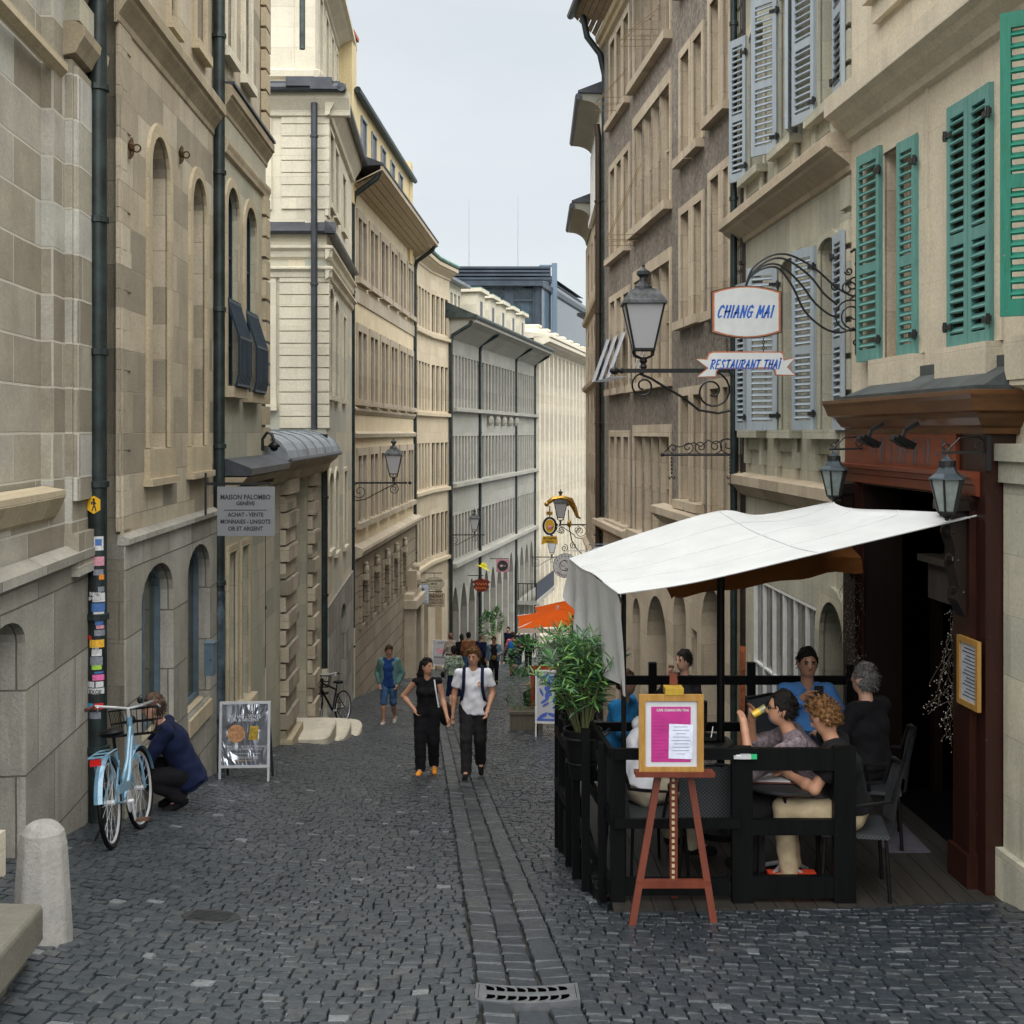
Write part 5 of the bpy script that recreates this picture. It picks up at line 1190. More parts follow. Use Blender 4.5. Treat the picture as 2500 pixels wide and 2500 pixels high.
# trail marker
q = Vector((xP, dP-.084, (HY-1231)/F*10.70)); t = thing('trail_marker', 'yellow hexagonal footpath marker with a black walking figure on the thick pipe', 'sign', q, group=None)
b = MB(); hx = [(0, .078), (.055, .045), (.055, -.045), (0, -.078), (-.055, -.045), (-.055, .045)]
b.prism(hx, -.012, -.004, 'y'); b.build('plate', M_yel, t)
b = MB(); b.lathe([(.001, 0), (.011, .0)], 10, (0, 0, 0)); b.v = [(p[0], -.0135, p[1]+.045) for p in b.v]
for pts in ([(-.014,.032),(.012,.032),(.014,0),(-.008,-.004)], [(.012,0),(.026,-.055),(.016,-.055),(.002,-.01)], [(-.004,-.002),(-.022,-.055),(-.012,-.055),(.006,-.012)], [(-.014,.03),(-.026,.022),(-.024,.004),(-.014,.004)], [(.01,.028),(.024,.01),(.02,.006),(.008,.016)]):
    b.face([(p[0], -.0135, p[1]) for p in pts])
b.build('walking_figure', M_ink, t)
b = MB(); 
vpipe('thin green cable pipe against the plinth left of the stickered pipe', 216, 10.75, 1395, 0, .018, M_copper, step=.9)
vpipe('dark downpipe between the blind arches and the blue grilles, behind the hanging grey board', 535, 15.28, -420, 0, .072, step=1.7, lower=2.3, lm=M_pipe_blue)
vpipe('dark pipe running down the gate wall behind the grey board', 641, 18.4, 1120, 0, .05, step=1.5, lower=1.3, lm=S_soft)
xx = (768-CX)/F*25.8
b = drainpipe('slim downpipe down the face of the pale corner house', [((745-CX)/F*25.7, 25.35, 11.), ((745-CX)/F*25.7, 25.35, 7.9)], .06, M_pipe_far)
drainpipe('grey downpipe on the banded corner of the pale house', [(xx, 25.75, 6.9), (xx, 25.75, 3), (xx, 25.75, .05)], .07, M_zinc_dark, collars=[(xx, 25.75, 6.2), (xx, 25.75, 3.1)])
vpipe('dark downpipe with pale foot beside the dark parked bicycle', 790, 25.2, 1060, 0, .085, step=2, lower=1.2, lm=S_soft)
def eavepipe(label, px, d, z0, out, zt, mat=M_pipe, r=.075, foot=None, side=1, lm=None):
    x = (px-CX)/F*d; zb = gz(x, d)-.1
    pts = [(x+out, d-.05, zt), (x+out*.9, d-.05, zt-.18), (x+out*.45, d-.02, zt-.42), (x+out*.08, d, zt-.62), (x, d, zt-.95), (x, d, (zt+zb)/2), (x, d, zb)]
    return drainpipe(label, pts, r, mat, collars=ladder(x, d, zb+1.5, zt-1.2, 3.2), lower=foot, lm=lm)
eavepipe('green downpipe with swan neck at the near end of the cream house', 860, 33.3, 0, .75, 7.05, foot=2.0, lm=S_soft)
eavepipe('green downpipe with swan neck between the cream house and the curved house', 1013, 46.4, 0, .75, 7.05)
eavepipe('dark downpipe at the start of the grey arcaded house', 1101, 53.0, 0, .9, 4.8, M_pipe, .08)
eavepipe('dark downpipe crossing the slit windows of the grey arcaded house', 1172, 59.0, 0, .9, 4.8, M_pipe, .08)
eavepipe('dark downpipe between the carved heads and the balcony of the arcaded house', 1260, 68.8, 0, .9, 4.8, M_pipe, .08)
eavepipe('dark downpipe at the far end of the arcaded house', 1306, 75.3, 0, .9, 4.8, M_pipe, .08)
drainpipe('green downpipe left of the twin pipes under the broad brown eaves', [(1.65, 28.6, 9.7), (1.75, 28.6, 9.2), (2.05, 28.6, 8.8), (2.16, 28.6, 8.3), (2.16, 28.6, 0), (2.16, 28.6, gz(2.16, 28.6))], .075, M_pipe, collars=ladder(2.16, 28.6, -5, 8, 2.6))
drainpipe('dark bronze downpipe beside the green one at the bend', [(1.98, 28.75, 7.2), (2.02, 28.75, 6.9), (2.02, 28.75, 0), (2.02, 28.75, gz(2.0, 28.8))], .075, plain('bronze_pipe', (.045, .03, .02), .45, .2), collars=ladder(2.02, 28.75, -5, 6, 2.6))
drainpipe('tall green downpipe at the corner by the wall lamp', [(3.04, 16.85, 9.3), (3.04, 16.85, 0), (3.04, 16.85, -2.6), (3.04, 16.85, -4.9)], .05, M_pipe, collars=ladder(3.04, 16.85, -4, 9, 2.4))
drainpipe('thick dark brown downpipe next to the tall green one', [(3.16, 16.7, 9.3), (3.16, 16.7, 0), (3.16, 16.7, -2.6), (3.16, 16.7, -4.9)], .062, plain('brown_pipe', (.030, .018, .016), .4, .2, .5, .3), collars=ladder(3.16, 16.7, -4, 9, 2.1), lower=2.0, lm=plain('rusty_orange', (.30, .085, .03), .6, var=.35, scale=8))

# ------------------------------------------------------------------ street lanterns on brackets
M_frost = NT('frosted_pane'); M_frost.b.inputs['Base Color'].default_value = (.50, .51, .54, 1); M_frost.b.inputs['Roughness'].default_value = .5; M_frost = M_frost.m
def spiral(cx, cz, r0, r1, a0, turns, n=26):
    return [(cx+(r0+(r1-r0)*i/n)*math.cos(a0+turns*2*math.pi*i/n), (r0+(r1-r0)*i/n)*math.sin(a0+turns*2*math.pi*i/n)+cz) for i in range(n+1)]
def lantern_parts(t, s=1.0, zb=0., x=0.):
    """tapered square lantern standing at (x, 0, zb) in the thing's frame"""
    wb, wt, h = .13*s, .255*s, .60*s; z0 = zb+.25*s
    b = MB(); b.lathe([(.03*s, zb), (.05*s, zb+.02*s), (.03*s, zb+.06*s), (.055*s, zb+.10*s), (.03*s, zb+.15*s)], 10, (x, 0, 0))
    for i in range(4):
        a = math.pi/4+i*math.pi/2; c, s_ = math.cos(a)*1.414, math.sin(a)*1.414
        b.tube([(x+.02*s*c, .02*s*s_, zb+.13*s), (x+wb*.9*c, wb*.9*s_, zb+.17*s), (x+wb*c, wb*s_, z0)], .014*s, 6)
        b.bar((x+wb*c, wb*s_, z0), (x+wt*c, wt*s_, z0+h), .026*s)
    for w_, z_ in ((wb, z0), (wt, z0+h)):
        for i in range(4):
            a = math.pi/4+i*math.pi/2; c2 = a+math.pi/2
            b.bar((x+w_*1.414*math.cos(a), w_*1.414*math.sin(a), z_), (x+w_*1.414*math.cos(c2), w_*1.414*math.sin(c2), z_), .03*s)
    b.build('lantern_frame', M_iron, t)
    b = MB(); n = 4
    for i in range(4):
        a = math.pi/4+i*math.pi/2; c2 = a+math.pi/2; k_ = 1.40
        p = lambda w_, an, z_: (x+w_*k_*math.cos(an), w_*k_*math.sin(an), z_)
        b.face([p(wb, a, z0+.01), p(wb, c2, z0+.01), p(wt, c2, z0+h-.01), p(wt, a, z0+h-.01)])
    b.face([p(wb, math.pi/4+i*math.pi/2, z0+.01) for i in range(4)])
    b.build('frosted_panes', M_frost, t)
    b = MB(); ang = math.pi/4
    b.lathe([(wt*1.414*1.14, z0+h-.01), (wt*1.414*1.10, z0+h+.03*s), (wt*.72*1.414, z0+h+.17*s), (wt*.45*1.414, z0+h+.20*s)], 4, (x, 0, 0), ang)
    b.lathe([(.12*s, z0+h+.20*s), (.115*s, z0+h+.23*s), (.055*s, z0+h+.30*s), (.05*s, z0+h+.35*s), (.09*s, z0+h+.39*s), (.09*s, z0+h+.43*s), (.04*s, z0+h+.46*s), (.015*s, z0+h+.49*s), (.022*s, z0+h+.51*s), (.002, z0+h+.55*s)], 12, (x, 0, 0))
    b.build('lantern_cap', plain('weathered_cap', (.05, .055, .06), .5, .3, .5, .6, 10), t)
def wall_lamp(label, loc, rz, L_=1.6, s=1., xl=1.25, group='wall lanterns on scrolled brackets'):
    t = thing('wall_lamp', label, 'wall lamp', loc, rz, group)
    b = MB(); b.bar((0, 0, 0), (L_-.1, 0, 0), .055*s, .055*s); b.ball((L_-.02, 0, 0), .05*s, 8, 6, (1.3, 1, 1)); b.ball((L_-.12, 0, 0), .04*s, 8, 6); b.box((0, -.03, -.55*s), (.03, .03, .2*s)); b.build('arm', M_iron, t)
    b = MB()
    s1 = [(p[0], 0, p[1]) for p in spiral(.28*s, -.27*s, .26*s, .05*s, math.pi*.55, 1.55)]; b.tube(s1, .014*s, 6)
    s2 = [(p[0], 0, p[1]) for p in spiral(xl, -.20*s, .17*s, .04*s, math.pi*.5, -1.5)]; b.tube(s2, .014*s, 6)
    pth = [(.02, 0, -.52*s), (.2*s, 0, -.56*s), (.45*s, 0, -.52*s), (xl*.55, 0, -.36*s), (xl*.78, 0, -.20*s), (xl-.1*s, 0, -.10*s), (xl+.05*s, 0, -.04*s)]
    b.tube(pth, .018*s, 6); b.build('scrolls', M_iron, t)
    lantern_parts(t, s, .03, xl); return t
wall_lamp('large white-paned wall lantern reaching out before the brown house, left of the oval sign', (3.06, 17.0, (HY-905)/F*17.0), math.pi-.02, 1.66, 1.05, 1.24)
wall_lamp('wall lantern on the cream house above the first walkers', (-4.38, 33.4, (HY-1179)/F*33.4), .05, 1.62, .86, 1.16)
wall_lamp('smaller wall lantern on the grey arcaded house by the slit windows', (-2.7, 53.0, (HY-1306)/F*53.), .05, 1.5, .80, 1.08)
wall_lamp('wall lantern inside the gilded arch sign at the street bend', (2.36, 38.5, (HY-1281)/F*38.5), math.pi, .98, .78, .84)
wall_lamp('farthest little wall lantern, left of the round white sign', (1.2, 74, (HY-1360)/F*74), 0, 1.5, 1.0, 1.2)
# empty scrolled bracket with two hooks
q = Vector((3.10, 16.9, (HY-1110)/F*16.9)); t = thing('sign_bracket', 'empty wrought iron sign bracket with curls and two hanging hooks', 'bracket', q, math.pi-.03)
b = MB(); b.tube([(0, 0, 0), (1.02, 0, 0)], .018, 8); b.ball((1.03, 0, 0), .03, 8, 5); b.box((-.01, -.03, -.3), (.02, .03, .45)); b.build('bar', M_iron, t)
b = MB()
for cx, r_, a0, tr in ((.88, .07, math.pi*1.5, 1.3), (.68, .085, math.pi*1.5, -1.3), (.5, .09, math.pi*1.5, 1.4), (.3, .10, math.pi*1.5, -1.4), (.13, .12, math.pi*1.5, 1.4)):
    b.tube([(p[0], 0, p[1]+.015+r_) for p in spiral(cx, 0, r_, r_*.2, a0, tr, 20)], .008, 5)
b.tube([(1.0-.1*i, 0, .03+.1*abs(math.sin(i*1.3))+.012*i) for i in range(11)], .009, 5); b.build('curls', M_iron, t)
for x_ in (.90, .10):
    b = MB()
    for i in range(5): b.ball((x_, 0, -.05-.05*i), .013, 6, 4, (1, .6, 1.8))
    b.tube([(x_-.04, 0, -.30), (x_-.03, 0, -.34), (x_, 0, -.30), (x_+.03, 0, -.34), (x_+.04, 0, -.30)], .012, 5); b.build('hook', M_iron, t)
# ------------------------------------------------------------------ restaurant hanging signs
d_s = 11.9
def SG(x, y, z): return (x, d_s+y, z)
hx = lambda px: (px-CX)/F*d_s
hz = lambda py: (HY-py)/F*d_s
q = Vector((3.30, 11.98, hz(750))); t = thing('scroll_bracket', 'black wrought iron bracket of four sweeping rods and scrolls on the ivory house', 'bracket', q)
b = MB(off=q); wx = 3.37
b.bar((wx-.03, 11.9, hz(612)), (wx-.03, 11.9, hz(866)), .03, .03)
b.tube([(wx-.03, 11.9, hz(612)), (wx-.05, 11.9, hz(608)), (wx-.09, 11.9, hz(616))], .014, 5); b.build('wall_bar', M_iron, t)
b = MB(off=q)
tip = (hx(1822), hz(695))
for k_, (mid, end) in enumerate((([(1838, 655), (1880, 625), (1925, 622), (1985, 652), (2040, 700), (2080, 722)], (2100, 716)), ([(1840, 662), (1880, 634), (1920, 634), (1975, 672), (2010, 715), (2036, 738)], (2044, 745)), ([(1836, 668), (1872, 646), (1908, 650), (1952, 690), (1990, 740), (2025, 768)], (2042, 772)), ([(1832, 676), (1862, 656), (1900, 655), (1935, 700), (1965, 760), (2010, 800), (2050, 812)], (2085, 800)))):
    pts = [tip]+[(hx(a_), hz(c_)) for a_, c_ in mid]+[(hx(end[0]), hz(end[1]))]
    # smooth
    P_ = []
    for i in range(len(pts)-1):
        p0, p1, p2, p3 = pts[max(i-1, 0)], pts[i], pts[i+1], pts[min(i+2, len(pts)-1)]
        for j in range(5):
            tt = j/5; f_ = lambda a, b_, c, d: .5*((2*b_)+(-a+c)*tt+(2*a-5*b_+4*c-d)*tt*tt+(-a+3*b_-3*c+d)*tt**3)
            P_.append((f_(p0[0], p1[0], p2[0], p3[0]), 11.9, f_(p0[1], p1[1], p2[1], p3[1])))
    P_.append((pts[-1][0], 11.9, pts[-1][1])); b.tube(P_, .011, 6)
for cx_, cy_, r0, r1, a0, tr in ((2085, 698, .11, .02, 0, .8), (2082, 770, .17, .02, .6, -1.5), (2078, 770, .15, .15, 0, 1.), (2095, 645, .045, .01, -1.2, 1.4), (2072, 662, .04, .01, 3.3, 1.3), (2040, 700, .045, .01, 1.2, 1.6), (2090, 835, .045, .01, 1.5, -1.3), (2070, 705, .10, .02, -1.4, 1.2)):
    b.tube([(p[0], 11.9, p[1]) for p in spiral(hx(cx_), hz(cy_), r0, r1, a0, tr, 20)], .009, 5)
b.build('scroll_rods', M_iron, t)
# oval board
q = SG(hx(1822), 0, hz(762)); t = thing('hanging_sign', 'white barrel-shaped enamel board with brown edge and blue brush lettering', 'sign', q, group=None)
def barrel(x0, x1, z0, z1, bul, n=10):
    top = [(x0+(x1-x0)*i/n, z1+bul*(1-(2*i/n-1)**2)) for i in range(n+1)]; bot = [(x1-(x1-x0)*i/n, z0-bul*(1-(2*i/n-1)**2)) for i in range(n+1)]; return top+bot
q = Vector(q)
W_, H_ = (hx(1904)-hx(1738))/2, (hz(718)-hz(815))/2
for nm, e, y0, y1, m in (('rim', .012, -.008, .022, M_iron), ('edge_band', .0, -.012, .018, M_redbrown), ('board', -.02, -.015, .021, M_enamel)):
    b = MB(); b.prism(barrel(-W_-e, W_+e, -H_-e*.6, H_+e*.6, .055), y0, y1, 'y'); b.build(nm, m, t)
brush('lettering', 'CHIANG MAI', -.285, -.055, .115, .57, M_blueink, lambda x, y, z: (x, -.0165+y, z), t, (0, 0, 0), .25, .14)
b = MB(); b.tube([(0, 0, H_+.05), (0, 0, hz(695)-q.z)], .012, 6); b.build('hanger', M_iron, t)
q2 = Vector(SG(hx(1820), 0, hz(888))); t = thing('ribbon_sign', 'white ribbon-shaped board with swallowtail ends hung on two chains', 'sign', q2)
rb = [(1740, 858), (1905, 858), (1912, 862), (1914, 878), (1942, 873), (1924, 896), (1942, 917), (1893, 917), (1890, 905), (1885, 900), (1755, 901), (1750, 908), (1748, 921), (1700, 921), (1726, 899), (1697, 876), (1724, 876), (1726, 870), (1730, 862)]
pl_ = [(hx(a_)-q2.x, hz(c_)-q2.z) for a_, c_ in rb]
cxm = sum(p[0] for p in pl_)/len(pl_); czm = sum(p[1] for p in pl_)/len(pl_)
def shrink(poly, d_):
    out = []; n = len(poly)
    for i in range(n):
        p0, p1, p2 = Vector(poly[i-1]), Vector(poly[i]), Vector(poly[(i+1) % n]); a = (p1-p0).normalized(); c = (p2-p1).normalized()
        n1 = Vector((a.y, -a.x)); n2 = Vector((c.y, -c.x)); m_ = (n1+n2); l = m_.length; m_ = m_/max(l, .3); out.append(tuple(p1+m_*d_*1.1))
    return out
b = MB(); b.prism(pl_, -.010, .012, 'y'); b.build('edge_band', M_redbrown, t)
b = MB(); b.prism(shrink(pl_, .013), -.013, .015, 'y'); b.build('board', M_enamel, t)
brush('lettering', 'RESTAURANT THAÏ', -.345, -.050, .085, .70, M_blueink, lambda x, y, z: (x, -.0145+y, z), t, (0, 0, 0), .25, .15)
b = MB()
for x_ in (hx(1775)-q2.x, hx(1864)-q2.x):
    for i in range(5): b.tube([(x_+.012*math.cos(a)*(1 if i % 2 else .3), .012*math.cos(a)*(.3 if i % 2 else 1), .125+.027*i+.018*math.sin(a)) for a in np.linspace(0, 6.28, 9)[:-1]], .0035, 4, closed=True)
b.build('chains', M_iron, t)
# ------------------------------------------------------------------ grey dealer board
d_b = 13.6; q = P(600, 1247, d_b); t = thing('hanging_sign', 'square grey board with black serif lettering hanging from an iron bar', 'sign', q)
b = MB(off=q); p0 = P(532, 1189, d_b+.6); p0 = Vector((P(500, 1181, d_b).x, d_b, P(500, 1181, d_b).z)); p1 = P(661, 1181, d_b); b.bar(p0, p1, .022, .03); b.box((p0.x, d_b-.015, p0.z-.35), (p0.x+.02, d_b+.015, p0.z+.12)); b.build('bracket_bar', M_iron, t)
b = MB(off=q); a_, c_ = P(531, 1188, d_b), P(671, 1308, d_b); b.box((a_.x, d_b-.012, c_.z), (c_.x, d_b+.012, a_.z)); b.build('board', M_greysign, t)
b = MB(off=q)
for x_ in (a_.x+.08, c_.x-.05): b.tube([(x_, d_b, a_.z), (x_, d_b, p0.z)], .006, 5)
b.build('hooks', M_iron, t)
TT = lambda x, y, z: (q.x+x, d_b-.0135, q.z+z)
sc_ = d_b/F
for s_, py, sz in (('MAISON PALOMBO', 1219, 16.5), ('GENÈVE', 1233, 12.5), ('ACHAT - VENTE', 1261, 14), ('MONNAIES - LINGOTS', 1278, 14), ('OR ET ARGENT', 1295, 14)):
    wpx = {'MAISON PALOMBO': 122, 'GENÈVE': 45, 'ACHAT - VENTE': 87, 'MONNAIES - LINGOTS': 122, 'OR ET ARGENT': 85}[s_]
    o = text_mesh('lettering', s_, sz*sc_, M_ink, lambda x, y, z, py=py: TT(x, 0, z+(1247-py)*sc_), t, q, bold=.0022)
    xs_ = [v.co.x for v in o.data.vertices]; k_ = wpx*sc_/(max(xs_)-min(xs_))
    mc = (max(xs_)+min(xs_))/2
    for v in o.data.vertices: v.co.x = (v.co.x-mc)*k_
b = MB(off=q); b.box((q.x-.235, d_b-.0145, q.z+.004), (q.x+.235, d_b-.012, q.z+.012)); b.build('rule', M_ink, t)
# ------------------------------------------------------------------ restaurant terrace
ZD = -3.24
M_deck = wood('deck_boards', (.014, .0125, .010), (.034, .030, .025), .6, (9, 1.0, 9))
t = thing('wooden_deck', 'grey brown plank terrace deck in front of the wooden porch', 'deck', (2, 9.5, ZD))
def XL(d): return .67-.105*(d-8.5)
b = MB(off=(2, 9.5, ZD)); x = .69; 
while x < 3.42:
    x1 = x+.14; y0 = 8.36; y1 = 11.35
    xx0 = x; sl = .10
    if True:
        xa = lambda X, Y: X+(Y-8.4)*-.03
        ys = y0 if x > .62 else 8.5
        b.mesh([(xa(x, ys), ys, ZD-.03), (xa(x1-.006, ys), ys, ZD-.03), (xa(x1-.006, y1), y1, ZD-.03), (xa(x, y1), y1, ZD-.03), (xa(x, ys), ys, ZD), (xa(x1-.006, ys), ys, ZD), (xa(x1-.006, y1), y1, ZD), (xa(x, y1), y1, ZD)], [(0,3,2,1),(4,5,6,7),(0,1,5,4),(1,2,6,5),(2,3,7,6),(3,0,4,7)])
    x = x1
b.build('planks', M_deck, t)
b = MB(off=(2, 9.5, ZD)); b.box((.66, 8.45, ZD-.12), (3.3, 8.52, ZD-.031)); b.box((.45, 11.25, ZD-.9), (3.2, 11.33, ZD-.031))
b.mesh([(.62, 8.5, ZD-.03), (.40, 11.3, ZD-.03), (.40, 11.3, ZD-.7), (.62, 8.5, ZD-.3)], [(0, 1, 2, 3)]); b.build('skirt', M_black_wood, t)
gr_ = 'black timber railing panels round the terrace'
def railing(label, posts, rails, pw=.07, ztop=-2.2, rh=.07, rt=.035):
    o = Vector((posts[0][0], posts[0][1], posts[0][2])); t = thing('terrace_railing', label, 'railing', o, group=gr_)
    for x, y, zb, *r in posts:
        w_ = r[0] if r else pw; zt_ = r[1] if len(r) > 1 else ztop
        b = MB(off=o); b.box((x-w_/2, y-.035, zb), (x+w_/2, y+.035, zt_)); b.build('post', M_black_wood, t)
    for a_, c_, z0, z1, dy in rails:
        b = MB(off=o); A_ = Vector((a_[0], a_[1]+dy, (z0+z1)/2)); B_ = Vector((c_[0], c_[1]+dy, (z0+z1)/2)); b.bar(A_, B_, rt, z1-z0); b.build('rail', M_black_wood, t)
    return t
railing('black railing panel at the front left of the terrace, behind the easel', [(.73, 8.5, gz(.7, 8.5)-.02, .10)], [((.70, 8.46), (1.56, 8.46), -2.245, -2.17, -.03), ((.70, 8.46), (1.56, 8.46), -2.715, -2.65, -.03), ((.78, 8.5), (1.5, 8.5), -3.20, -3.08, 0)])
railing('heavier black gate panel at the front of the terrace, before the man with curly hair', [(1.585, 8.48, -3.30, .14, -2.17), (2.29, 8.48, -3.30, .15, -2.17)], [((1.655, 8.48), (2.215, 8.48), -2.33, -2.18, 0), ((1.655, 8.48), (2.215, 8.48), -2.775, -2.67, 0), ((1.655, 8.48), (2.215, 8.48), -3.21, -3.06, 0)], rt=.05)
lp = [(.545, 9.1), (.50, 9.6), (.47, 10.15), (.44, 10.85)]
railing('black side railing of the terrace with a row of posts on the cobbles', [(x, y, gz(x, y)-.02, .06) for x, y in lp]+[(.64, 8.72, gz(.64, 8.7)-.02, .06)], [((.69, 8.5), (.40, 11.1), -2.25, -2.19, 0), ((.69, 8.5), (.40, 11.1), -2.72, -2.64, 0), ((.69, 8.5), (.40, 11.1), -3.2, -3.1, 0)])
railing('black rear railing of the terrace behind the seated guests', [(1.27, 11.1, -3.24, .07, -2.08), (2.16, 11.1, -3.24, .07, -2.08), (.42, 11.1, -3.9, .07, -2.2), (3.05, 11.1, -3.24, .07, -2.1)], [((.42, 11.1), (3.1, 11.1), -2.28, -2.20, 0), ((.42, 11.1), (3.1, 11.1), -2.7, -2.62, 0), ((.42, 11.1), (3.1, 11.1), -3.15, -3.05, 0)])
# awning sail
def fabric(name, col, trans=.25, rough=.8, bump=.15):
    if name in MATS: return MATS[name]
    q = NT(name); t = q.n('ShaderNodeTexCoord'); n1 = q.noise((t, 3), 3.5, 6, .6); r = q.ramp(n1, .3, .7, c4(tuple(c*.88 for c in col)), c4(col))
    q.set(q.b, 'Base Color', r); q.b.inputs['Roughness'].default_value = rough; q.b.inputs['Specular IOR Level'].default_value = .15
    n2 = q.noise((t, 3), 5, 4, .6); bp = q.n('ShaderNodeBump', {'Strength': bump, 'Distance': .03, 'Height': n2}); q.set(q.b, 'Normal', bp)
    tr = q.n('ShaderNodeBsdfTranslucent'); q.set(tr, 0, r); ms = q.n('ShaderNodeMixShader'); ms.inputs[0].default_value = trans
    q.t.links.new(q.b.outputs[0], ms.inputs[1]); q.t.links.new(tr.outputs[0], ms.inputs[2]); q.t.links.new(ms.outputs[0], q.o.inputs[0])
    MATS[name] = q.m; return q.m
M_sail = fabric('white_canvas', (.60, .62, .62), .06); M_drape = fabric('grey_white_drape', (.66, .67, .67), .25, bump=.5); M_brown = fabric('brown_canvas', (.20, .075, .02), .35)
def catm(pts, n=6):
    out = []
    for i in range(len(pts)-1):
        p0, p1, p2, p3 = [Vector(pts[j]) for j in (max(i-1, 0), i, i+1, min(i+2, len(pts)-1))]
        for j in range(n):
            s = j/n; out.append(.5*((2*p1)+(-p0+p2)*s+(2*p0-5*p1+4*p2-p3)*s*s+(-p0+3*p1-3*p2+p3)*s**3))
    out.append(Vector(pts[-1])); return out
def grid_between(A_, B_, m, fn=None):
    """rows from curve A to curve B -> verts, faces"""
    n = len(A_); V = []
    for j in range(m+1):
        s = j/m
        for i in range(n):
            p = A_[i].lerp(B_[i], s)
            if fn: p = fn(p, i/(n-1), s)
            V.append(tuple(p))
    Fc = [(j*n+i, j*n+i+1, (j+1)*n+i+1, (j+1)*n+i) for j in range(m) for i in range(n-1)]
    return V, Fc
FL = (.745, 8.6, -1.13); BL = (.51, 10.9, -1.126)
front = catm([FL, P(1700, 1420, 8.62), P(2000, 1350, 8.66), P(2330, 1272, 8.72), P(2397, 1255, 8.75)], 8)
back = catm([BL, P(1560, 1305, 11.0), P(1755, 1249, 11.1), P(1860, 1258, 11.2), P(2057, 1221, 11.45)], 8)
V, Fc = grid_between(front, back, 20, lambda p, u_, s: p+Vector((-.42*4*s*(1-s)*max(0, u_-.45)**1.5/.4, 0, -.05*math.sin(math.pi*s)*math.sin(math.pi*u_)+.012*math.sin(9*u_+5*s)*math.sin(math.pi*s)+.006*math.sin(23*u_-11*s)*math.sin(math.pi*s)-.10*math.exp(-((u_-.02)/.08)**2)*math.sin(math.pi*s)*0)))
t = thing('awning', 'large white canvas sail stretched over the terrace with a drooping side curtain', 'awning', FL)
V = [tuple(Vector(v)-Vector(FL)) for v in V]; npmesh('sail', V, Fc, M_sail, t)
ns = len(front)
for j in (5, 10, 15): b = MB(); b.tube([(v[0], v[1], v[2]+.002) for v in V[j*ns:(j+1)*ns]], .0035, 4); b.build('seam', M_sail, t)
for i in (0, ns//2): b = MB(); b.tube([(V[j*ns+i][0], V[j*ns+i][1], V[j*ns+i][2]+.003) for j in range(21)], .005, 4); b.build('seam', M_sail, t)
for e_ in (front, back): b = MB(off=FL); b.tube(e_, .007, 5); b.build('hem', M_sail, t)
topc = [Vector(FL).lerp(Vector(BL), i/24) for i in range(25)]
def dl(u_): return .72-.10*u_-.30*max(0, u_-.55)/.45
botc = [p+Vector((.11*(1-i/24)**2-.02*i/24*0, -.02, -dl(i/24))) for i, p in enumerate(topc)]
topn = [Vector(FL).lerp(Vector(BL), i/60) for i in range(61)]; botn = [p+Vector((.11*(1-i/60)**2, -.02, -dl(i/60))) for i, p in enumerate(topn)]
V, Fc = grid_between(topn, botn, 16, lambda p, u_, s: p+Vector((-.035*s*math.sin(u_*26+s*1.2)*(.35+.65*s)-.03*s, .02*math.sin(u_*19+s*3)*s, 0)))
V = [tuple(Vector(v)-Vector(FL)) for v in V]; npmesh('side_curtain', V, Fc, M_drape, t)
b = MB(off=FL); b.tube([P(2397, 1255, 8.75), P(2412, 1250, 8.78)], .006, 5); b.tube([(.745, 8.6, -1.13), (.77, 8.62, -1.2)], .008, 5); b.build('tension_hook', M_iron, t)
vt = catm([P(1625, 1430, 10.1), P(1800, 1390, 10.3), P(2000, 1362, 10.7), P(2103, 1362, 10.9)], 8); vb = catm([P(1640, 1463, 10.1), P(1690, 1452, 10.15), P(1850, 1430, 10.4), P(2000, 1404, 10.7), P(2105, 1397, 10.9)], 6)
m_ = min(len(vt), len(vb)); vt = [vt[int(i*(len(vt)-1)/(m_-1))] for i in range(m_)]; vb = [vb[int(i*(len(vb)-1)/(m_-1))] for i in range(m_)]
vtop = [p+Vector((0, 1.0, .22)) for p in vt]
t = thing('brown_parasol', 'brown canvas parasol tucked under the white sail, its drooping edge showing', 'parasol', (1.69, 9.95, ZD))
off = Vector((1.69, 9.95, ZD))
V, Fc = grid_between(vt, vb, 8, lambda p, u_, s: p+Vector((0, .03*math.sin(u_*17)*s, .012*math.sin(u_*25)*s))); npmesh('valance', [tuple(Vector(v)-off) for v in V], Fc, M_brown, t)
V, Fc = grid_between(vt, vtop, 4); npmesh('canopy', [tuple(Vector(v)-off) for v in V], Fc, M_brown, t)
b = MB(off=off); b.tube([(1.69, 9.95, ZD), (1.69, 9.95, -1.15)], .032, 10); b.build('pole', M_black, t, smooth=True); b = MB(off=off); b.lathe([(.25, ZD+.003), (.25, ZD+.05), (.05, ZD+.08)], 16, (1.69, 9.95, 0)); b.build('base', M_black, t)
t = thing('awning_pole', 'thin black pole carrying the front left corner of the white sail', 'pole', (.79, 8.66, ZD)); b = MB(off=(.79, 8.66, ZD)); b.tube([(.80, 8.80, ZD), (.80, 8.80, -1.16)], .018, 8); b.build('pole', M_black, t)
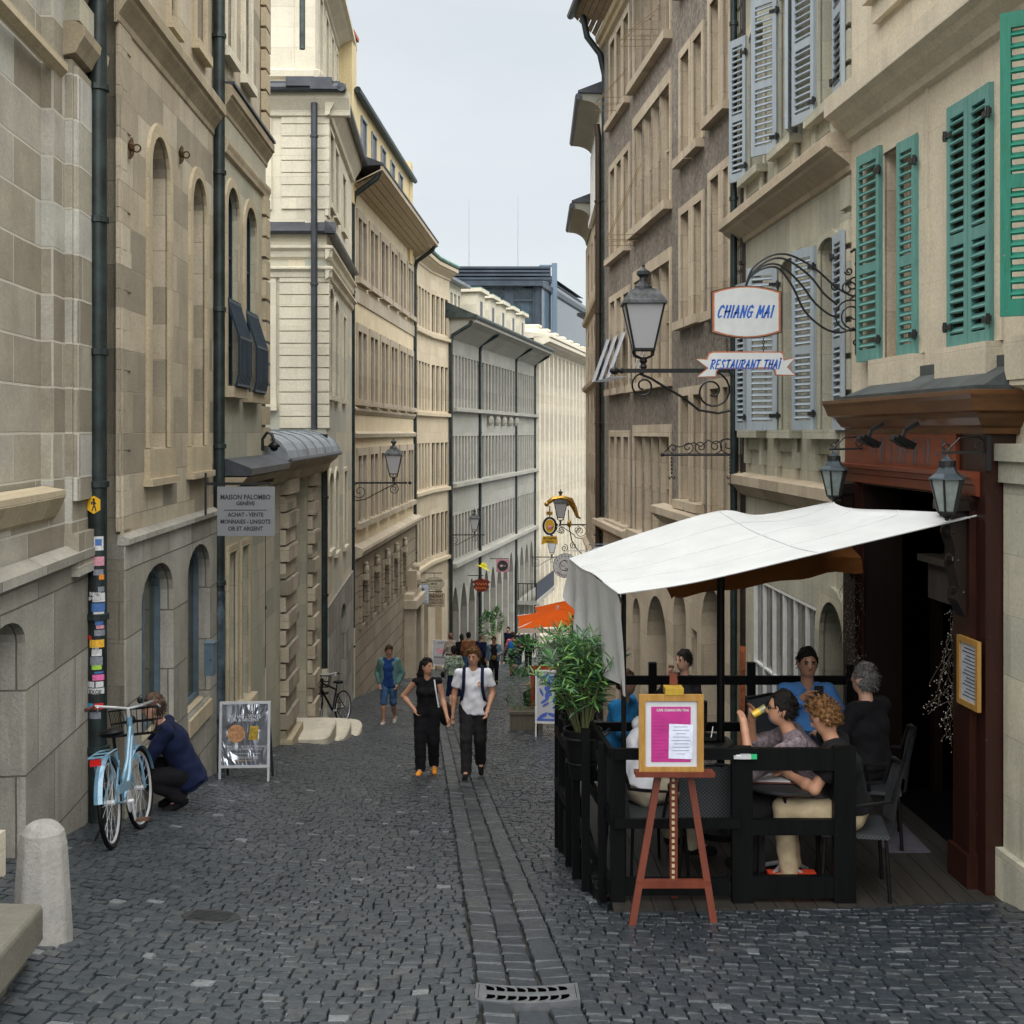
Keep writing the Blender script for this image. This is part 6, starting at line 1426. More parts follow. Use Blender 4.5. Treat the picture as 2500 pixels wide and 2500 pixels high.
# ------------------------------------------------------------------ easel with menu
M_easel = wood('easel_wood', (.09, .020, .011), (.15, .036, .018), .4, (8, 8, 1)); M_frame = wood('gold_frame', (.26, .13, .028), (.40, .23, .06), .38, (20, 20, 3))
de = 8.05; eo = Vector(P(1647, 2258, de)); t = thing('easel', 'reddish wooden easel standing on the wet cobbles', 'easel', eo)
E = lambda px, py, dd=0.: P(px, py, de+dd)
def leg(p0, p1, w_, h_, name='leg'):
    b = MB(off=eo); b.bar(p0, p1, w_, h_, up=(0, 1, 0)); return b.build(name, M_easel, t)
leg(E(1543, 2259, -.05), E(1640, 1700, .09), .045, .03); leg(E(1744, 2263, -.05), E(1654, 1700, .09), .045, .03); leg(E(1646, 2190, .48), E(1646, 1660, .12), .045, .03)
b = MB(off=eo); b.bar(E(1553, 2157, -.02), E(1733, 2157, -.02), .04, .05, up=(0, 0, 1)); b.build('crossbar', M_easel, t)
b = MB(off=eo); a_, c_ = E(1549, 1890), E(1741, 1882); b.box((a_.x, de-.07, a_.z), (c_.x, de+.05, c_.z)); b.box((a_.x, de-.08, a_.z), (c_.x, de-.065, c_.z+.012)); b.build('tray', M_easel, t)
b = MB(off=eo); b.bar(E(1644, 2160, .03), E(1644, 1645, .06), .05, .02, up=(0, 1, 0)); b.build('mast', M_easel, t)
b = MB(off=eo)
for i in range(17): z = E(0, 1905+15*i).z; x_ = E(1644, 0).x; b.box((x_-.009, de+.006, z-.010), (x_+.009, de+.020, z+.010))
b.build('peg_holes', plain('pale_pegs', (.45, .36, .22), .6), t)
b = MB(off=eo); a_, c_ = E(1623, 1695, -.03), E(1668, 1679, -.03); b.box((a_.x, de-.06, a_.z), (c_.x, de+.06, c_.z)); b.build('clamp', plain('brass_clamp', (.5, .33, .04), .35, .3), t)
fo = Vector(E(1636, 1884, -.03)); t2 = thing('framed_menu', 'gold framed menu poster, magenta sheet with a white slip, on the easel', 'menu', fo)
x0, x1, z0, z1 = E(1558, 0).x, E(1715, 0).x, E(0, 1883).z, E(0, 1692).z; fw = .042; y = de-.055
b = MB(off=fo)
for r_ in (((x0, z0), (x1, z0+fw)), ((x0, z1-fw), (x1, z1)), ((x0, z0+fw), (x0+fw, z1-fw)), ((x1-fw, z0+fw), (x1, z1-fw))): b.box((r_[0][0], y, r_[0][1]), (r_[1][0], y+.025, r_[1][1]))
b.build('frame', M_frame, t2)
b = MB(off=fo); b.box((x0+fw, y+.014, z0+fw), (x1-fw, y+.022, z1-fw)); b.build('mount', M_paper, t2)
M_mag = plain('magenta_sheet', (.42, .02, .20), .6, var=.12, scale=5)
b = MB(off=fo); mx0, mx1 = E(1588, 0).x, E(1684, 0).x; mz0, mz1 = E(0, 1856).z, E(0, 1722).z; b.box((mx0, y+.011, mz0), (mx1, y+.013, mz1)); b.build('magenta_sheet', M_mag, t2)
b = MB(off=fo); sx0, sx1, sz0, sz1 = E(1630, 0).x, E(1690, 0).x, E(0, 1849).z, E(0, 1763).z; b.mesh([(sx0, y+.008, sz0+.005), (sx1-.005, y+.008, sz0), (sx1, y+.008, sz1-.006), (sx0+.004, y+.008, sz1)], [(0, 1, 2, 3)]); b.build('white_slip', plain('slip', (.62, .66, .80), .7), t2)
text_mesh('lettering', 'CAFE CHIANG MAI THAI', .024, M_enamel, lambda x_, yy, z_: (E(1640, 0).x+x_, y+.0095, E(0, 1733).z+z_), t2, fo, bold=.0006, sx=.8)
b = MB(off=fo); r4 = random.Random(3)
for i in range(13):
    z = E(0, 1744+8.4*i).z; l = r4.uniform(.35, .8)*(mx1-mx0)*.5; b.box((mx0+.01, y+.0095, z), (mx0+.01+l, y+.0105, z+.006))
b.build('menu_lines', plain('faint_lines', (.33, .02, .17), .7), t2)
b = MB(off=fo)
for i in range(9):
    z = E(0, 1771+8.2*i).z; l = r4.uniform(.3, .85)*(sx1-sx0)*.5; cx_ = (sx0+sx1)/2; b.box((cx_-l, y+.0065, z), (cx_+l, y+.0072, z+.004))
b.build('slip_lines', plain('grey_lines', (.28, .29, .36), .7), t2)
# framed menu hung on the porch
fq = fL.pt(fL.u(2392), .33, 0); off = fL.pt(4.75, .28, -1.7); tm = thing('wall_menu', 'small wood framed menu card hanging on the porch pilaster', 'menu', off)
fLo = lambda px, o: ((fL.a-o)/((px-CX)/F-fL.b)-4.2)/fL.dir.y; ua, ub = fLo(2394, .27), fLo(2343, .27)
b = fL.mb(off)
for r_ in (((ua, -1.95), (ub, -1.91)), ((ua, -1.50), (ub, -1.46)), ((ua, -1.91), (ua+.04, -1.50)), ((ub-.04, -1.91), (ub, -1.50))): b.box((r_[0][0], .272, r_[0][1]), (r_[1][0], .30, r_[1][1]))
b.build('frame', M_frame, tm); b = fL.mb(off); b.box((ua+.04, .274, -1.91), (ub-.04, .285, -1.50)); b.build('card', plain('card_blue', (.42, .46, .52), .4), tm)
b = fL.mb(off)
for i in range(14): b.box((ua+.07, .2855, -1.88+.026*i), (ub-.07-(i % 3)*.03, .2865, -1.873+.026*i))
b.build('card_lines', M_ink, tm)
# porch lanterns
def porch_lantern(label, c, hookx):
    """c = lantern top centre"""
    t = thing('porch_lantern', label, 'lantern', c, group='lanterns either side of the wooden porch')
    b = MB(); b.lathe([(.012, .06), (.03, .03), (.05, .02), (.06, -.03), (.085, -.07), (.13, -.10), (.135, -.11)], 6); b.build('cap', plain('lantern_slate', (.055, .075, .09), .45, .4), t)
    b = MB()
    for i in range(6):
        a = math.pi/3*i; b.bar((.115*math.cos(a), .115*math.sin(a), -.11), (.06*math.cos(a), .06*math.sin(a), -.34), .013)
        a2 = a+math.pi/3; b.bar((.06*math.cos(a), .06*math.sin(a), -.34), (.06*math.cos(a2), .06*math.sin(a2), -.34), .014)
    b.lathe([(.06, -.34), (.05, -.365), (.02, -.38), (.012, -.40)], 6); b.build('cage', M_iron, t)
    b = MB()
    for i in range(6):
        a = math.pi/3*i; a2 = a+math.pi/3; b.face([(.06*math.cos(a), .06*math.sin(a), -.338), (.06*math.cos(a2), .06*math.sin(a2), -.338), (.112*math.cos(a2), .112*math.sin(a2), -.112), (.112*math.cos(a), .112*math.sin(a), -.112)])
    b.build('panes', plain('lantern_glass', (.20, .24, .23), .1, 0, .7, .15), t)
    b = MB(); hx_ = hookx-c[0]
    b.bar((-.04, 0, .075), (hx_, 0, .085), .018); b.lathe([(.06, -.02), (.06, .02)], 12, (0, 0, 0)); b.v = [((p[2]*1+hx_) if i >= len(b.v)-0 else p[0], p[1], p[2]) for i, p in enumerate(b.v)]
    b.build('bracket_arm', M_iron, t)
    b = MB(); b.prism([(-.055, -.05), (.055, -.05), (.055, .2), (0, .25), (-.055, .2)], hx_-.02, hx_+.01, 'x'); b.build('wall_plate', M_iron, t)
    b = MB(); b.tube([(p[0], 0, p[1]) for p in spiral(-.01, .115, .035, .01, -1.57, 1.2, 14)], .006, 5); b.tube([(0, 0, .09), (.04, 0, .13), (.09, 0, .18), (hx_*.8, 0, .19), (hx_-.01, 0, .15)], .007, 5); b.tube([(p[0], 0, p[1]) for p in spiral(hx_-.05, .13, .04, .01, 1.57, 1.2, 14)], .006, 5); b.build('curl', M_iron, t)
    return t
porch_lantern('dark six-sided lantern on the near right pilaster of the porch', tuple(P(2312, 1132, 8.62)), P(2312, 1132, 8.62).x+.28)
porch_lantern('dark six-sided lantern on the far left pilaster of the porch, before the pale house', tuple(P(2036, 1118, 11.0)), P(2036, 1118, 11.0).x+.28)
for i, px in enumerate((2122, 2205)):
    uu = fLo(px, .45); q = fL.pt(uu, .40, -.0); t = thing('spotlight', 'small black spotlight clamped under the porch cornice, '+('farther' if i == 0 else 'nearer')+' of the two', 'spotlight', q, group='spotlights over the orange frieze')
    b = fL.mb(q); b.bar((uu, .34, .07), (uu, .44, .02), .03); b.bar((uu, .44, .02), (uu, .47, -.06), .025); b.build('arm', M_iron, t)
    b = fL.mb(q); b.obox((uu, .46, -.075), (.07, 0, 0), (0, .07, .035), (0, -.012, .022)); b.obox((uu, .50, -.075), (.055, 0, 0), (0, .05, .03), (0, -.006, .012)); b.build('lamp_head', M_black, t)
# painted frieze letters worn away
b = fL.mb(q_off := fL.pt(fL.u(2340), 0, -3.25)); M_fade = plain('faded_blue', (.055, .07, .09), .6, var=.3, scale=40); uA, uB = fLo(2330, .22), fLo(2096, .22)
for t_ in (.25, .31, .34, .42, .48, .53, .56, .65, .68, .76, .80, .93):
    x_ = uB+(uA-uB)*t_*1.0; b.box((x_-.012, fp+.0305, -.26), (x_+.012, fp+.0325, -.05))
    b.box((x_-.022, fp+.0305, -.17), (x_-.0125, fp+.0325, -.12))
for t_ in (.18, .60, .88): x_ = uB+(uA-uB)*t_; b.prism([(x_-.03, -.18), (x_+.03, -.18), (x_+.015, -.15), (x_-.015, -.15)], fp+.0305, fp+.0325, 'y')
b.build('worn_lettering', M_fade, tP)
# hanging twig garlands
M_twig = plain('twig', (.06, .045, .03), .8); M_bead = plain('pale_buds', (.34, .33, .30), .5)
def garland(label, pts, n, spread, drop):
    rr = random.Random(len(pts)*7+n); o = Vector(pts[0]); t = thing('twig_garland', label, 'garland', o, group='twig garlands in the porch')
    b = MB(off=o); c = MB(off=o)
    for i in range(n):
        s = rr.random()*(len(pts)-1); k_ = int(s); p = Vector(pts[k_]).lerp(Vector(pts[min(k_+1, len(pts)-1)]), s-k_)
        d = Vector((rr.uniform(-1, 1)*spread, rr.uniform(-1, 1)*spread*.6, -rr.uniform(.3, 1)*drop)); pp = [p]
        for j in range(4): pp.append(pp[-1]+d*.25+Vector((rr.gauss(0, .02), rr.gauss(0, .02), 0)))
        b.tube(pp, .0028, 3, caps=False)
        for j in range(7):
            e = pp[rr.randrange(1, 5)]+Vector((rr.gauss(0, .018), rr.gauss(0, .018), rr.gauss(0, .03))); c.ball(e, rr.uniform(.003, .006), 4, 3)
    b.build('twigs', M_twig, t); c.build('buds', M_bead, t)
garland('twig garland with pale buds trailing down the near side of the dark doorway', [P(2335, 1430, 9.1), P(2318, 1600, 9.1), P(2312, 1750, 9.1)], 46, .12, .35)
garland('twig garland with pale buds on the far pilaster behind the guests', [P(2085, 1400, 11.1), P(2080, 1500, 11.1), P(2085, 1620, 11.1)], 36, .10, .35)

# ------------------------------------------------------------------ potted oleanders
M_leafs = []
for nm, ca in (('leaf_dark', (.035, .095, .04)), ('leaf_mid', (.075, .19, .06)), ('leaf_light', (.20, .38, .10)), ('leaf_grey', (.09, .17, .10))):
    q = NT(nm); tcn = q.n('ShaderNodeTexCoord'); n1 = q.noise((tcn, 3), 14, 3, .6); r = q.ramp(n1, .3, .7, c4(tuple(c*.7 for c in ca)), c4(tuple(c*1.4 for c in ca))); q.set(q.b, 'Base Color', r); q.b.inputs['Roughness'].default_value = .5; q.b.inputs['Specular IOR Level'].default_value = .3
    tr = q.n('ShaderNodeBsdfTranslucent'); q.set(tr, 0, r); ms = q.n('ShaderNodeMixShader'); ms.inputs[0].default_value = .25; q.t.links.new(q.b.outputs[0], ms.inputs[1]); q.t.links.new(tr.outputs[0], ms.inputs[2]); q.t.links.new(ms.outputs[0], q.o.inputs[0]); M_leafs.append(q.m)
def leafmesh(b, p, d, L_, w_, rr, droop=.35):
    d = d.normalized(); side = d.cross(Vector((0, 0, 1)))
    if side.length < .1: side = Vector((1, 0, 0))
    side.normalize(); side = (side+Vector((rr.gauss(0, .35), rr.gauss(0, .35), rr.gauss(0, .35)))).normalized(); pr = None; b.cur = rr.choices((0, 1, 2, 3), (3, 4, 2.4, 2))[0]
    for i, wf in enumerate((.12, .75, 1., .7, .05)):
        s = i/4; c = p+d*L_*s+Vector((0, 0, -droop*L_*s*s)); a_, e_ = c-side*w_*wf/2, c+side*w_*wf/2; m_ = c+Vector((0, 0, -w_*.18*wf))
        if pr: b.face([pr[0], pr[1], m_, a_]); b.face([pr[1], pr[2], e_, m_])
        pr = (a_, m_, e_)
def oleander(label, base, h, spread, stems, seed, leafL=.115, group='oleanders hung on the terrace rail', pot=True, bias=(0, 0, 0)):
    rr = random.Random(seed); t = thing('potted_oleander', label, 'potted plant', base, group=group)
    lb = MB(); sb = MB(); bs = Vector(bias)
    for i in range(stems):
        a = rr.uniform(0, 6.28); out = spread*rr.uniform(.2, 1.); hh = h*rr.uniform(.55, 1.0)*(1-.25*out/spread)
        tipv = Vector((math.cos(a)*out, math.sin(a)*out, hh))+bs*rr.random()
        p0 = Vector((math.cos(a)*.05, math.sin(a)*.05, .0)); pts = [p0.lerp(tipv, s)+Vector((0, 0, .12*h*math.sin(math.pi*s))) for s in (0, .25, .5, .75, 1.)]
        sb.tube(pts, [.007, .006, .005, .004, .002], 4, caps=False)
        nw = int(6+hh*9)
        for j in range(nw):
            s = .25+.75*j/nw; k_ = min(int(s*4), 3); p = pts[k_].lerp(pts[k_+1], s*4-k_)
            for m_ in range(3):
                an = rr.uniform(0, 6.28); up = .25+.9*s*rr.random(); d = Vector((math.cos(an), math.sin(an), up)); leafmesh(lb, p, d, leafL*rr.uniform(.7, 1.2), .021*rr.uniform(.8, 1.3), rr, rr.uniform(.1, .7))
        for m_ in range(5): an = rr.uniform(0, 6.28); leafmesh(lb, pts[-1], Vector((math.cos(an), math.sin(an), 1.3)), leafL*rr.uniform(.6, 1.), .014, rr, .15)
    lb.build('foliage', M_leafs, t); sb.build('stems', plain('green_stem', (.10, .11, .045), .7), t)
    if pot:
        pb = MB(); pb.lathe([(.001, -.34), (.10, -.34), (.115, -.2), (.135, -.02), (.15, -.02), (.152, .03), (.135, .03), (.13, -.01), (.001, -.015)], 22); pb.build('pot', M_black, t, smooth=True)
        pb = MB(); pb.lathe([(.157, -.03), (.163, -.03), (.163, -.015), (.157, -.015)], 22, caps=False); pb.lathe([(.125, -.22), (.131, -.22), (.131, -.21), (.125, -.21)], 22, caps=False)
        for s_ in (-1, 1): pb.bar((.16, s_*.05, -.02), (.21, s_*.05, .02), .012)
        pb.build('pot_holder', M_iron, t)
    return t
oleander('big oleander in a black pot hooked on the terrace rail, nearest the street', tuple(P(1423, 1788, 9.35)), .90, .40, 38, 11, leafL=.14, bias=(-.12, 0, .02))
oleander('oleander behind the biggest one, its crown rising against the orange parasol', tuple(P(1412, 1745, 10.5)), .92, .24, 20, 12, leafL=.13)

# ------------------------------------------------------------------ tables, chairs, table things
M_wick = None
def wicker():
    q = NT('wicker_black'); uv = q.n('ShaderNodeUVMap'); ck = q.n('ShaderNodeTexChecker', {'Vector': (uv, 0), 'Color1': c4((.012, .013, .015)), 'Color2': c4((.06, .065, .07)), 'Scale': 75.})
    q.set(q.b, 'Base Color', ck); q.b.inputs['Roughness'].default_value = .45; return q.m
M_wick = wicker()
def chair():
    t = thing('wicker_chair', 'x', 'chair', (0, 0, 0))
    b = MB(); b.box((-.23, -.22, .43), (.23, .23, .46)); b.build('seat', M_wick, t)
    b = MB(); n = 10
    pa = [(.25*math.sin(a), -.22-.05*math.cos(a)) for a in np.linspace(-1.35, 1.35, n)]
    for (x0, y0), (x1, y1) in zip(pa, pa[1:]):
        for z0, z1, e0, e1 in ((.46, .70, 0, -.03), (.70, .90, -.03, -.07)): b.face([(x0, y0+e0, z0), (x1, y1+e0, z0), (x1*.95, y1+e1, z1), (x0*.95, y0+e1, z1)])
    b.build('backrest', M_wick, t)
    b = MB(); b.tube([(-.25, .02, .46), (-.27, .05, .66), (-.26, -.1, .68), (-.24, -.24, .70), (-.22, -.29, .88), (0, -.34, .91), (.22, -.29, .88), (.24, -.24, .70), (.26, -.1, .68), (.27, .05, .66), (.25, .02, .46)], .014, 6); b.build('arm_frame', M_black, t)
    for sx in (-1, 1):
        for y in (-.2, .21): b = MB(); b.tube([(sx*.21, y, .43), (sx*.235, y*1.12, 0)], .013, 6); b.build('leg', M_black, t)
    return t
CH = [(.98, 9.05, 'black wicker chair of the man in the white tee behind the easel', -70), (1.35, 10.55, 'black wicker chair with its back to the rear railing, left of the pole', 150), (1.95, 8.95, 'black wicker chair under the man drinking beer', 95), (2.30, 10.6, 'black wicker chair under the man in the blue shirt', 180), (2.85, 9.75, 'black wicker chair under the grey haired guest', 75), (2.42, 8.72, 'black wicker chair under the man with curly hair', 80), (1.42, 8.95, 'empty black wicker chair just behind the easel, its back to the railing', 0)]
def spawn(proto, places, group, cat=None):
    kids = ALLCH.get(proto.name, [])
    for i, (x, y, lab, rz) in enumerate(places):
        if i == 0: o = proto
        else:
            o = proto.copy(); COL.objects.link(o)
            for k_ in kids: c = k_.copy(); COL.objects.link(c); c.parent = o
        o.location = (x, y, ZD); o.rotation_euler = (0, 0, R(rz)); o['label'] = lab; o['group'] = group
spawn(chair(), CH, 'black wicker chairs on the terrace')
def table():
    t = thing('bistro_table', 'x', 'table', (0, 0, 0)); b = MB(); b.lathe([(.001, .70), (.33, .70), (.345, .715), (.345, .73), (.33, .735), (.001, .735)], 28); b.build('tabletop', plain('table_dark', (.02, .021, .023), .3), t, smooth=True)
    b = MB(); b.tube([(0, 0, .12), (0, 0, .70)], .025, 8); b.build('column', M_alu, t)
    for i in range(4): a = math.pi/4+i*math.pi/2; b = MB(); b.tube([(0, 0, .14), (.2*math.cos(a), .2*math.sin(a), .06), (.3*math.cos(a), .3*math.sin(a), .01)], .016, 6); b.build('leg', M_alu, t)
    return t
spawn(table(), [(1.95+.02, 9.5-.62, 'dark round table right behind the gate panel with open menus', 0), (1.45, 10.0, 'dark round table with the beer bottle, left of the drinking man', 20), (2.35, 10.0, 'dark round table between the blue shirt man and the grey haired man', 10)], 'round terrace tables')
ZT = ZD+.737
for px, py, d, w_, h_, rz, lab in ((1700, 1892, 9.0, .34, .24, 8, 'open menu booklet left on the table, nearest the easel'), (1885, 1912, 8.75, .36, .22, -6, 'open menu booklet with brown cover in front of the curly haired man')):
    x = (px-CX)/F*d; q = (x if px > 1800 else 1.62, d-.02, ZT+.004); q = (x, 8.85 if px > 1800 else 8.9, ZT+.004); t = thing('menu_booklet', lab, 'menu', q, R(rz), group='menus lying on the front table')
    b = MB(); b.box((-w_/2, -h_/2, 0), (w_/2, h_/2, .008)); b.build('cover', plain('menu_cover', (.12, .035, .02), .5), t); b = MB(); b.box((-w_/2+.01, -h_/2+.01, .0085), (w_/2-.04, h_/2-.01, .014)); b.build('page', M_paper, t)
def bottle(label, x, y, z=ZT):
    t = thing('beer_bottle', label, 'bottle', (x, y, z)); b = MB(); b.lathe([(.001, 0), (.031, .003), (.031, .13), (.025, .16), (.013, .19), (.012, .23), (.014, .235), (.014, .245), (.001, .246)], 14); b.build('glass', plain('green_bottle', (.008, .02, .010), .1, 0, .7), t, smooth=True); b = MB(); b.lathe([(.0317, .05), (.0317, .11)], 14, caps=False); b.build('bottle_label', plain('bottle_label', (.28, .24, .12), .6), t)
bottle('dark green beer bottle on the table left of the pole', 1.45, 9.85)
t = thing('plate_of_food', 'dark plate with a spoon standing by the drinking man', 'plate', (1.62, 10.0, ZT)); b = MB(); b.lathe([(.001, .004), (.08, .004), (.12, .02), (.125, .022), (.08, .0), (.001, 0)], 20); b.build('plate', M_black, t); b = MB(); b.tube([(0, 0, .02), (.02, .03, .10)], .004, 5); b.build('spoon', M_alu, t)
t = thing('seat_cushion', 'bright orange red cushion lying on the deck behind the gate panel', 'cushion', (2.0, 8.72, ZD)); b = MB(); b.box((-.17, -.12, .02), (.17, .12, .095)); o = b.build('cushion', plain('orange_cushion', (.80, .065, .012), .8), t)
bv = o.modifiers.new('b', 'BEVEL'); bv.width = .03; bv.segments = 3
b = MB(); b.box((-.16, -.12, 0), (.17, .11, .018)); b.build('base', M_paper, t)
t = thing('spring_clamp', 'metal clamp with a green tag on the gate panel rail', 'clamp', P(1815, 1847, 8.42)); b = MB(); b.bar((-.05, 0, 0), (.05, 0, 0), .03, .03); b.bar((-.07, -.01, 0), (-.02, -.01, 0), .04, .02); b.build('jaw', M_alu, t); b = MB(); b.box((.05, -.016, -.014), (.09, .004, .016)); b.build('tag', plain('green_tag', (.02, .42, .16), .5), t)
t = thing('door_mat', 'doormat with striped grey end just inside the dark restaurant door', 'mat', (3.0, 9.8, ZD+.003)); b = MB(); b.box((-.12, -.35, 0), (.22, .35, .012)); b.build('mat', plain('mat_grey', (.07, .065, .08), .9), t)
# ------------------------------------------------------------------ boards on the street
M_film = None
def poster_film():
    q = NT('crinkled_film'); tcn = q.n('ShaderNodeTexCoord'); mpn = q.n('ShaderNodeMapping', {'Vector': (tcn, 3)}); mpn.inputs['Scale'].default_value = (4, 4, 2); n1 = q.noise(mpn, .9, 2, .5, 1.2)
    q.b.inputs['Base Color'].default_value = (.34, .37, .43, 1); q.b.inputs['Metallic'].default_value = .75; q.b.inputs['Roughness'].default_value = .22; q.b.inputs['Specular IOR Level'].default_value = 1.; q.b.inputs['Coat Weight'].default_value = 1.
    bp = q.n('ShaderNodeBump', {'Strength': 1., 'Distance': .16, 'Height': n1}); q.set(q.b, 'Normal', bp); q.t.links.new(bp.outputs[0], q.b.inputs['Coat Normal']); return q.m
M_film = poster_film()
def aboard(label, c, w_, h_, legh, rz, panel, fm, tilt=.10, fw=.035, name='street_board', group=None, content=None, border=True):
    t = thing(name, label, 'advertising board', c, rz, group); z0 = legh
    def Tf(x, y, z): return (x, y+(z)*tilt-tilt*h_*.5-.0, z)
    b = MB(Tf)
    for r_ in (((-w_/2, z0), (w_/2, z0+fw)), ((-w_/2, z0+h_-fw), (w_/2, z0+h_)), ((-w_/2, z0+fw), (-w_/2+fw, z0+h_-fw)), ((w_/2-fw, z0+fw), (w_/2, z0+h_-fw))): b.box((r_[0][0], -.012, r_[0][1]), (r_[1][0], .012, r_[1][1]))
    b.build('frame', fm, t)
    for s_ in (-1, 1): b = MB(Tf); b.box((s_*(w_/2-fw*.5)-fw*.42, -.010, 0), (s_*(w_/2-fw*.5)+fw*.42, .010, z0-.002)); b.build('leg', fm, t)
    for s_ in (-1, 1): b = MB(); b.bar((s_*(w_/2-.03), tilt*h_*.5+tilt*z0+.02, z0+h_-.02), (s_*(w_/2-.03), tilt*h_+.36, -.02-.05), .03, .02); b.build('rear_leg', M_zinc_dark, t)
    b = MB(Tf); b.box((-w_/2+fw, -.003, z0+fw), (w_/2-fw, .006, z0+h_-fw)); pn = b.build('poster', panel, t)
    if content: content(t, Tf, w_, h_, z0)
    return t
def c_gold(t, Tf, w_, h_, z0):
    f_ = lambda y0: (lambda x, y, z: Tf(x, -.006, z+y0))
    M_o = plain('faded_orange', (.55, .36, .22), .3); M_w = plain('film_white', (.55, .58, .62), .35)
    text_mesh('lettering', 'ACHAT - VENTE', .052, M_w, f_(z0+h_*.755), t, bold=.001); text_mesh('lettering', 'OR & ARGENT', .052, M_w, f_(z0+h_*.70), t, bold=.001)
    text_mesh('lettering', "DÉBRIS D'OR - BIJOUX - MONNAIES", .036, M_w, f_(z0+h_*.305), t, sx=.85); text_mesh('lettering', 'LINGOTS & NUMISMATIQUE', .036, M_w, f_(z0+h_*.265), t, sx=.9)
    text_mesh('lettering', 'ORGANISATION EXPERTISES AUX ENCHERES', .019, M_w, f_(z0+h_*.205), t); text_mesh('lettering', 'EXPERTISE GRATUITE', .034, M_w, f_(z0+h_*.14), t); text_mesh('lettering', 'PAIEMENT IMMEDIAT', .022, M_o, f_(z0+h_*.10), t)
    b = MB(Tf); n = 28; b.face([(-.10+.105*math.cos(a), -.006, z0+h_*.515+.105*math.sin(a)) for a in np.linspace(0, 6.283, n)[:-1]]); b.build('coin', plain('copper_coin', (.62, .33, .17), .3, .3, .6, .25, 30), t)
    b = MB(Tf); b.prism([(.045, z0+h_*.42), (.155, z0+h_*.415), (.165, z0+h_*.62), (.06, z0+h_*.625)], -.008, -.004, 'y'); b.build('gold_bar', plain('gold_bar', (.62, .42, .07), .3, .4, .6, .3, 40), t)
g_ = gpt(597, 1893); bd = 14.6; bx = (597-CX)/F*bd
c_ = (bx, bd, gz(bx, bd)+.0); aboard('silver framed poster stand of crinkled dark film with gold bar and coin, under the grey board', c_, .60, .77, .16, R(3), M_film, M_alu, .10, .03, content=c_gold)
def c_pink(t, Tf, w_, h_, z0):
    b = MB(Tf)
    for x_, z_, r_ in ((-.08, .6, .11), (.02, .58, .09), (.12, .5, .08), (-.02, .5, .06)): b.face([(x_+r_*math.cos(a), -.007-.0005*r_, z0+h_*z_+r_*.8*math.sin(a)) for a in np.linspace(0, 6.283, 12)[:-1]])
    b.build('print', M_skinpink, t); b = MB(Tf); b.box((-w_*.38, -.007, z0+h_*.28), (w_*.38, -.005, z0+h_*.36)); b.box((-w_*.2, -.007, z0+h_*.86), (w_*.15, -.005, z0+h_*.90))
    for i in range(4): b.box((-w_*.36, -.007, z0+h_*(.08+.045*i)), (w_*.34, -.005, z0+h_*(.095+.045*i)))
    b.build('print_lines', plain('print_grey', (.25, .22, .28), .6), t)
q = gpt(1075, 1638); aboard('white street board with pink print leaning near the curved house', (q.x, q.y, q.z), .70, 1.0, .22, R(-12), M_paper, M_white, .16, .03, content=c_pink)
def c_blue(t, Tf, w_, h_, z0):
    b = MB(Tf); rr = random.Random(4)
    for i in range(16):
        x_, z_ = rr.uniform(-.4, .4)*w_, rr.uniform(.08, .92)*h_; a = rr.uniform(0, 3); l, v = rr.uniform(.05, .13), rr.uniform(.02, .05)
        b.face([(max(-w_*.44, min(w_*.44, x_+l*math.cos(p)*math.cos(a)-v*math.sin(p)*math.sin(a))), -.007-.0003*i, z0+max(.06, min(h_-.06, z_+l*math.cos(p)*math.sin(a)+v*math.sin(p)*math.cos(a)))) for p in np.linspace(0, 6.283, 9)[:-1]])
    b.box((-w_*.45, -.014, z0+h_*.05), (w_*.45, -.012, z0+h_*.09)); b.box((-w_*.45, -.014, z0+h_*.86), (w_*.45, -.012, z0+h_*.90)); b.build('blue_print', plain('print_blue', (.07, .14, .52), .5), t)
q = Vector(((1352-CX)/F*24.3, 24.3, 0)); q.z = gz(q.x, q.y); aboard('white street board with blue pattern half hidden behind the oleander leaves', tuple(q), .74, 1.04, .26, R(-4), M_paper, M_white, .06, .035, content=c_blue)
q = Vector(((1335-CX)/F*26.8, 26.8, 0)); q.z = gz(q.x, q.y); t = thing('red_board', 'red framed chalkboard stand behind the blue and white board', 'chalkboard', q); b = MB(); 
for r_ in (((-.35, .1), (-.28, 1.35)), ((.28, .1), (.35, 1.35)), ((-.28, 1.27), (.28, 1.35)), ((-.28, .25), (.28, .33))): b.box((r_[0][0], -.02, r_[0][1]), (r_[1][0], .02, r_[1][1]))
b.build('frame', plain('red_frame', (.42, .05, .02), .45), t); b = MB(); b.box((-.28, -.006, .33), (.28, .006, 1.27)); b.build('board', M_black, t)
# ------------------------------------------------------------------ far shop signs
def board(label, c, w_, h_, m, rz=0, th=.03, shape='rect', em=None, edge=.02, name='shop_sign', bracket=None):
    t = thing(name, label, 'sign', c, rz)
    def outline(w2, h2):
        if shape == 'oval': return [(w2*math.cos(a), h2*math.sin(a)) for a in np.linspace(0, 6.283, 29)[:-1]]
        return [(-w2, -h2), (w2, -h2), (w2, h2), (-w2, h2)]
    if em: b = MB(); b.prism(outline(w_/2, h_/2), -th/2+.003, th/2-.003, 'y'); b.build('edge', em, t); w_ -= edge*2; h_ -= edge*2
    b = MB(); b.prism(outline(w_/2, h_/2), -th/2, th/2, 'y'); b.build('board', m, t)
    if bracket:
        L_, zz = bracket; b = MB(); b.bar((-w_*.4 if L_ > 0 else w_*.4, 0, zz), (L_, 0, zz), .03); b.tube([(0, 0, h_/2), (0, 0, zz)], .012, 4); b.build('bracket', M_iron, t)
    return t
Lt = lambda dy=-.018: (lambda x, y, z: (x, dy, z))
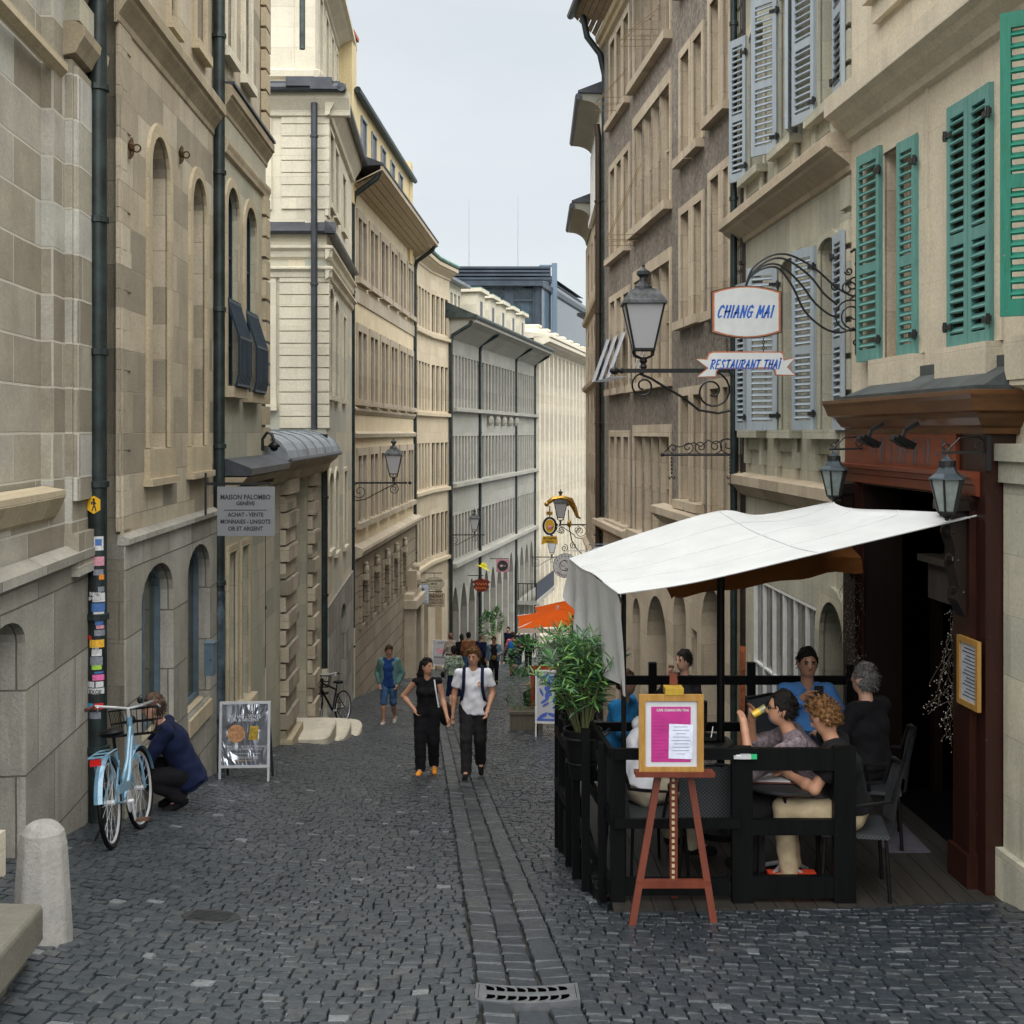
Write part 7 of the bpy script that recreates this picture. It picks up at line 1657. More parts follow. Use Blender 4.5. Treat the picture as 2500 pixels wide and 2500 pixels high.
M_cream = plain('cream_board', (.52, .48, .36), .6)
q = P(1032, 1450, 47.); t = board('small white upright sign with a blue star emblem on the curved house', q, .50, .77, plain('pale_blue_board', (.60, .66, .74), .5), em=M_bluegrey, bracket=(-.5, .45))
b = MB()
for i in range(8): a = i*math.pi/4; b.bar((0, -.018, .17), (.09*math.cos(a), -.018, .17+.09*math.sin(a)), .02, .004, up=(0, 1, 0))
b.box((-.16, -.018, 0), (.16, -.016, .035))
for z_ in (-.12, -.20, -.27, -.33): b.box((-.17+.05*(z_ < -.1), -.018, z_), (.17-.05*(z_ > -.25), -.016, z_+.018))
b.build('emblem', plain('emblem_blue', (.06, .13, .28), .5), t)
q = P(1060, 1425, 48.5); t = board('cream oval hairdresser sign with dark lettering behind the white upright sign', q, .80, .52, M_cream, shape='oval', em=M_ink, edge=.01, bracket=(-.7, .42))
def tline(t, s_, size, z_, wmax, m=M_ink, dy=-.0185, bold=.003):
    o = text_mesh('lettering', s_, size, m, lambda x, y, z: (x, dy, z+z_), t, bold=bold); xs_ = [v.co.x for v in o.data.vertices]; k_ = wmax/(max(xs_)-min(xs_)); mc = (max(xs_)+min(xs_))/2
    for v in o.data.vertices: v.co.x = (v.co.x-mc)*k_
    return o
tline(t, 'HAUTE COIFFURE', .10, .08, .58); tline(t, 'MIXTE', .10, -.04, .24); tline(t, 'sur rendez-vous', .05, -.15, .25, bold=.001)
q = P(1059, 1465, 49.); t = board('cream antiques sign with red brown capitals and an arrow pointing left', q, .88, .56, M_cream, em=S_Ft, edge=.01, bracket=(-.8, .34))
M_rb = plain('redbrown_letters', (.16, .05, .02), .6)
tline(t, 'GRANDINAT', .18, .10, .78, M_rb, bold=.006); tline(t, 'ANTIQUITÉS', .13, -.04, .76, M_rb); tline(t, 'DÉCORATION', .13, -.155, .76, M_rb)
b = MB(); b.bar((-.22, -.018, -.215), (0, -.018, -.215), .018, .004, up=(0, 1, 0)); b.face([(-.22, -.0185, -.24), (-.29, -.0185, -.215), (-.22, -.0185, -.19)]); b.box((.12, -.0185, -.23), (.34, -.017, -.21)); b.build('arrow', M_rb, t)
M_dr = plain('dark_red', (.16, .02, .01), .5)
q = P(1175, 1428, 55.); t = thing('shop_sign', 'dark red scalloped restaurant sign with orange script below a yellow straw hat', 'sign', q); b = MB()
b.prism([(-.42, .12), (-.3, .05), (-.36, -.1), (-.22, -.25), (0, -.33), (.22, -.25), (.36, -.1), (.3, .05), (.42, .12), (.3, .22), (.1, .25), (0, .33), (-.1, .25), (-.3, .22)], -.03, .03, 'y'); b.build('board', M_dr, t)
b = MB()
for z_, s_ in ((.04, 0), (-.14, 2)):
    pts = [(-.24+.04*i, -.035, z_+.055*math.sin(i*1.9+s_)) for i in range(13)]; b.tube(pts, .013, 4)
b.build('script', plain('orange_script', (.75, .22, .03), .5), t)
b = MB(); b.bar((0, 0, .33), (0, 0, .55), .03); b.bar((-.6, 0, .42), (.1, 0, .42), .03); b.build('bracket', M_iron, t)
b = MB(); b.lathe([(.001, .20), (.10, .19), (.15, .10), (.16, 0), (.30, -.02), (.31, -.05), (.001, -.05)], 16); b.v = [(p[0]*.9+.10+.25*p[2], p[1]*.4, .80+p[2]*.9-.45*p[0]) for p in b.v]; b.build('straw_hat', plain('hat_yellow', (.80, .72, .03), .6), t)
q = P(1227, 1381, 58.); t = thing('shop_sign', 'pink square sign with a dark round centre on the grey arcade', 'sign', q); b = MB(); b.box((-.30, -.03, -.30), (.30, .03, .30)); b.build('board', plain('pink_board', (.50, .22, .27), .6), t); b = MB(); b.prism([(.25*math.cos(a), .25*math.sin(a)) for a in np.linspace(0, 6.283, 25)[:-1]], -.035, .035, 'y'); b.build('disc', plain('dark_disc', (.02, .03, .025), .5), t)
b = MB(); b.box((-.12, -.038, -.05), (0, -.036, .05)); b.tube([(.03+.03*i, -.038, .03*math.sin(i*2.)) for i in range(5)], .01, 4); b.build('mark', plain('pale_pink', (.6, .38, .40), .6), t); b = MB(); b.bar((-.6, 0, .33), (.3, 0, .33), .03); b.build('bracket', M_iron, t)
# gilded sign
dg = 38.4; q = P(1342, 1320, dg); sp = dg/F
t = thing('gilded_sign', 'gilded arched sign with a yellow disc in a dark wreath and a yellow lettered banner', 'sign', q)
G = lambda px, py: ((px-1342)*sp, 0, (1320-py)*sp)
b = MB(); pts = [G(*p) for p in ((1334, 1230), (1342, 1224), (1352, 1217), (1372, 1215), (1392, 1222), (1402, 1240), (1410, 1262), (1418, 1266))]; b.tube(pts, [.05, .07, .07, .08, .11, .08, .05, .02], 8); b.ball(G(1335, 1231), .08, 8, 6); b.ball(G(1384, 1226), .13, 8, 6, (1.3, .6, 1)); b.ball(G(1390, 1279), .09, 8, 6, (.8, .6, 1.3)); b.build('gilded_arch', M_gold, t, smooth=True)
b = MB(); b.tube([G(1342, 1235), G(1342, 1262)], .02, 5); b.box((G(1334, 0)[0], -.03, G(0, 1257)[2]), (G(1349, 0)[0], .03, G(0, 1249)[2])); b.build('hanger', M_gold, t)
b = MB(); b.tube([(.195*math.cos(a)+G(1342, 0)[0], 0, .255*math.sin(a)+G(0, 1284)[2]) for a in np.linspace(0, 6.283, 21)[:-1]], .04, 6, closed=True); b.build('wreath', M_iron, t, smooth=True)
b = MB(); b.prism([(.15*math.cos(a), .205*math.sin(a)+G(0, 1284)[2]) for a in np.linspace(0, 6.283, 25)[:-1]], -.02, .02, 'y'); b.build('disc', M_yel, t)
b = MB(); b.ball((0, -.03, G(0, 1287)[2]), .075, 10, 6, (1.1, .3, .8)); b.tube([(.07, -.03, G(0, 1287)[2]), (.12, -.03, G(0, 1284)[2])], .012, 4); b.build('teapot', M_skinpink, t)
b = MB(); b.prism([(G(1323, 0)[0], G(0, 1330)[2]), (G(1322, 0)[0], G(0, 1328)[2]), (G(1325, 0)[0], G(0, 1309)[2]), (G(1360, 0)[0], G(0, 1309)[2]), (G(1362, 0)[0], G(0, 1330)[2]), (G(1354, 0)[0], G(0, 1326)[2]), (G(1331, 0)[0], G(0, 1326)[2])], -.015, .015, 'y'); b.build('banner', M_yel, t)
tline(t, 'the Laughing', .11, G(0, 1316)[2], .40, M_ink, -.0175, .002); tline(t, 'teapot', .10, G(0, 1324)[2], .24, M_ink, -.0175, .002)
b = MB()
for cx_, cy_, r0, tr in ((1372, 1296, .11, 1.6), (1409, 1293, .11, -1.6), (1400, 1332, .11, 1.5), (1378, 1338, .12, -1.5)): b.tube([(p[0], 0, p[1]) for p in spiral(G(cx_, 0)[0], G(0, cy_)[2], r0, .02, 1.5, tr, 20)], .012, 4)
b.tube([G(1388, 1245), G(1390, 1290), G(1396, 1320), G(1408, 1340), G(1420, 1352)], .016, 4); b.bar(G(1365, 1281), G(1428, 1281), .04, .04); b.build('scrollwork', M_iron, t)
q = P(1380, 1381, 33.); t = board('round white haberdashery sign with dark ring, script initials and capitals', q, .66, .66, plain('pale_disc', (.60, .66, .66), .5), shape='oval', em=M_ink, edge=.012)
def arc_text(t, s_, r_, a0, a1, size, m, flip=False):
    n = len(s_)
    for i, ch in enumerate(s_):
        a = a0+(a1-a0)*(i/(n-1)); c_, sn = math.cos(a), math.sin(a); rot = a-math.pi/2 if not flip else a+math.pi/2
        text_mesh('lettering', ch, size, m, lambda x, y, z, c_=c_, sn=sn, rot=rot: (r_*c_+x*math.cos(rot)-z*math.sin(rot), -.0185, r_*sn+x*math.sin(rot)+z*math.cos(rot)), t, bold=.001)
arc_text(t, 'CATHERINE', .235, R(165), R(15), .075, M_ink); arc_text(t, 'MERCERIE', .29, R(222), R(318), .075, M_ink, True)
b = MB(); b.tube([(p[0]-.02, -.02, p[1]) for p in spiral(0, 0, .15, .12, .9, .75, 20)], .006, 4); b.tube([(p[0]-.05, -.02, p[1]) for p in spiral(0, .05, .10, .06, 0, .9, 16)], .005, 4); b.tube([(p[0]+.03, -.02, p[1]-.1) for p in spiral(0, 0, .04, .04, 0, 1, 12)], .005, 4); b.build('initials', M_ink, t)
b = MB(); b.bar((-.0, 0, .40), (1.05, 0, .40), .02, .03); b.tube([(0, 0, .33), (0, 0, .40)], .01, 4); b.build('bracket', M_white, t)
q = P(1462, 1362, 24.5); t = board('round pale sign with blue rings half hidden behind the white awning', q, .46, .46, plain('pale_lilac', (.48, .52, .66), .5), shape='oval', em=M_zinc, edge=.008)
b = MB()
for r_ in (.17, .12, .07): b.tube([(r_*math.cos(a), -.018, r_*math.sin(a)) for a in np.linspace(0, 6.283, 25)[:-1]], .008, 4, closed=True)
b.build('rings', M_blueink, t); b = MB(); b.bar((-.2, 0, .27), (.75, 0, .27), .025); b.build('bracket', M_zinc, t)
# orange parasols
M_or = fabric('orange_canvas', (.85, .13, .008), .35)
def parasol(label, x, y, w_, z_e, z_a, z_g):
    t = thing('orange_parasol', label, 'parasol', (x, y, z_g), group='orange café parasols')
    b = MB(); h = w_/2; ap = (0, 0, z_a-z_g); cs_ = [(-h, -h, z_e-z_g), (h, -h, z_e-z_g), (h, h, z_e-z_g), (-h, h, z_e-z_g)]
    for i in range(4):
        a_, c_ = cs_[i], cs_[(i+1) % 4]; m_ = tuple((p+q_)/2 for p, q_ in zip(a_, c_)); m_ = (m_[0]*.97, m_[1]*.97, m_[2]+.04)
        b.face([a_, m_, ap]); b.face([m_, c_, ap])
    b.build('canopy', M_or, t)
    b = MB()
    for i in range(4): a_, c_ = cs_[i], cs_[(i+1) % 4]; b.face([a_, c_, (c_[0], c_[1], c_[2]-.10), (a_[0], a_[1], a_[2]-.10)])
    b.build('valance', fabric('pale_valance', (.75, .66, .55), .3), t)
    b = MB(); b.tube([(0, 0, 0), (0, 0, z_a-z_g+.08)], .03, 8); b.build('pole', M_alu, t)
    for c_ in cs_: b = MB(); b.tube([(0, 0, z_a-z_g-.05), (c_[0], c_[1], c_[2]+.01)], .012, 4); b.build('rib', M_white, t)
d1, d2 = 29., 32.5
parasol('nearer orange square parasol whose tip points into the street', (1362-CX)/F*d1, d1, 1.9, (HY-1540)/F*(d1-.95)+.05, (HY-1487)/F*d1, gz(1.1, d1))
parasol('farther orange parasol rising behind the nearer one', (1400-CX)/F*d2, d2, 2.0, (HY-1510)/F*(d2-1.), (HY-1462)/F*d2, gz(1.5, d2))
# planter with clipped shrubs
def shrub(b, c, r_, n, rr, sc=(1, 1, 1), L_=.06, w_=.03, top=2.):
    for i in range(n):
        a = rr.uniform(0, 6.28); ph = math.acos(rr.uniform(-1, 1)); k_ = rr.uniform(.55, 1)**.5
        d = Vector((math.sin(ph)*math.cos(a), math.sin(ph)*math.sin(a), math.cos(ph))); zf = (d.z+1)/2
        tp_ = 1-.35*zf**top; p = Vector(c)+Vector((d.x*r_*sc[0]*k_*tp_, d.y*r_*sc[1]*k_*tp_, d.z*r_*sc[2]*k_)); leafmesh(b, p, d+Vector((0, 0, .4)), L_*rr.uniform(.7, 1.3), w_, rr, .2)
q = P(1285, 1667, 26.5); q.z = gz(q.x, q.y); rr = random.Random(9)
t = thing('planter', 'wooden planter with two clipped conifers and trailing greenery at the café edge', 'planter', q)
b = MB(); b.box((-.35, -.25, 0), (.35, .25, .42)); b.box((-.38, -.28, .38), (.38, .28, .44)); b.build('box', wood('planter_wood', (.08, .07, .05), (.14, .12, .09), .8), t)
b = MB(); shrub(b, (-.15, 0, .85), .26, 900, rr, (1, 1, 1.9), .05, .012); shrub(b, (.22, .05, .8), .2, 500, rr, (1, 1, 1.8), .05, .012); b.build('conifers', [M_leafs[1], M_leafs[0], M_leafs[1], M_leafs[1]], t)
b = MB(); shrub(b, (0, .5, 1.5), .42, 600, rr, (1.1, .8, 1), .09, .05); b.build('trailing_greenery', M_leafs, t)
for j, (px, py, d, r_) in enumerate(((1190, 1525, 57., .5), (1213, 1512, 58.5, .42))):
    q = P(px, py, d); t = thing('arcade_plant', ('leafy green bush in the grey arcade opening' if j == 0 else 'reddish green bush in the next arcade opening'), 'plant', q); b = MB(); shrub(b, (0, 0, 0), r_, 320, rr, (.7, .7, 1.3), .16, .08); b.build('foliage', M_leafs if j == 0 else [plain('red_leaf', (.10, .035, .03), .6)]+M_leafs[1:], t); b = MB(); b.lathe([(.15, -2.2), (.22, -r_)], 10); b.build('pot', S_soft, t)
# ------------------------------------------------------------------ bollard, stone step, drain grate, boxes, camera
q = Vector(((104-CX)/F*6.72, 6.72, 0)); q.z = gz(q.x, q.y); t = thing('bollard', 'weathered pale stone bollard with rounded top at the lower left', 'bollard', q)
b = MB(); b.lathe([(.165, -.1), (.16, .05), (.152, .2), (.14, .40), (.132, .52), (.118, .59), (.085, .635), (.04, .65), (.001, .652)], 8, (0, 0, 0), math.pi/8); M_bol = stone('bollard_stone', (.27,.265,.25), (.36,.355,.335), (.3,.3,.28), 4, 4, .0001, .9, 0, bump=1.2, streak=.5)
o = b.build('shaft', M_bol, t, merge=True); m_ = o.modifiers.new('b', 'BEVEL'); m_.width = .02; m_.segments = 3
for p_ in o.data.polygons: p_.use_smooth = False
t = thing('stone_bench', 'low worn stone slab step at the lower left corner', 'stone slab', (-2.9, 5.6, gz(-2.9, 5.6)))
b = MB(off=(-2.9, 5.6, gz(-2.9, 5.6)))
e0, e1 = Vector((-2.40, 6.30, 0)), Vector((-2.12, 4.8, 0)); zt1 = gz(e0.x, e0.y)+.30; zt2 = gz(e1.x, e1.y)+.30
for (o_, z_a, z_b) in ((0., .12, .30), (.07, -.3, .12)):
    A_, B_ = e0+Vector((-o_, -o_*.5, 0)), e1+Vector((-o_, 0, 0)); g0, g1 = zt1-.30, zt2-.30
    b.mesh([(A_.x, A_.y, g0+z_a), (B_.x, B_.y, g1+z_a), (-4.5, B_.y, g1+z_a), (-4.5, A_.y+.1, g0+z_a), (A_.x, A_.y, g0+z_b), (B_.x, B_.y, g1+z_b), (-4.5, B_.y, g1+z_b), (-4.5, A_.y+.1, g0+z_b)], [(0,1,5,4),(1,2,6,5),(4,5,6,7),(3,0,4,7)])
o = b.build('slab', stone('slab_stone', (.14,.135,.11), (.23,.22,.185), (.2,.2,.17), 4, 4, .0001, 1., 0, bump=1.3, streak=.7), t, merge=True); m_ = o.modifiers.new('b', 'BEVEL'); m_.width = .03; m_.segments = 3
t = thing('kerb_step', 'pale stone step against the nearest wall behind the bollard', 'step', (-3.6, 7.9, gz(-3.6, 7.9))); b = MB(off=(-3.6, 7.9, gz(-3.6, 7.9))); b.box((-4.2, 6.5, gz(-3.5, 8)-.3), (-3.42, 8.3, gz(-3.5, 8.0)+.24)); b.build('slab', S_soft, t)
gx = xgut(6.43)-.01; t = thing('drain_grate', 'pale metal drain grate with two rows of crescent slots in the gutter', 'drain grate', (gx, 6.43, gz(gx, 6.43)), 0)
def gplate(x, y, z): 
    Y = 6.43+y; X = gx+x+.0*y; return (X, Y, gz(gx, Y)+z+.006+.02*(x/.27)**2)
b = MB(gplate, (gx, 6.43, gz(gx, 6.43)))
n = 16
for i in range(n):
    x0, x1 = -.27+.54*i/n, -.27+.54*(i+1)/n; b.face([(x0, -.16, 0), (x1, -.16, 0), (x1, .16, 0), (x0, .16, 0)]); b.face([(x0, -.16, 0), (x1, -.16, 0), (x1, -.16, -.05), (x0, -.16, -.05)])
b.build('plate', plain('grate_metal', (.13, .14, .15), .4, .3, .5, .15, 20), t)
b = MB(gplate, (gx, 6.43, gz(gx, 6.43)))
for r_ in (0, 1):
    for i in range(8):
        cx_ = -.195+.055*i+(.006 if r_ else 0); cy_ = .065 if r_ == 0 else -.065; s_ = 1 if r_ == 0 else -1
        oa = [(cx_-.028+.052*math.sin(a)*1., cy_+.058*math.cos(a)) for a in np.linspace(.0, 2.0, 8)]; ob = [(cx_-.030+.010*math.sin(a), cy_+.058*math.cos(a)*.95) for a in np.linspace(.15, 2.0, 8)]
        oa = [(p[0], cy_+(p[1]-cy_)*s_) for p in oa]; ob = [(p[0], cy_+(p[1]-cy_)*s_) for p in ob]
        for k_ in range(7): b.face([(oa[k_][0], oa[k_][1], .0012), (oa[k_+1][0], oa[k_+1][1], .0012), (ob[k_+1][0], ob[k_+1][1], .0012), (ob[k_][0], ob[k_][1], .0012)])
b.box((-.255, -.13, .001), (-.252, .13, .0015)); b.box((.252, -.13, .001), (.255, .13, .0015)); b.build('slots', M_interior, t)
q = gpt(515, 2238); t = thing('manhole_cover', 'round worn iron cover set flush in the setts left of the gutter', 'manhole cover', (q.x, q.y, q.z))
b = MB(lambda x, y, z: (x, y, z+gz(q.x+x, q.y+y)-q.z)); b.lathe([(.001, .006), (.15, .006), (.17, .008), (.18, .002)], 24)
for i in range(-3, 4): b.box((-.12, i*.036-.008, .0062), (.12, i*.036+.008, .0105))
b.build('cover', plain('worn_iron', (.035, .038, .04), .5, .3, .5, .3, 30), t)
q = gpt(1490, 2192); t = thing('paper_scrap', 'small crumpled red paper scrap on the wet setts by the terrace corner', 'litter', (q.x, q.y, q.z)); b = MB(); b.ball((0, 0, .012), .022, 6, 4, (1.4, 1, .5)); b.build('scrap', C_redp := plain('red_paper', (.5, .03, .03), .7), t)
dm = 14.15; a_, c_ = P(501, 1570, dm), P(524, 1648, dm); t = thing('letter_box', 'blue grey metal box on the wall by the dark downpipe', 'letter box', a_); b = MB(off=a_); b.box((a_.x, dm-.06, c_.z), (c_.x, dm+.10, a_.z)); b.box((a_.x-.01, dm-.07, a_.z), (c_.x+.01, dm+.11, a_.z+.015)); b.build('box', M_bluegrey, t); b = MB(off=a_); b.lathe([(.008, 0), (.008, .01)], 8); b.v = [(c_.x-.03+p[0], dm-.062-p[2], (a_.z+c_.z)/2+p[1]) for p in b.v]; b.build('lock', M_iron, t)
dc = 17.6; q = P(640, 1075, dc); t = thing('security_camera', 'black dome camera on a curved arm under the copper ledge', 'camera', q); b = MB(off=q); b.tube([P(641, 1100, dc), P(641, 1072, dc), P(652, 1056, dc), P(664, 1060, dc), P(669, 1078, dc)], .022, 8); b.build('arm', M_iron, t, smooth=True); c_ = P(669, 1086, dc); b = MB(off=q); b.lathe([(.02, .05), (.04, .03), (.08, 0), (.085, -.03), (.07, -.035)], 14, c_); b.ball((c_.x, c_.y, c_.z-.035), .062, 12, 6); b.build('dome', M_black, t, smooth=True)
# thin laundry-style rods in front of the brown house windows
for j, (a_, c_, lab) in enumerate((((1453, 637), (1568, 400), 'long ochre rod bracket reaching out below the upper ribbon window'), ((1477, 262), (1532, 168), 'short rod bracket by the narrow upper windows'), ((1563, 85), (1610, 20), 'rod bracket under the topmost ribbon window'))):
    u0_, u1_ = fK.u(a_[0]+30), fK.u(c_[0]); z0 = fK.z(a_[0]+40, a_[1]); z1 = fK.z(c_[0], c_[1]); q = fK.pt(u1_, 0, z1); t = thing('rod_bracket', lab, 'bracket', q, group='ochre rod brackets on the brown house'); b = fK.mb(q)
    for du in (0, .35): b.tube([(u1_+du, .02, z1), (u1_+du+.3, .6, z0)], .007, 4)
    for i in range(2): b.tube([(u1_, .02, z0+.02-.12*i), (u1_, .6, z0-.12*i), (u1_+.6, .6, z0-.12*i), (u1_+.6, .02, z0+.02-.12*i)], .006, 4)
    b.build('rods', plain('ochre_metal', (.26, .17, .07), .5, .3), t)
for i in range(4):
    uu = fK.L-1.1-1.0*i if i < 3 else fK.u(1600); q = fK.pt(uu, 0, 2.2); t = thing('window_awning', ['tilted blue striped window awning over the farthest lower window', 'tilted window awning, second from the twin pipes', 'tilted window awning, third from the twin pipes', 'slim tilted awning strut beside the wall lantern'][i], 'window awning', q, group='small tilted awnings on the brown house')
    b = fK.mb(q); b.face([(uu-.2, .02, 2.1), (uu+.2, .02, 2.1), (uu+.2, .36, 1.15), (uu-.2, .36, 1.15)]) if i < 3 else None; 
    for s_ in (-.25, .25): b.tube([(uu+s_*.8, .02, 2.12), (uu+s_*.8, .37, 1.14)], .012, 4); b.tube([(uu+s_*.8, .02, 1.15), (uu+s_*.8, .37, 1.14)], .010, 4)
    b.tube([(uu-.2, .37, 1.14), (uu+.2, .37, 1.14)], .008, 4); b.build('awning', plain('awning_blue', (.42, .44, .48), .6), t)
# ------------------------------------------------------------------ bicycles
def bicycle(label, loc, rz, lean, fm, steer, basket='black', rack=True, fender=True, lowstep=True, grip=None, group='parked bicycles'):
    t = thing('bicycle', label, 'bicycle', loc, rz, group); rw = .345; wb_ = 1.05
    Ml = Matrix.Rotation(lean, 4, 'X'); T0 = lambda x, y, z: tuple(Ml @ Vector((x, y, z)))
    ha = (.88, 0, .95); hb = (.93, 0, .62); st_axis = (Vector(ha)-Vector(hb)).normalized(); Ms = Matrix.Translation(Vector(hb)) @ Matrix.Rotation(steer, 4, st_axis) @ Matrix.Translation(-Vector(hb))
    T1 = lambda x, y, z: tuple(Ml @ (Ms @ Vector((x, y, z))))
    def wheel(Tn, cx):
        ws = MB(Tn); n = 40
        ws.tube([(cx+(rw-.018)*math.cos(a), 0, rw+(rw-.018)*math.sin(a)) for a in np.linspace(0, 6.283, n+1)[:-1]], .019, 8, closed=True); w_ = ws.build('tyre', M_black, t, smooth=True)
        b = MB(Tn); b.tube([(cx+(rw-.045)*math.cos(a), 0, rw+(rw-.045)*math.sin(a)) for a in np.linspace(0, 6.283, n+1)[:-1]], .011, 6, closed=True); b.build('rim', M_alu, w_, smooth=True)
        b = MB(Tn)
        for i in range(18): a = i*math.pi/9; b.bar((cx, .02*(-1)**i, rw), (cx+(rw-.05)*math.cos(a), 0, rw+(rw-.05)*math.sin(a)), .0028)
        b.tube([(cx, -.04, rw), (cx, .04, rw)], .022, 8); b.build('spokes', M_alu, w_)
        if fender:
            b = MB(Tn); aa = np.linspace(R(20), R(175) if cx < .5 else R(160), 16) if cx < .5 else np.linspace(R(20), R(175), 16)
            for a0, a1 in zip(aa, aa[1:]):
                for w0, w1, r0, r1 in ((-.032, 0, rw+.012, rw+.024), (0, .032, rw+.024, rw+.012)):
                    b.face([(cx+r0*math.cos(a0), w0, rw+r0*math.sin(a0)), (cx+r1*math.cos(a0), w1, rw+r1*math.sin(a0)), (cx+r1*math.cos(a1), w1, rw+r1*math.sin(a1)), (cx+r0*math.cos(a1), w0, rw+r0*math.sin(a1))])
            b.build('mudguard', fm, t)
    wheel(T0, 0); wheel(T1, wb_)
    bb = (.44, 0, .30); se = (.30, 0, .72)
    b = MB(T0); b.tube([bb, se], .017, 8)
    if lowstep: b.tube([(.90, 0, .80), (.72, 0, .50), (.56, 0, .36), bb], .024, 8); b.tube([(.88, 0, .88), (.68, 0, .60), (.50, 0, .48), (.39, 0, .46)], .018, 8)
    else: b.tube([(.89, 0, .86), se], .020, 8); b.tube([(.91, 0, .74), bb], .022, 8)
    for s_ in (-.045, .045): b.tube([(0, s_, rw), (.2, s_*.8, .32), bb], .010, 6); b.tube([(0, s_, rw), (se[0]+.01, s_*.4, se[2]-.08)], .009, 6)
    b.tube([(.935, 0, .60), (.87, 0, .96)], .024, 8); b.build('frame', fm, t, smooth=True)
    b = MB(T1); 
    for s_ in (-.05, .05): b.tube([(wb_, s_, rw), (.985, s_, .55), (.94, s_*.6, .64)], .012, 6)
    b.build('fork', fm, t)
    b = MB(T0); b.tube([(.29, 0, .72), (.27, 0, .84)], .013, 6); b.ball((.20, 0, .87), .12, 12, 6, (1.0, .85, .32)); b.ball((.34, 0, .87), .09, 10, 6, (1.1, .4, .3)); b.build('saddle', M_black, t, smooth=True)
    b = MB(T1); b.tube([(.865, 0, .96), (.855, 0, 1.03)], .014, 6); b.tube([(.68, -.29, 1.06), (.80, -.26, 1.08), (.90, -.12, 1.05), (.88, 0, 1.03), (.90, .12, 1.05), (.80, .26, 1.08), (.68, .29, 1.06)], .011, 8); b.tube([(.80, -.24, 1.07), (.88, -.27, 1.02)], .007, 5); b.tube([(.80, .24, 1.07), (.88, .27, 1.02)], .007, 5); b.build('handlebar', M_alu, t, smooth=True)
    for s_ in (-1, 1): b = MB(T1); b.tube([(.66, s_*.292, 1.058), (.78, s_*.268, 1.078)], .017, 8); b.build('grip', grip or M_black, t, smooth=True)
    b = MB(T1); b.ball((.88, -.10, 1.09), .028, 8, 5); b.ball((.93, 0, .93), .04, 8, 6); b.tube([(.9, .1, 1.05), (.98, .06, .9), (.96, .02, .7)], .004, 4); b.build('lamp_bell', M_black, t)
    if basket:
        b = MB(T1); x0, x1, y0, y1, z0, z1 = .96, 1.20, -.17, .17, .80, 1.02
        for z in (z0, (z0+z1)/2, z1): 
            e = .03*(z-z0)/(z1-z0); b.tube([(x0-e, y0-e, z), (x1+e, y0-e, z), (x1+e, y1+e, z), (x0-e, y1+e, z)], .006, 4, closed=True)
        for i in range(9):
            y = y0+(y1-y0)*i/8; b.bar((x1, y, z0), (x1+.03, y*1.15, z1), .004); b.bar((x0, y, z0), (x0-.03, y*1.15, z1), .004); b.bar((x0, y, z0), (x1, y, z0), .004)
        for i in range(7): x = x0+(x1-x0)*i/6; b.bar((x, y0, z0), (x, y0-.03, z1), .004); b.bar((x, y1, z0), (x, y1+.03, z1), .004)
        b.build('basket', M_black, t)
    if rack:
        b = MB(T0)
        for s_ in (-.06, .06): b.tube([(-.33, s_, .72), (.0, s_, .745), (.22, s_*.5, .74)], .008, 5); b.tube([(-.02, s_*1.1, rw), (-.18, s_, .73)], .006, 5)
        b.tube([(-.33, -.06, .72), (-.33, .06, .72)], .008, 5); b.tube([(-.15, -.06, .735), (-.15, .06, .735)], .006, 5); b.build('rack', fm, t)
        b = MB(T0); b.box((-.37, -.04, .66), (-.345, .04, .71)); b.build('rear_lamp', plain('red_lens', (.5, .01, .01), .2), t)
    b = MB(T0); b.lathe([(.085, -.004), (.09, 0), (.085, .004)], 24); b.v = [(p[0]+bb[0], -.055+p[2], p[1]+bb[2]) for p in b.v]; b.tube([(bb[0], -.09, bb[2]), (bb[0], .09, bb[2])], .018, 8); b.bar((bb[0], -.08, bb[2]), (bb[0]+.05, -.08, bb[2]-.16), .016); b.bar((bb[0], .08, bb[2]), (bb[0]-.05, .08, bb[2]+.16), .016); b.build('crank', M_alu, t)
    for s_ in (-1, 1): b = MB(T0); b.box((bb[0]-s_*.05-.045, (-s_)*-.14*-1-.05 if False else -s_*.0+(.14 if s_ < 0 else -.14)*-1-.05, bb[2]+(.16 if s_ > 0 else -.16)-.012), (bb[0]-s_*.05+.045, (.14 if s_ < 0 else -.14)*-1+.05, bb[2]+(.16 if s_ > 0 else -.16)+.012)); b.build('pedal', plain('brown_rubber', (.10, .05, .025), .7), t)
    if fender:
        b = MB(T0); b.box((.02, -.075, .40), (.40, -.068, .47)); b.build('chain_guard', fm, t)
    b = MB(T0); b.tube([(.36, .06, .30), (.28, .22, .01)], .009, 5); b.build('kickstand', M_black, t)
    return t
M_bikeblue = plain('pale_blue_enamel', (.16, .31, .43), .3, .1, .6, .1, 6, coat=.3)
rx, ry = (275-CX)/F*9.55, 9.55
bicycle('pale blue step-through bicycle with basket leaning on the stickered pipe', (rx, ry, gz(rx, ry)-.0), math.atan2(1.05, -.09), -R(6), M_bikeblue, -R(6), grip=plain('brown_grip', (.09, .03, .02), .6))
for o_ in (): pass
# slope of the street along the first bicycle
bk = [o for o in bpy.data.objects if o.name == 'bicycle'][0]; bk.rotation_euler = (0, math.atan(.174)*1.0, math.atan2(1.05, -.09))
fx, fy = (825-CX)/F*25.6, 25.6
b2 = bicycle('dark parked bicycle with wire basket by the gate wall', (fx+.1, fy, gz(fx, fy)), math.atan2(-.93, -.36), R(4), M_black, R(18), fender=False, rack=False, lowstep=False); b2.rotation_euler = (0, -math.atan(.174)*.9, math.atan2(-.93, -.36))
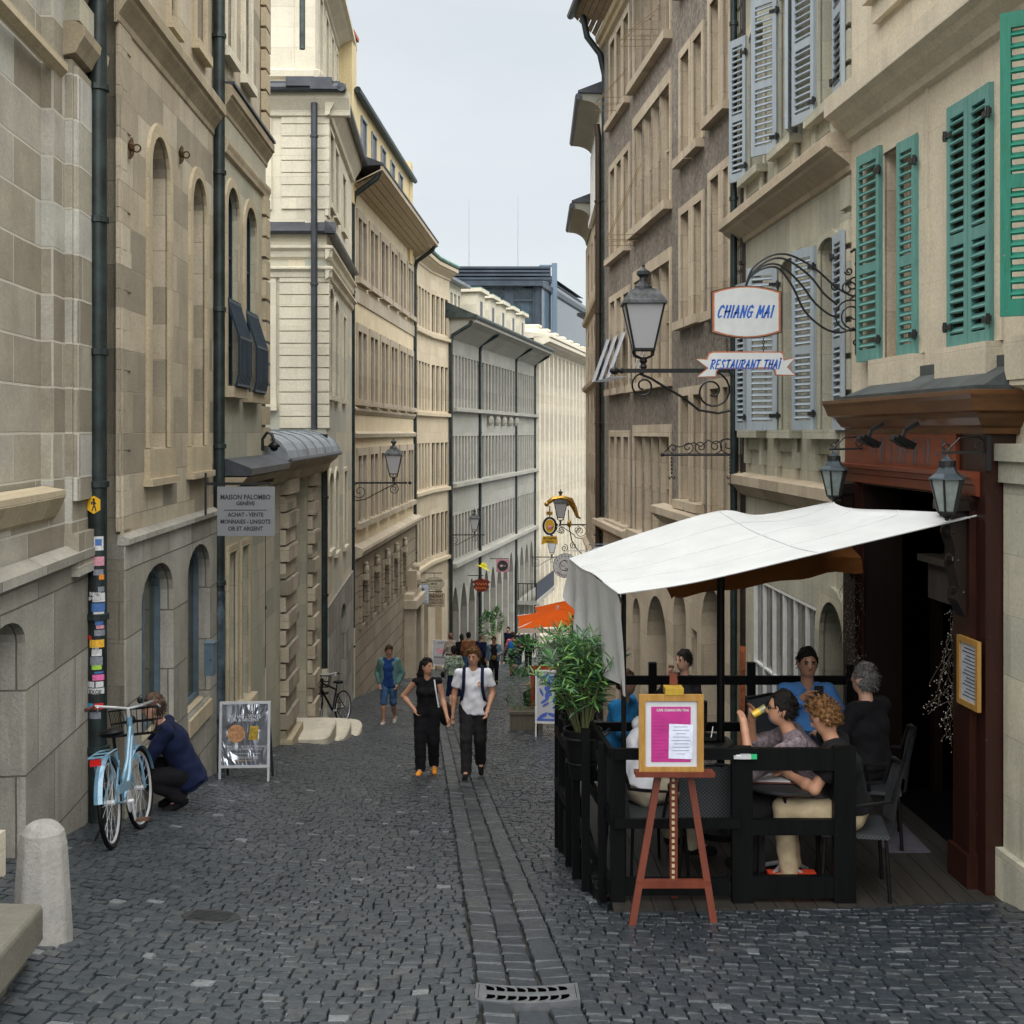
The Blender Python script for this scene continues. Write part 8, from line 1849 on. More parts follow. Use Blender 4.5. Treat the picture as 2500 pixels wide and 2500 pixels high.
# pigeon
q = gpt(1240, 1718); t = thing('pigeon', 'dark pigeon standing on the cobbles beyond the couple', 'pigeon', q); b = MB(); b.ball((0, 0, .12), .065, 10, 8, (.9, 1.5, .85)); b.ball((0, .09, .20), .032, 8, 6); b.tube([(0, .05, .14), (0, .085, .19)], [.04, .026], 8); b.tube([(0, -.06, .12), (0, -.17, .10)], [.035, .02], 6); b.tube([(0, .115, .20), (0, .14, .19)], [.008, .002], 4); b.tube([(-.02, 0, .07), (-.02, .01, 0)], .005, 4); b.tube([(.02, 0, .07), (.02, .01, 0)], .005, 4); b.build('body', plain('pigeon_grey', (.035, .04, .05), .6), t, smooth=True)
# ------------------------------------------------------------------ people: signed distance bodies meshed by surface nets
def nets(prims, h, k=.02, disp=0., freq=30., seed=0, carve=()):
    lo = np.min([p[1] for p in prims], 0)-.03; hi = np.max([p[2] for p in prims], 0)+.03
    n = np.ceil((hi-lo)/h).astype(int)+2; V = np.full(n, .08, dtype=np.float32)
    ax = [lo[i]+h*np.arange(n[i]) for i in range(3)]
    def sub(p, m=.05):
        a = np.clip(((p[1]-m-lo)/h).astype(int), 0, n-1); b_ = np.clip(((p[2]+m-lo)/h).astype(int)+2, 1, n); sl = tuple(slice(a[i], b_[i]) for i in range(3))
        return sl, np.stack(np.meshgrid(ax[0][sl[0]], ax[1][sl[1]], ax[2][sl[2]], indexing='ij'), -1)
    for p in prims:
        sl, G = sub(p); d = p[0](G); c = V[sl]
        hh = np.clip(.5+.5*(c-d)/k, 0, 1); V[sl] = c*(1-hh)+d*hh-k*hh*(1-hh)
    for p in carve:
        sl, G = sub(p); d = p[0](G); c = V[sl]; hh = np.clip(.5-.5*(c+d)/.008, 0, 1); V[sl] = c*(1-hh)-d*hh+.008*hh*(1-hh)
    if disp:
        X, Y, Z = np.meshgrid(*ax, indexing='ij'); f_ = freq
        V += disp*(np.sin(f_*X+seed+2*np.sin(f_*.5*Z))*np.sin(f_*.9*Y+1.3+np.sin(f_*.4*X))*.6+np.sin(f_*.7*(X+Z)+2*np.sin(f_*.6*Y+seed))*np.sin(f_*1.1*Z+np.sin(f_*X))*.6)
    N_ = np.array(V.shape)-1; acc = np.zeros((*N_, 3), np.float32); cnt = np.zeros(N_, np.float32)
    for a in range(3):
        o1, o2 = [i for i in range(3) if i != a]
        for e in (0, 1):
            for g in (0, 1):
                s0 = [slice(0, -1)]*3; s1 = [slice(0, -1)]*3
                for (o_, v_) in ((o1, e), (o2, g)): s0[o_] = slice(v_, V.shape[o_]-1+v_); s1[o_] = s0[o_]
                s1[a] = slice(1, None); A_, B_ = V[tuple(s0)], V[tuple(s1)]; m = (A_ < 0) != (B_ < 0); t = np.where(m, A_/(A_-B_+1e-12), 0)
                pt = np.zeros((*N_, 3), np.float32); pt[..., a] = t; pt[..., o1] = e; pt[..., o2] = g; acc += pt*m[..., None]; cnt += m
    act = cnt > 0; idx = -np.ones(N_, int); idx[act] = np.arange(act.sum()); cell = np.argwhere(act)
    P_ = (cell+acc[act]/cnt[act][:, None])*h+lo; Fs = []
    for a in range(3):
        o1, o2 = (a+1) % 3, (a+2) % 3
        s0 = [slice(1, -1)]*3; s1 = [slice(1, -1)]*3; s0[a] = slice(0, -1); s1[a] = slice(1, None)
        A_, B_ = V[tuple(s0)], V[tuple(s1)]; m = (A_ < 0) != (B_ < 0); c = np.argwhere(m)+1; c[:, a] -= 1; inv = (A_ < 0)[m]
        def ii(d1, d2): cc = c.copy(); cc[:, o1] += d1; cc[:, o2] += d2; return idx[cc[:, 0], cc[:, 1], cc[:, 2]]
        q = np.stack([ii(-1, -1), ii(0, -1), ii(0, 0), ii(-1, 0)], 1); q[~inv] = q[~inv][:, ::-1]; Fs.append(q)
    return P_, np.concatenate(Fs)
def cone(a, b, ra, rb, cut=None):
    a = np.array(a, float); b = np.array(b, float); ab = b-a; l2 = max(ab@ab, 1e-9)
    def f(p):
        t = np.clip(((p-a)@ab)/l2, 0, 1); d = np.linalg.norm(p-a-t[..., None]*ab, axis=-1)-(ra+(rb-ra)*t)
        if cut is not None: c_, n_ = cut; d = np.maximum(d, (p-np.array(c_))@np.array(n_))
        return d
    r = max(ra, rb); return (f, np.minimum(a, b)-r, np.maximum(a, b)+r)
def ell(c, r, M=None, cuts=()):
    c = np.array(c, float); r = np.array(r, float)
    def f(p):
        q = p-c
        if M is not None: q = q@M
        d = (np.linalg.norm(q/r, axis=-1)-1)*r.min()
        for n_, o_ in cuts: d = np.maximum(d, q@np.array(n_)-o_)
        return d
    R_ = r.max(); return (f, c-R_, c+R_)
STAND = dict(pel=(0,0,.95), chest=(0,0,1.25), neck=(0,-.005,1.46), head=(0,.02,1.625), shR=(.175,0,1.40), elR=(.225,-.02,1.13), wrR=(.24,.05,.89), shL=(-.175,0,1.40), elL=(-.225,-.02,1.13), wrL=(-.24,.05,.89),
    hipR=(.09,0,.92), knR=(.10,.02,.50), anR=(.10,-.02,.09), toR=(.115,.14,.035), hipL=(-.09,0,.92), knL=(-.10,.02,.50), anL=(-.10,-.02,.09), toL=(-.115,.14,.035))
WALK = dict(STAND, knR=(.09,.13,.52), anR=(.09,.17,.10), toR=(.10,.32,.06), knL=(-.09,.02,.50), anL=(-.09,-.20,.14), toL=(-.10,-.08,.035), wrR=(.25,-.10,.90), elR=(.22,-.10,1.13), wrL=(-.25,.14,.92))
SIT = dict(STAND, pel=(0,0,.56), chest=(0,.02,.86), neck=(0,.03,1.07), head=(0,.06,1.23), shR=(.175,.02,1.01), shL=(-.175,.02,1.01), elR=(.24,.14,.78), elL=(-.24,.14,.78), wrR=(.14,.36,.76), wrL=(-.14,.36,.76),
    hipR=(.09,.02,.54), hipL=(-.09,.02,.54), knR=(.13,.44,.52), knL=(-.13,.44,.52), anR=(.13,.42,.10), anL=(-.13,.42,.10), toR=(.14,.58,.035), toL=(-.14,.58,.035))
M_skins = [plain('skin_light', (.52, .30, .21), .5, var=.06), plain('skin_tan', (.36, .19, .12), .5, var=.06), plain('skin_warm', (.46, .24, .15), .5, var=.06)]
def cloth(n, c, var=.15, scale=5): return plain('cloth_'+n, c, .9, 0, .12, var, scale, .35, .02)
def hand(mb, w_, d, palm, s, curl=.5, thumb=1):
    """four unequal curled fingers and a thumb rooted in the palm"""
    w_ = Vector(w_); d = Vector(d).normalized(); pn = Vector(palm); pn = (pn-d*pn.dot(d)).normalized(); sd = d.cross(pn)*thumb
    for i, (L_, o_) in enumerate(((.072, .026), (.080, .009), (.074, -.009), (.060, -.025))):
        p = w_+d*.082*s+sd*o_*s; pts = [p-d*.02*s, p]; dd = d.copy()
        for j, f_ in enumerate((.45, .32, .23)): dd = (dd+pn*curl*(.45+.25*j)).normalized(); pts.append(pts[-1]+dd*L_*f_*s)
        mb.tube(pts, [.0095*s, .0095*s, .0085*s, .008*s, .006*s], 6)
    p = w_+d*.03*s+sd*.022*s; dd = (d*.7+sd*.75+pn*.25).normalized(); mb.tube([p, p+dd*.032*s, p+(dd*.055+pn*.012+d*.008)*s], [.012*s, .0105*s, .008*s], 6)
def person(label, loc, rz, J, H=1.75, skin=0, h=.013, top=None, sleeve='short', bottom=None, leg='long', shoes=None, hair=None, hairstyle='short', yaw=0, pitch=0, roll=0, face=True, hem=.0, loose=.018, bloose=.018, fem=False, vneck=.0, seat=False, group=None, coat=0., parts=(), wr=.0075):
    t = thing('person', label, 'person', loc, rz, group); s = H/1.75; J = {k_: np.array(v, float) for k_, v in J.items()}
    lat = J['hipR']-J['hipL']; lat /= np.linalg.norm(lat); ls = J['shR']-J['shL']; ls /= np.linalg.norm(ls)
    pel, ch, nk, hd = J['pel'], J['chest'], J['neck'], J['head']; mid = pel*.5+ch*.5
    Mh = np.array((Matrix.Rotation(roll, 3, 'Y') @ Matrix.Rotation(yaw, 3, 'Z') @ Matrix.Rotation(pitch, 3, 'X')).transposed()) if False else np.array(Matrix.Rotation(yaw, 3, 'Z') @ Matrix.Rotation(pitch, 3, 'X') @ Matrix.Rotation(roll, 3, 'Y'))
    hp = lambda x, y, z: hd+Mh@np.array((x, y, z))
    def torso(e):
        o_ = []
        for sg in (-1, 1):
            o_ += [cone(pel+lat*.055*sg, mid+lat*.04*sg, .098+e+(.012 if fem else 0), .088+e-(.008 if fem else 0)), cone(mid+lat*.04*sg, ch+ls*.06*sg, .088+e, .098+e), cone(ch+ls*.06*sg, (nk+J['shR' if sg > 0 else 'shL'])*.5+np.array((0, 0, -.035)), .098+e, .058+e)]
        if fem:
            fw_ = np.cross(np.array((0, 0, 1.)), ls); o_ += [ell(ch+ls*.07*sg+fw_*.085+np.array((0, 0, .0)), (.055+e, .055+e, .06+e)) for sg in (-1, 1)]
        return o_
    body = torso(0)+[cone(nk-np.array((0, 0, .04)), hd-np.array((0, 0, .05)), .056, .05), ell(hd, (.074, .092, .112), Mh), ell(hp(0, .025, -.062), (.052, .062, .055), Mh), cone(hp(0, .088, .012), hp(0, .104, -.022), .008, .013)]
    for sg in (-1, 1): body.append(ell(hp(.076*sg, -.005, -.01), (.012, .02, .030), Mh))
    carve = [ell(hp(.03*sg, .098, .012), (.017, .014, .011), Mh) for sg in (-1, 1)] if face else []
    for S_ in 'RL':
        sh, el, wr_ = J['sh'+S_], J['el'+S_], J['wr'+S_]; dv = (wr_-el)/np.linalg.norm(wr_-el)
        body += [cone(sh, el, .050, .039), cone(el, el*.7+wr_*.3, .038, .041), cone(el*.7+wr_*.3, wr_, .041, .026), cone(wr_, wr_+dv*.075, .026, .030)]
        hp_, kn, an, to = J['hip'+S_], J['kn'+S_], J['an'+S_], J['to'+S_]
        body += [cone(hp_, kn, .085, .055), cone(kn, kn*.65+an*.35, .052, .055), cone(kn*.65+an*.35, an, .055, .036), cone(an, to, .038, .028)]
    V, Fc = nets(body, h, .022, carve=carve); hb = MB()
    for S_ in 'RL':
        el, wr_ = J['el'+S_], J['wr'+S_]; d = Vector(wr_-el); fwd = Vector((0, 1, 0)) if abs(d.normalized().y) < .7 else Vector((0, 0, -1))
        hand(hb, wr_, d, Vector(((-1 if S_ == 'R' else 1)*.6, 0, 0))+fwd*.6 if abs(d.normalized().z) > .6 else Vector((0, 0, -1)), 1., .45, 1 if S_ == 'R' else -1)
    if hb.v:
        o0 = len(V); V = np.concatenate([V, np.array(hb.v)]); Fq = [tuple(np.array(f)+o0) for f in hb.f]
        q4 = [f for f in Fq if len(f) == 4]; Fc = np.concatenate([Fc, np.array(q4)])
    npmesh('body', V*s, Fc, M_skins[skin], t)
    def layer(name, prims, mat, k=.02, disp=wr, freq=30., hh=None, carve=()):
        V, Fc = nets(prims, hh or h, k, disp, freq, len(label), carve)
        if name == 'hair': V, Fc = strands(V, Fc, hd, hairstyle, 700 if face or h < .014 else 60)
        return npmesh(name, V*s, Fc, mat, t)
    up = nk-pel; up = up/np.linalg.norm(up)
    if top:
        e = loose; hz_ = pel-up*hem; pr = []
        for p in torso(e)+[cone(J['shL'], J['shR'], .050+e*.5, .050+e*.5)]+[cone(pel+lat*.078*sg-up*(hem+.12), mid+lat*.045*sg, .112+e, .092+e) for sg in (-1, 1)]:
            f0 = p[0]; pr.append((lambda q, f0=f0: np.maximum(np.maximum(f0(q), (hz_-q)@up), (q-nk)@up-.0), p[1], p[2]))
        if coat:
            for sg in (-1, 1): b_ = pel+lat*.05*sg-up*coat; pr.append((lambda q, f0=cone(pel+lat*.05*sg, b_, .10+e*.8, .10+e)[0], b_=b_: np.maximum(f0(q), (b_-q)@up), np.minimum(pel, b_)-.2, np.maximum(pel, b_)+.2))
        for S_ in 'RL':
            sh, el, wr_ = J['sh'+S_], J['el'+S_], J['wr'+S_]
            if sleeve == 'short': c_ = sh+(el-sh)*.68; pr.append(cone(sh, c_, .048+e*.55, .050+e*.8, (c_, (el-sh)/np.linalg.norm(el-sh))))
            if sleeve in ('long', 'elbow'):
                pr.append(cone(sh, el, .050+e*.6, .043+e*.6)); fr = 1. if sleeve == 'long' else .3; c_ = el+(wr_-el)*fr*.95; pr.append(cone(el, c_, .043+e*.6, .034+e*.6, (c_, (wr_-el)/np.linalg.norm(wr_-el))))
        cv = []
        if vneck: fw_ = np.cross(np.array((0, 0, 1.)), ls); cv = [cone(nk+fw_*.10+up*.03, nk+fw_*.13-up*vneck, .075, .012)]
        layer('shirt', pr, top, .02, carve=cv)
    if bottom:
        e = bloose; tp = pel+up*.09; pr = [(lambda q, f0=p[0]: np.maximum(f0(q), (q-tp)@up), p[1], p[2]) for p in torso(.012)[:1]+torso(.012)[3:4]]
        if leg == 'skirt':
            b_ = (J['knR']+J['knL'])*.5*.55+(J['anR']+J['anL'])*.5*.45; pr += [(lambda q, f0=cone(pel+lat*x_, b_+lat*x_*1.6, .115, .15)[0]: np.maximum(f0(q), (b_-q)@up), b_-.35, pel+.2) for x_ in (-.05, .05)]
        else:
            for S_ in 'RL':
                hp_, kn, an = J['hip'+S_], J['kn'+S_], J['an'+S_]; pr.append(cone(hp_, kn, .088+e, .058+e))
                fr = {'long': 1.06, 'short': .12}[leg]; c_ = kn+(an-kn)*fr; pr.append(cone(kn, c_, .058+e, (.045+e) if leg == 'long' else .062+e, (c_, (an-kn)/np.linalg.norm(an-kn))))
        layer('trousers' if leg != 'skirt' else 'skirt', pr, bottom, .015)
    if shoes:
        for S_ in 'RL':
            an, to = J['an'+S_], J['to'+S_]; dn = np.array((0, 0, -1.)); he = an+(an-to)*.12; he[2] = min(an[2]-.03, he[2]); pr = [cone(he, to+(to-an)*.12, .042, .036), cone(an-np.array((0, 0, .02)), to, .043, .030)]; layer('shoe', pr, shoes, .012, 0, hh=max(.008, h*.7))
    if hair is not None:
        cur = hairstyle == 'curly'; z_ = .004 if cur else 0
        pr = [ell(hd+Mh@np.array((0, -.012, .012)), (.084+z_, .102+z_, .125+z_*2), Mh, [((0, .80, -.60), .030), ((0, .1, -1), .075 if hairstyle != 'bob' else .1)])]
        if cur or hairstyle == 'quiff': pr.append(ell(hd+Mh@np.array((0, .035, .095)), (.066, .058, .040), Mh))
        if hairstyle == 'long':
            pr += [cone(hp(.0, -.07, .02), hp(.02, -.10, -.13), .07, .07), cone(hp(.02, -.10, -.13), hd+np.array((.05, -.12, -.36)), .07, .035)]
        if hairstyle == 'bun': pr.append(ell(hp(0, -.10, -.04), (.045, .05, .06), Mh))
        layer('hair', pr, hair, .015, .012 if cur else .009, 75 if cur else 62, hh=max(.008, h*.65))
    if face:
        for sg in (-1, 1):
            b = MB(); b.ball(hp(.03*sg, .082, .012)*s, .012*s, 8, 5); b.build('eye', plain('eye_dark', (.06, .045, .04), .3), t)
            b = MB(); b.tube([hp(.014*sg, .098, .030)*s, hp(.03*sg, .096, .036)*s, hp(.046*sg, .086, .031)*s], .004*s, 4); b.build('eyebrow', hair or M_ink, t)
        b = MB(); b.tube([hp(-.02, .083, -.052)*s, hp(0, .092, -.050)*s, hp(.02, .083, -.052)*s], .0045*s, 5); b.build('lips', plain('lips', (.33, .11, .09), .5), t)
    t['H'] = 0; del t['H']
    return t, J, s
def strands(V, Fc, c, style, n):
    rr = np.random.default_rng(3); p = V[rr.integers(0, len(V), n)]; nr = p-c; nr /= np.linalg.norm(nr, axis=1)[:, None]
    fl = np.array((0, -.35, -.9)) if style != 'curly' else np.zeros(3); d = nr*(.35 if style != 'curly' else .7)+fl+rr.normal(0, .35 if style != 'curly' else .8, (n, 3)); d /= np.linalg.norm(d, axis=1)[:, None]
    L_ = rr.uniform(.018, .04, n)[:, None]; sd = np.cross(d, nr); sd /= np.linalg.norm(sd, axis=1)[:, None]+1e-6; b0 = p-nr*.004; m_ = b0+d*L_*.55+nr*.006; e = b0+d*L_+nr*.001; w_ = .0028
    Q = np.stack([b0-sd*w_, b0+sd*w_, m_+sd*w_, m_-sd*w_, e+sd*w_*.3, e-sd*w_*.3], 1).reshape(-1, 3); o = len(V)+np.arange(n)[:, None]*6
    return np.concatenate([V, Q]), np.concatenate([Fc, o+np.array((0, 1, 2, 3)), o+np.array((3, 2, 4, 5))])
def stand_at(px, py): q = gpt(px, py); return (q.x, q.y, q.z)
def head_at(px, yt, H, lo=20, hi=90):
    for _ in range(50):
        d = (lo+hi)/2; x = (px-CX)/F*d
        if (yt-HY)/F*d > -(gz(x, d)+H): hi = d
        else: lo = d
    return (x, d, gz(x, d))
C_black = cloth('black', (.010, .010, .012)); C_white = cloth('white', (.66, .67, .72), .06); C_jean = cloth('denim', (.05, .11, .22), .25, 12); C_navy = cloth('navy', (.008, .013, .04)); C_dark = cloth('charcoal', (.022, .021, .023))
H_dark = plain('hair_black', (.010, .008, .007), .8, 0, .2, var=.3, scale=40); H_brown = plain('hair_brown', (.06, .030, .014), .8, 0, .2, var=.35, scale=40); H_curl = plain('hair_chestnut', (.15, .075, .028), .8, 0, .2, var=.5, scale=45); H_grey = plain('hair_grey', (.13, .125, .12), .8, 0, .2, var=.4, scale=50); H_gb = plain('hair_greybrown', (.10, .068, .047), .8, 0, .2, var=.4, scale=50)
PI = math.pi
# couple
wl = stand_at(1043, 1889); Jw = dict(WALK, elR=(.36,-.08,1.16), wrR=(.20,.04,.99), elL=(-.23,.0,1.13), wrL=(-.30,.14,.88), knR=(.10,.08,.52), anR=(.10,.10,.10), toR=(.13,.26,.06), anL=(-.10,-.14,.11), toL=(-.11,.02,.035))
t, J, s = person('woman in a black sleeveless jumpsuit and orange shoes with one hand on her hip', wl, PI+.05, Jw, 1.62, 2, .012, top=C_black, sleeve='none', bottom=C_black, leg='long', shoes=plain('orange_suede', (.75, .27, .02), .8), hair=H_dark, hairstyle='long', yaw=.75, fem=True, vneck=.20, hem=.05, loose=.010, bloose=.034)
b = MB(); b.tube([(-.10, .09, 1.33), (-.12, .13, 1.20), (-.16, .10, .95)], .012, 5); b.tube([(-.10, -.09, 1.33), (-.12, -.13, 1.15), (-.20, -.10, .95)], .012, 5); b.build('bag_strap', C_white, t)
b = MB(); b.ball((-.25, -.08, .82), .15, 12, 8, (.6, .8, 1.15)); b.build('shoulder_bag', C_black, t, smooth=True)
b = MB(); b.tube([(-.02, .105, 1.49), (.0, .12, 1.52), (.05, .10, 1.53)], .006, 4); hp_ = Vector((0, .02, 1.73))*s; b = MB(); b.box((hp_.x-.06, hp_.y+.0, hp_.z-.0), (hp_.x-.01, hp_.y+.04, hp_.z+.02)); b.box((hp_.x+.01, hp_.y+.0, hp_.z-.0), (hp_.x+.06, hp_.y+.04, hp_.z+.02)); b.build('sunglasses', M_black, t)
ml = stand_at(1156, 1894); Jm = dict(WALK, elL=(-.26,-.02,1.13), wrL=(-.20,.16,.93), elR=(.26,-.04,1.12), wrR=(.28,.0,.86), shR=(.195,0,1.40), shL=(-.195,0,1.40))
t, J, s = person('curly haired man in a white tee with backpack straps beside the woman in black', ml, PI-.02, Jm, 1.81, 2, .012, top=C_white, sleeve='short', bottom=C_dark, shoes=C_black, hair=H_curl, hairstyle='curly', yaw=-.28, pitch=-.12, vneck=.07, hem=.10, loose=.024, bloose=.026)
for sg in (-1, 1):
    b = MB(); pts = [(sg*.12, -.13, 1.30), (sg*.125, -.09, 1.45), (sg*.125, .03, 1.475), (sg*.125, .13, 1.36), (sg*.13, .15, 1.22), (sg*.155, .11, 1.08), (sg*.17, .0, 1.0)]; pts = [tuple(Vector(p)*s) for p in catm(pts, 4)]
    for p_, r_ in zip(pts, pts[1:]): b.bar(p_, r_, .045, .014, up=(sg*.2, 1, .3))
    b.build('backpack_strap', C_navy, t)
b = MB(); b.box((-.14*s, -.28*s, 1.0*s), (.14*s, -.13*s, 1.42*s)); b.build('backpack', C_navy, t)
b = MB(); 
for i, (x_, z_) in enumerate(((-.085, 1.30), (-.07, 1.285), (-.10, 1.28), (-.075, 1.255), (-.095, 1.25))): b.ball((x_*s, .134*s, z_*s), .012, 6, 4, (1, .3, 1))
b.build('shirt_print', plain('print_orange', (.7, .3, .12), .7), t)
# man in teal jacket
l3 = stand_at(950, 1768); J3 = dict(WALK, wrR=(.20,.05,.90), elR=(.28,-.08,1.12), wrL=(-.20,.05,.90), elL=(-.28,-.08,1.12))
C_teal = cloth('teal', (.10, .19, .18))
t, J, s = person('man in open teal jacket, blue tee and denim shorts walking down the left side', l3, PI-.1, J3, 1.74, 1, .015, top=cloth('royal', (.015, .045, .16)), sleeve='short', bottom=C_jean, leg='short', shoes=cloth('pale', (.5, .5, .48)), hair=H_brown, hairstyle='quiff', yaw=.5, pitch=-.15, hem=.12)
def jacket(t, J, s, mat, e=.036, hem=.10, h=.016):
    pr = []; pel, nk = J['pel'], J['neck']
    for sg, S_ in ((1, 'R'), (-1, 'L')):
        sh, el, wr_ = J['sh'+S_], J['el'+S_], J['wr'+S_]; a_ = pel+np.array((sg*.10, -.01, -hem)); pr += [cone(a_, sh+np.array((-sg*.05, 0, -.06)), .095+e*.6, .075+e*.6, (a_, (0, 0, -1))), cone(sh, el, .055+e*.6, .046+e*.6), cone(el, wr_, .046+e*.6, .04+e*.4, (wr_, (wr_-el)/np.linalg.norm(wr_-el)))]
    pr.append(cone(J['shL'], J['shR'], .055, .055)); bx_ = pel*.5+J['chest']*.5
    pr.append(cone(pel+np.array((0, -.05, -hem)), J['chest']+np.array((0, -.05, .08)), .10, .10))
    V, Fc = nets(pr, h, .02, .004, 28, 2, carve=[cone(pel+np.array((0, .17, -.2)), nk+np.array((0, .14, .02)), .095, .05)]); npmesh('jacket', V*s, Fc, mat, t)
jacket(t, J, s, C_teal)
# people seen from behind and beyond
BK = PI*0
def walker(label, loc, rz, H, **kw): return person(label, loc, rz, kw.pop('J', WALK), H, h=kw.pop('h', .02), face=kw.pop('face', False), **kw)
l4 = stand_at(1108, 1727); Jb = dict(WALK, elR=(.27,-.04,1.14), wrR=(.22,.14,1.05))
t, J, s = walker('woman in pale green patterned blouse and long navy skirt walking away', l4, .1, 1.66, top=cloth('green_print', (.26, .33, .25), .6, 22), sleeve='elbow', bottom=C_navy, leg='skirt', shoes=plain('tan_shoe', (.3, .15, .06)), hair=H_dark, hairstyle='bun', J=Jb, fem=True, loose=.035, h=.016, hem=.02)
b = MB(); b.ball((-.30, .05, .88), .11, 10, 6, (.5, 1, .8)); b.build('handbag', C_black, t, smooth=True)
walker('person with short auburn hair in a pale grey cardigan behind the pink street board', head_at(1100, 1546, 1.65), .3, 1.65, top=cloth('oatmeal', (.34, .29, .24)), sleeve='long', bottom=C_dark, hair=plain('hair_auburn', (.16, .06, .03), .5), hairstyle='bob')
walker('person with long black hair just left of the man in brown', head_at(1127, 1548, 1.66), .1, 1.66, top=C_black, sleeve='long', bottom=C_dark, hair=H_dark, hairstyle='long')
walker('man in a rust brown sweater and blue jeans walking away', head_at(1143, 1541, 1.80, 20, 44) if False else (lambda q: (q.x, q.y, q.z))(gpt(1144, 1668)), -.1, 1.80, top=cloth('rust', (.20, .085, .04)), sleeve='long', bottom=C_jean, shoes=C_black, hair=H_dark, loose=.03)
walker('grey haired man in a dark jacket beyond the curly haired man', head_at(1174, 1547, 1.74), -.5, 1.74, top=C_navy, sleeve='long', bottom=C_dark, hair=H_grey, yaw=-.5, loose=.03)
l9 = gpt(1206, 1672); t, J, s = walker('person in a denim jacket with crossbody bag walking up towards the camera', (l9.x, l9.y, l9.z), PI, 1.72, skin=1, top=C_black, sleeve='short', bottom=C_black, shoes=C_black, hair=H_brown, face=True, pitch=-.3, h=.017, J=dict(WALK, elL=(-.27,.02,1.14), wrL=(-.20,.24,1.16)))
jacket(t, J, s, cloth('denim_jacket', (.13, .20, .27)), h=.02); b = MB(); b.ball((0, .14, .98), .09, 8, 6, (1, .5, 1)); b.build('crossbody_bag', cloth('mustard', (.16, .10, .03)), t, smooth=True)
l10 = gpt(1252, 1652); t, J, s = walker('man in a pink tee and dark shorts with bright blue backpack walking away', (l10.x, l10.y, l10.z), -.25, 1.80, skin=1, top=cloth('pink', (.52, .16, .17)), sleeve='short', bottom=cloth('dark_shorts', (.03, .035, .055)), leg='short', shoes=C_black, hair=H_brown, h=.018, J=dict(WALK, anR=(.09,-.32,.26), toR=(.10,-.26,.12), knR=(.09,-.02,.52), anL=(-.09,.06,.08), toL=(-.09,.2,.035), elR=(.28,.05,1.16), wrR=(.30,.28,1.12), elL=(-.27,-.05,1.12), wrL=(-.36,-.02,.90)))
b = MB(); b.ball((0, -.24, 1.22), .2, 12, 8, (.85, .55, 1.25)); b.ball((0, -.33, 1.12), .11, 10, 6, (1, .5, .9)); b.build('backpack', cloth('backpack_blue', (.02, .13, .42)), t, smooth=True)
walker('man in a dark suit and white shirt left of the blue backpack', head_at(1241, 1530, 1.80), 2.6, 1.80, skin=2, top=C_navy, sleeve='long', bottom=C_navy, hair=H_dark)
walker('man in a navy suit standing just under the orange parasol tip', head_at(1268, 1534, 1.80), .3, 1.80, skin=2, top=C_navy, sleeve='long', bottom=C_navy, hair=H_brown)
walker('person dressed in black beside the navy suited man', head_at(1290, 1547, 1.66), 0, 1.66, top=C_black, sleeve='long', bottom=C_black, hair=H_dark, hairstyle='long')
# crouching man
l14 = Vector(((440-CX)/F*11.9, 11.9, 0)); l14.z = gz(l14.x, l14.y)
Jc = dict(STAND, pel=(0,-.06,.36), chest=(0,.06,.64), neck=(0,.16,.82), head=(0,.235,.955), shR=(.185,.12,.76), shL=(-.185,.12,.76), elR=(.24,.28,.52), elL=(-.22,.30,.50), wrR=(.08,.47,.46), wrL=(-.06,.47,.46), hipR=(.10,-.04,.34), hipL=(-.10,-.04,.34), knR=(.14,.34,.40), knL=(-.14,.30,.34), anR=(.10,.02,.13), toR=(.11,.15,.035), anL=(-.10,-.02,.13), toL=(-.11,.11,.035))
t, J, s = person('man in a navy suit crouching to look into the arched shop window', tuple(l14), PI*.5+.25, Jc, 1.84, 0, .012, top=C_navy, sleeve='long', bottom=C_black, shoes=C_black, hair=H_gb, pitch=-.15, hem=.12, loose=.034, coat=.16)
# guests on the terrace
def guest(label, x, y, rz, **kw): return person(label, (x, y, ZD), rz, kw.pop('J', SIT), kw.pop('H', 1.78), kw.pop('skin', 0), kw.pop('h', .012), **kw)
def phone(t, p, rx=0, case=None):
    ph = bpy.data.objects
    q = t.matrix_basis @ Vector(p); o = thing('mobile_phone', case or 'dark phone', 'phone', q, t.rotation_euler.z); b = MB(); M_ = Matrix.Rotation(rx, 3, 'X'); b.T = lambda x, y, z: tuple(M_ @ Vector((x, y, z))); b.box((-.038, -.005, -.075), (.038, .005, .075)); b.build('phone_body', C_red if case and 'red' in case else M_black, o); b = MB(b.T); b.box((-.034, -.0062, -.070), (.034, -.0052, .070)); b.build('screen', M_dark_glass, o)
C_red = plain('red_case', (.6, .04, .03), .4)
hx_ = lambda px, d: (px-CX)/F*d
t, J, s = guest('man in a grey shirt with rolled cuffs drinking from a glass of beer, in profile', hx_(1990, 8.95), 8.95, R(82), top=cloth('grey_check', (.21, .17, .19), .3, 30), sleeve='elbow', bottom=C_dark, shoes=C_black, hair=H_dark, yaw=-.0, pitch=-.0, loose=.03, hem=-.02, skin=2,
    J=dict(SIT, pel=(0,0,.56), chest=(0,.08,.86), neck=(0,.17,1.05), head=(0,.235,1.20), shR=(.185,.14,.99), shL=(-.185,.14,.99), elR=(.24,.44,.86), wrR=(.10,.44,1.10), elL=(-.24,.46,.80), wrL=(-.12,.50,1.06)))
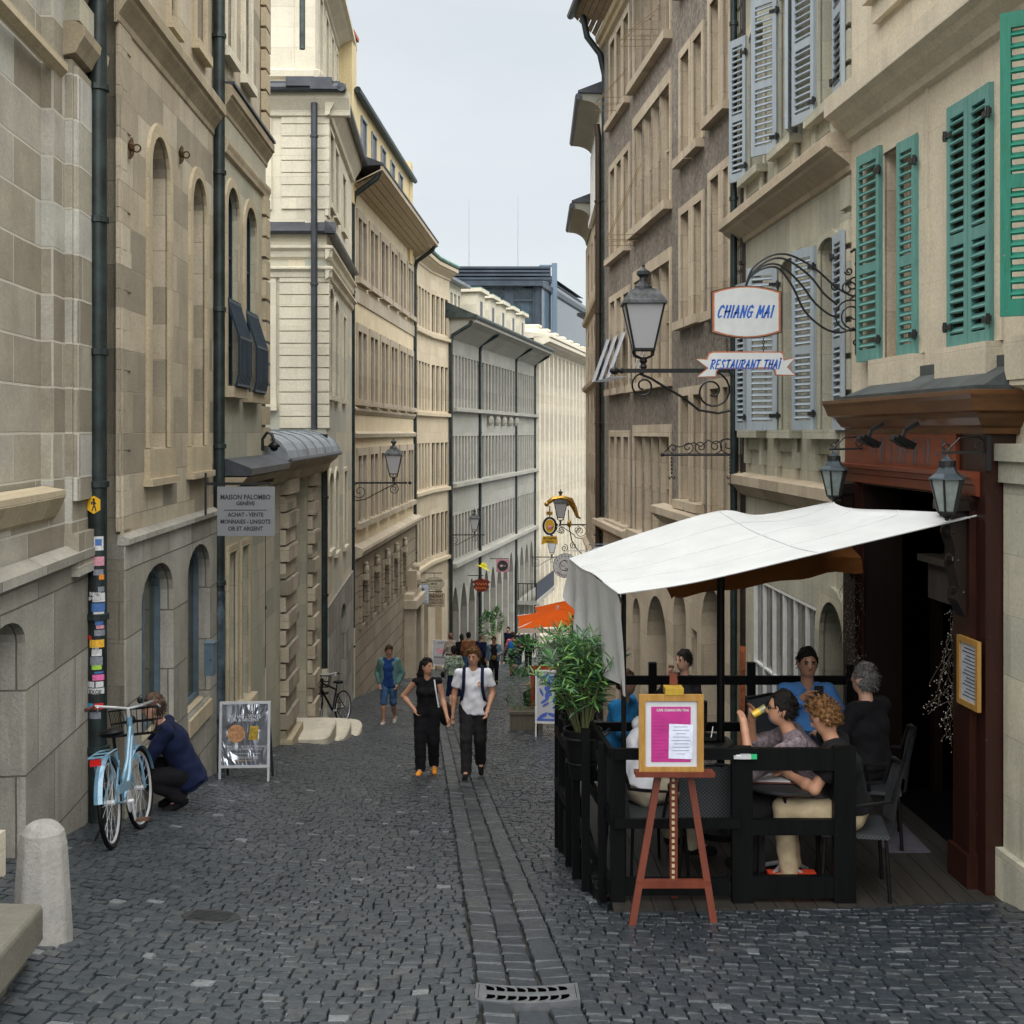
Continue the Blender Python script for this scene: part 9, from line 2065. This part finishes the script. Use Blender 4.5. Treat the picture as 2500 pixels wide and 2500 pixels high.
q = t.matrix_basis @ Vector((.03*s, .395*s, 1.165*s)); g = thing('beer_glass', 'glass of pale beer tilted at the drinking man\'s lips', 'glass', q); g.rotation_euler = (0, 1.05, 0); g.scale = (.85, .85, .85); b = MB(); b.lathe([(.001, -.06), (.028, -.06), (.034, .07)], 14); b.build('glass', plain('beer_glass', (.35, .33, .16), .1, 0, .7, .3), g, smooth=True); b = MB(); b.lathe([(.001, -.055), (.0285, -.055), (.0315, .01), (.001, .01)], 14); b.build('beer', plain('beer', (.75, .50, .04), .2), g)
b = MB(); hp0 = J['head']*s
for sg in (-1, 1): b.tube([(hp0[0]+sg*.03+.02*math.cos(a), hp0[1]+.098, hp0[2]+.012+.015*math.sin(a)) for a in np.linspace(0, 6.28, 9)[:-1]], .003, 4, closed=True); b.bar((hp0[0]+sg*.05, hp0[1]+.095, hp0[2]+.015), (hp0[0]+sg*.078, hp0[1]-.0, hp0[2]+.01), .004)
b.build('glasses', M_black, t)
t, J, s = guest('man in a bright blue shirt facing the camera and holding up a phone', hx_(1968, 10.55), 10.55, PI, top=cloth('sky_shirt', (.07, .20, .48), .1), sleeve='long', bottom=C_dark, shoes=C_black, hair=H_dark, skin=1, pitch=-.1, loose=.028, J=dict(SIT, head=(0,.05,1.25), elR=(.28,.12,.80), elL=(-.28,.12,.80), wrR=(.09,.27,1.0), wrL=(-.05,.27,.98)))
phone(t, (-.02, .36, 1.06), 0.1, 'dark phone held up by the man in the blue shirt')
t, J, s = guest('grey haired man in black seen from behind at the doorway side', hx_(2125, 9.8), 9.8, R(40), H=1.80, top=C_black, sleeve='long', bottom=C_dark, shoes=C_black, hair=H_grey, face=False, loose=.03)
t, J, s = guest('curly chestnut haired man in a black tee and khaki trousers bent over his phone', hx_(2088, 8.70)-.02, 8.70, R(72), top=C_black, sleeve='short', bottom=cloth('khaki', (.38, .31, .20)), shoes=C_black, hair=H_curl, hairstyle='curly', pitch=-.45, loose=.03, skin=2,
    J=dict(SIT, chest=(0,.07,.86), neck=(0,.13,1.05), head=(0,.19,1.19), shR=(.19,.10,.99), shL=(-.19,.10,.99), elR=(.22,.22,.74), elL=(-.22,.24,.74), wrR=(.06,.42,.77), wrL=(-.05,.43,.78), knR=(.12,.48,.60), knL=(-.12,.46,.56)))
phone(t, (0., .50, .86), -.6, 'phone in a red case in the curly haired man\'s hands')
guest('man in a white tee and beige trousers leaning on the table behind the easel', hx_(1555, 9.25), 9.25, R(-60), top=C_white, sleeve='short', bottom=cloth('beige', (.33, .29, .22)), shoes=C_black, hair=H_dark, skin=1, face=False, loose=.026, J=dict(SIT, chest=(0,.10,.85), neck=(0,.20,1.02), head=(0,.28,1.14), shR=(.185,.17,.96), shL=(-.185,.17,.96), elR=(.24,.36,.78), elL=(-.24,.36,.78)))
person('guest in a vivid blue jacket half hidden behind the curtain tip', (hx_(1515, 11.9), 11.9, gz(.9, 11.9)+.25), R(-120), SIT, 1.72, 0, .016, top=cloth('vivid_blue', (.02, .17, .40)), sleeve='long', bottom=C_dark, hair=H_brown, face=False, loose=.03)
person('man with a hand at his face standing beyond the rear railing', (hx_(1672, 14.3), 14.3, gz(2., 14.3)), R(125), dict(STAND, elR=(.24,.14,1.18), wrR=(.10,.16,1.46)), 1.74, 0, .014, top=C_dark, sleeve='long', bottom=C_dark, shoes=C_black, hair=H_dark, pitch=-.05)
q = head_at(1327, 1545, 1.25, 25, 60) if False else (hx_(1327, 30.5), 30.5, gz(.8, 30.5)); person('dark haired woman sitting at the café under the orange parasols', q, R(70), SIT, 1.68, 2, .018, top=C_white, sleeve='short', bottom=C_dark, hair=H_dark, hairstyle='bun', face=False)
q = (hx_(1327, 30.5), 30.5, gz(.8, 30.5)); t = thing('cafe_stool', 'simple wooden seat under the seated woman beneath the parasols', 'stool', q); b = MB(); b.box((-.2, -.2, .40), (.2, .2, .44)); b.build('seat', M_black_wood, t)
for sx in (-1, 1):
    for sy in (-1, 1): b = MB(); b.bar((sx*.16, sy*.16, 0), (sx*.16, sy*.16, .40), .035); b.build('leg', M_black_wood, t)
q = (hx_(1515, 11.9), 11.9, gz(.9, 11.9)); t = thing('cafe_stool', 'tall stool under the guest in the vivid blue jacket', 'stool', q); b = MB(); b.box((-.2, -.2, .66), (.2, .2, .70)); b.build('seat', M_black_wood, t)
for sx in (-1, 1):
    for sy in (-1, 1): b = MB(); b.bar((sx*.16, sy*.16, 0), (sx*.16, sy*.16, .66), .035); b.build('leg', M_black_wood, t)
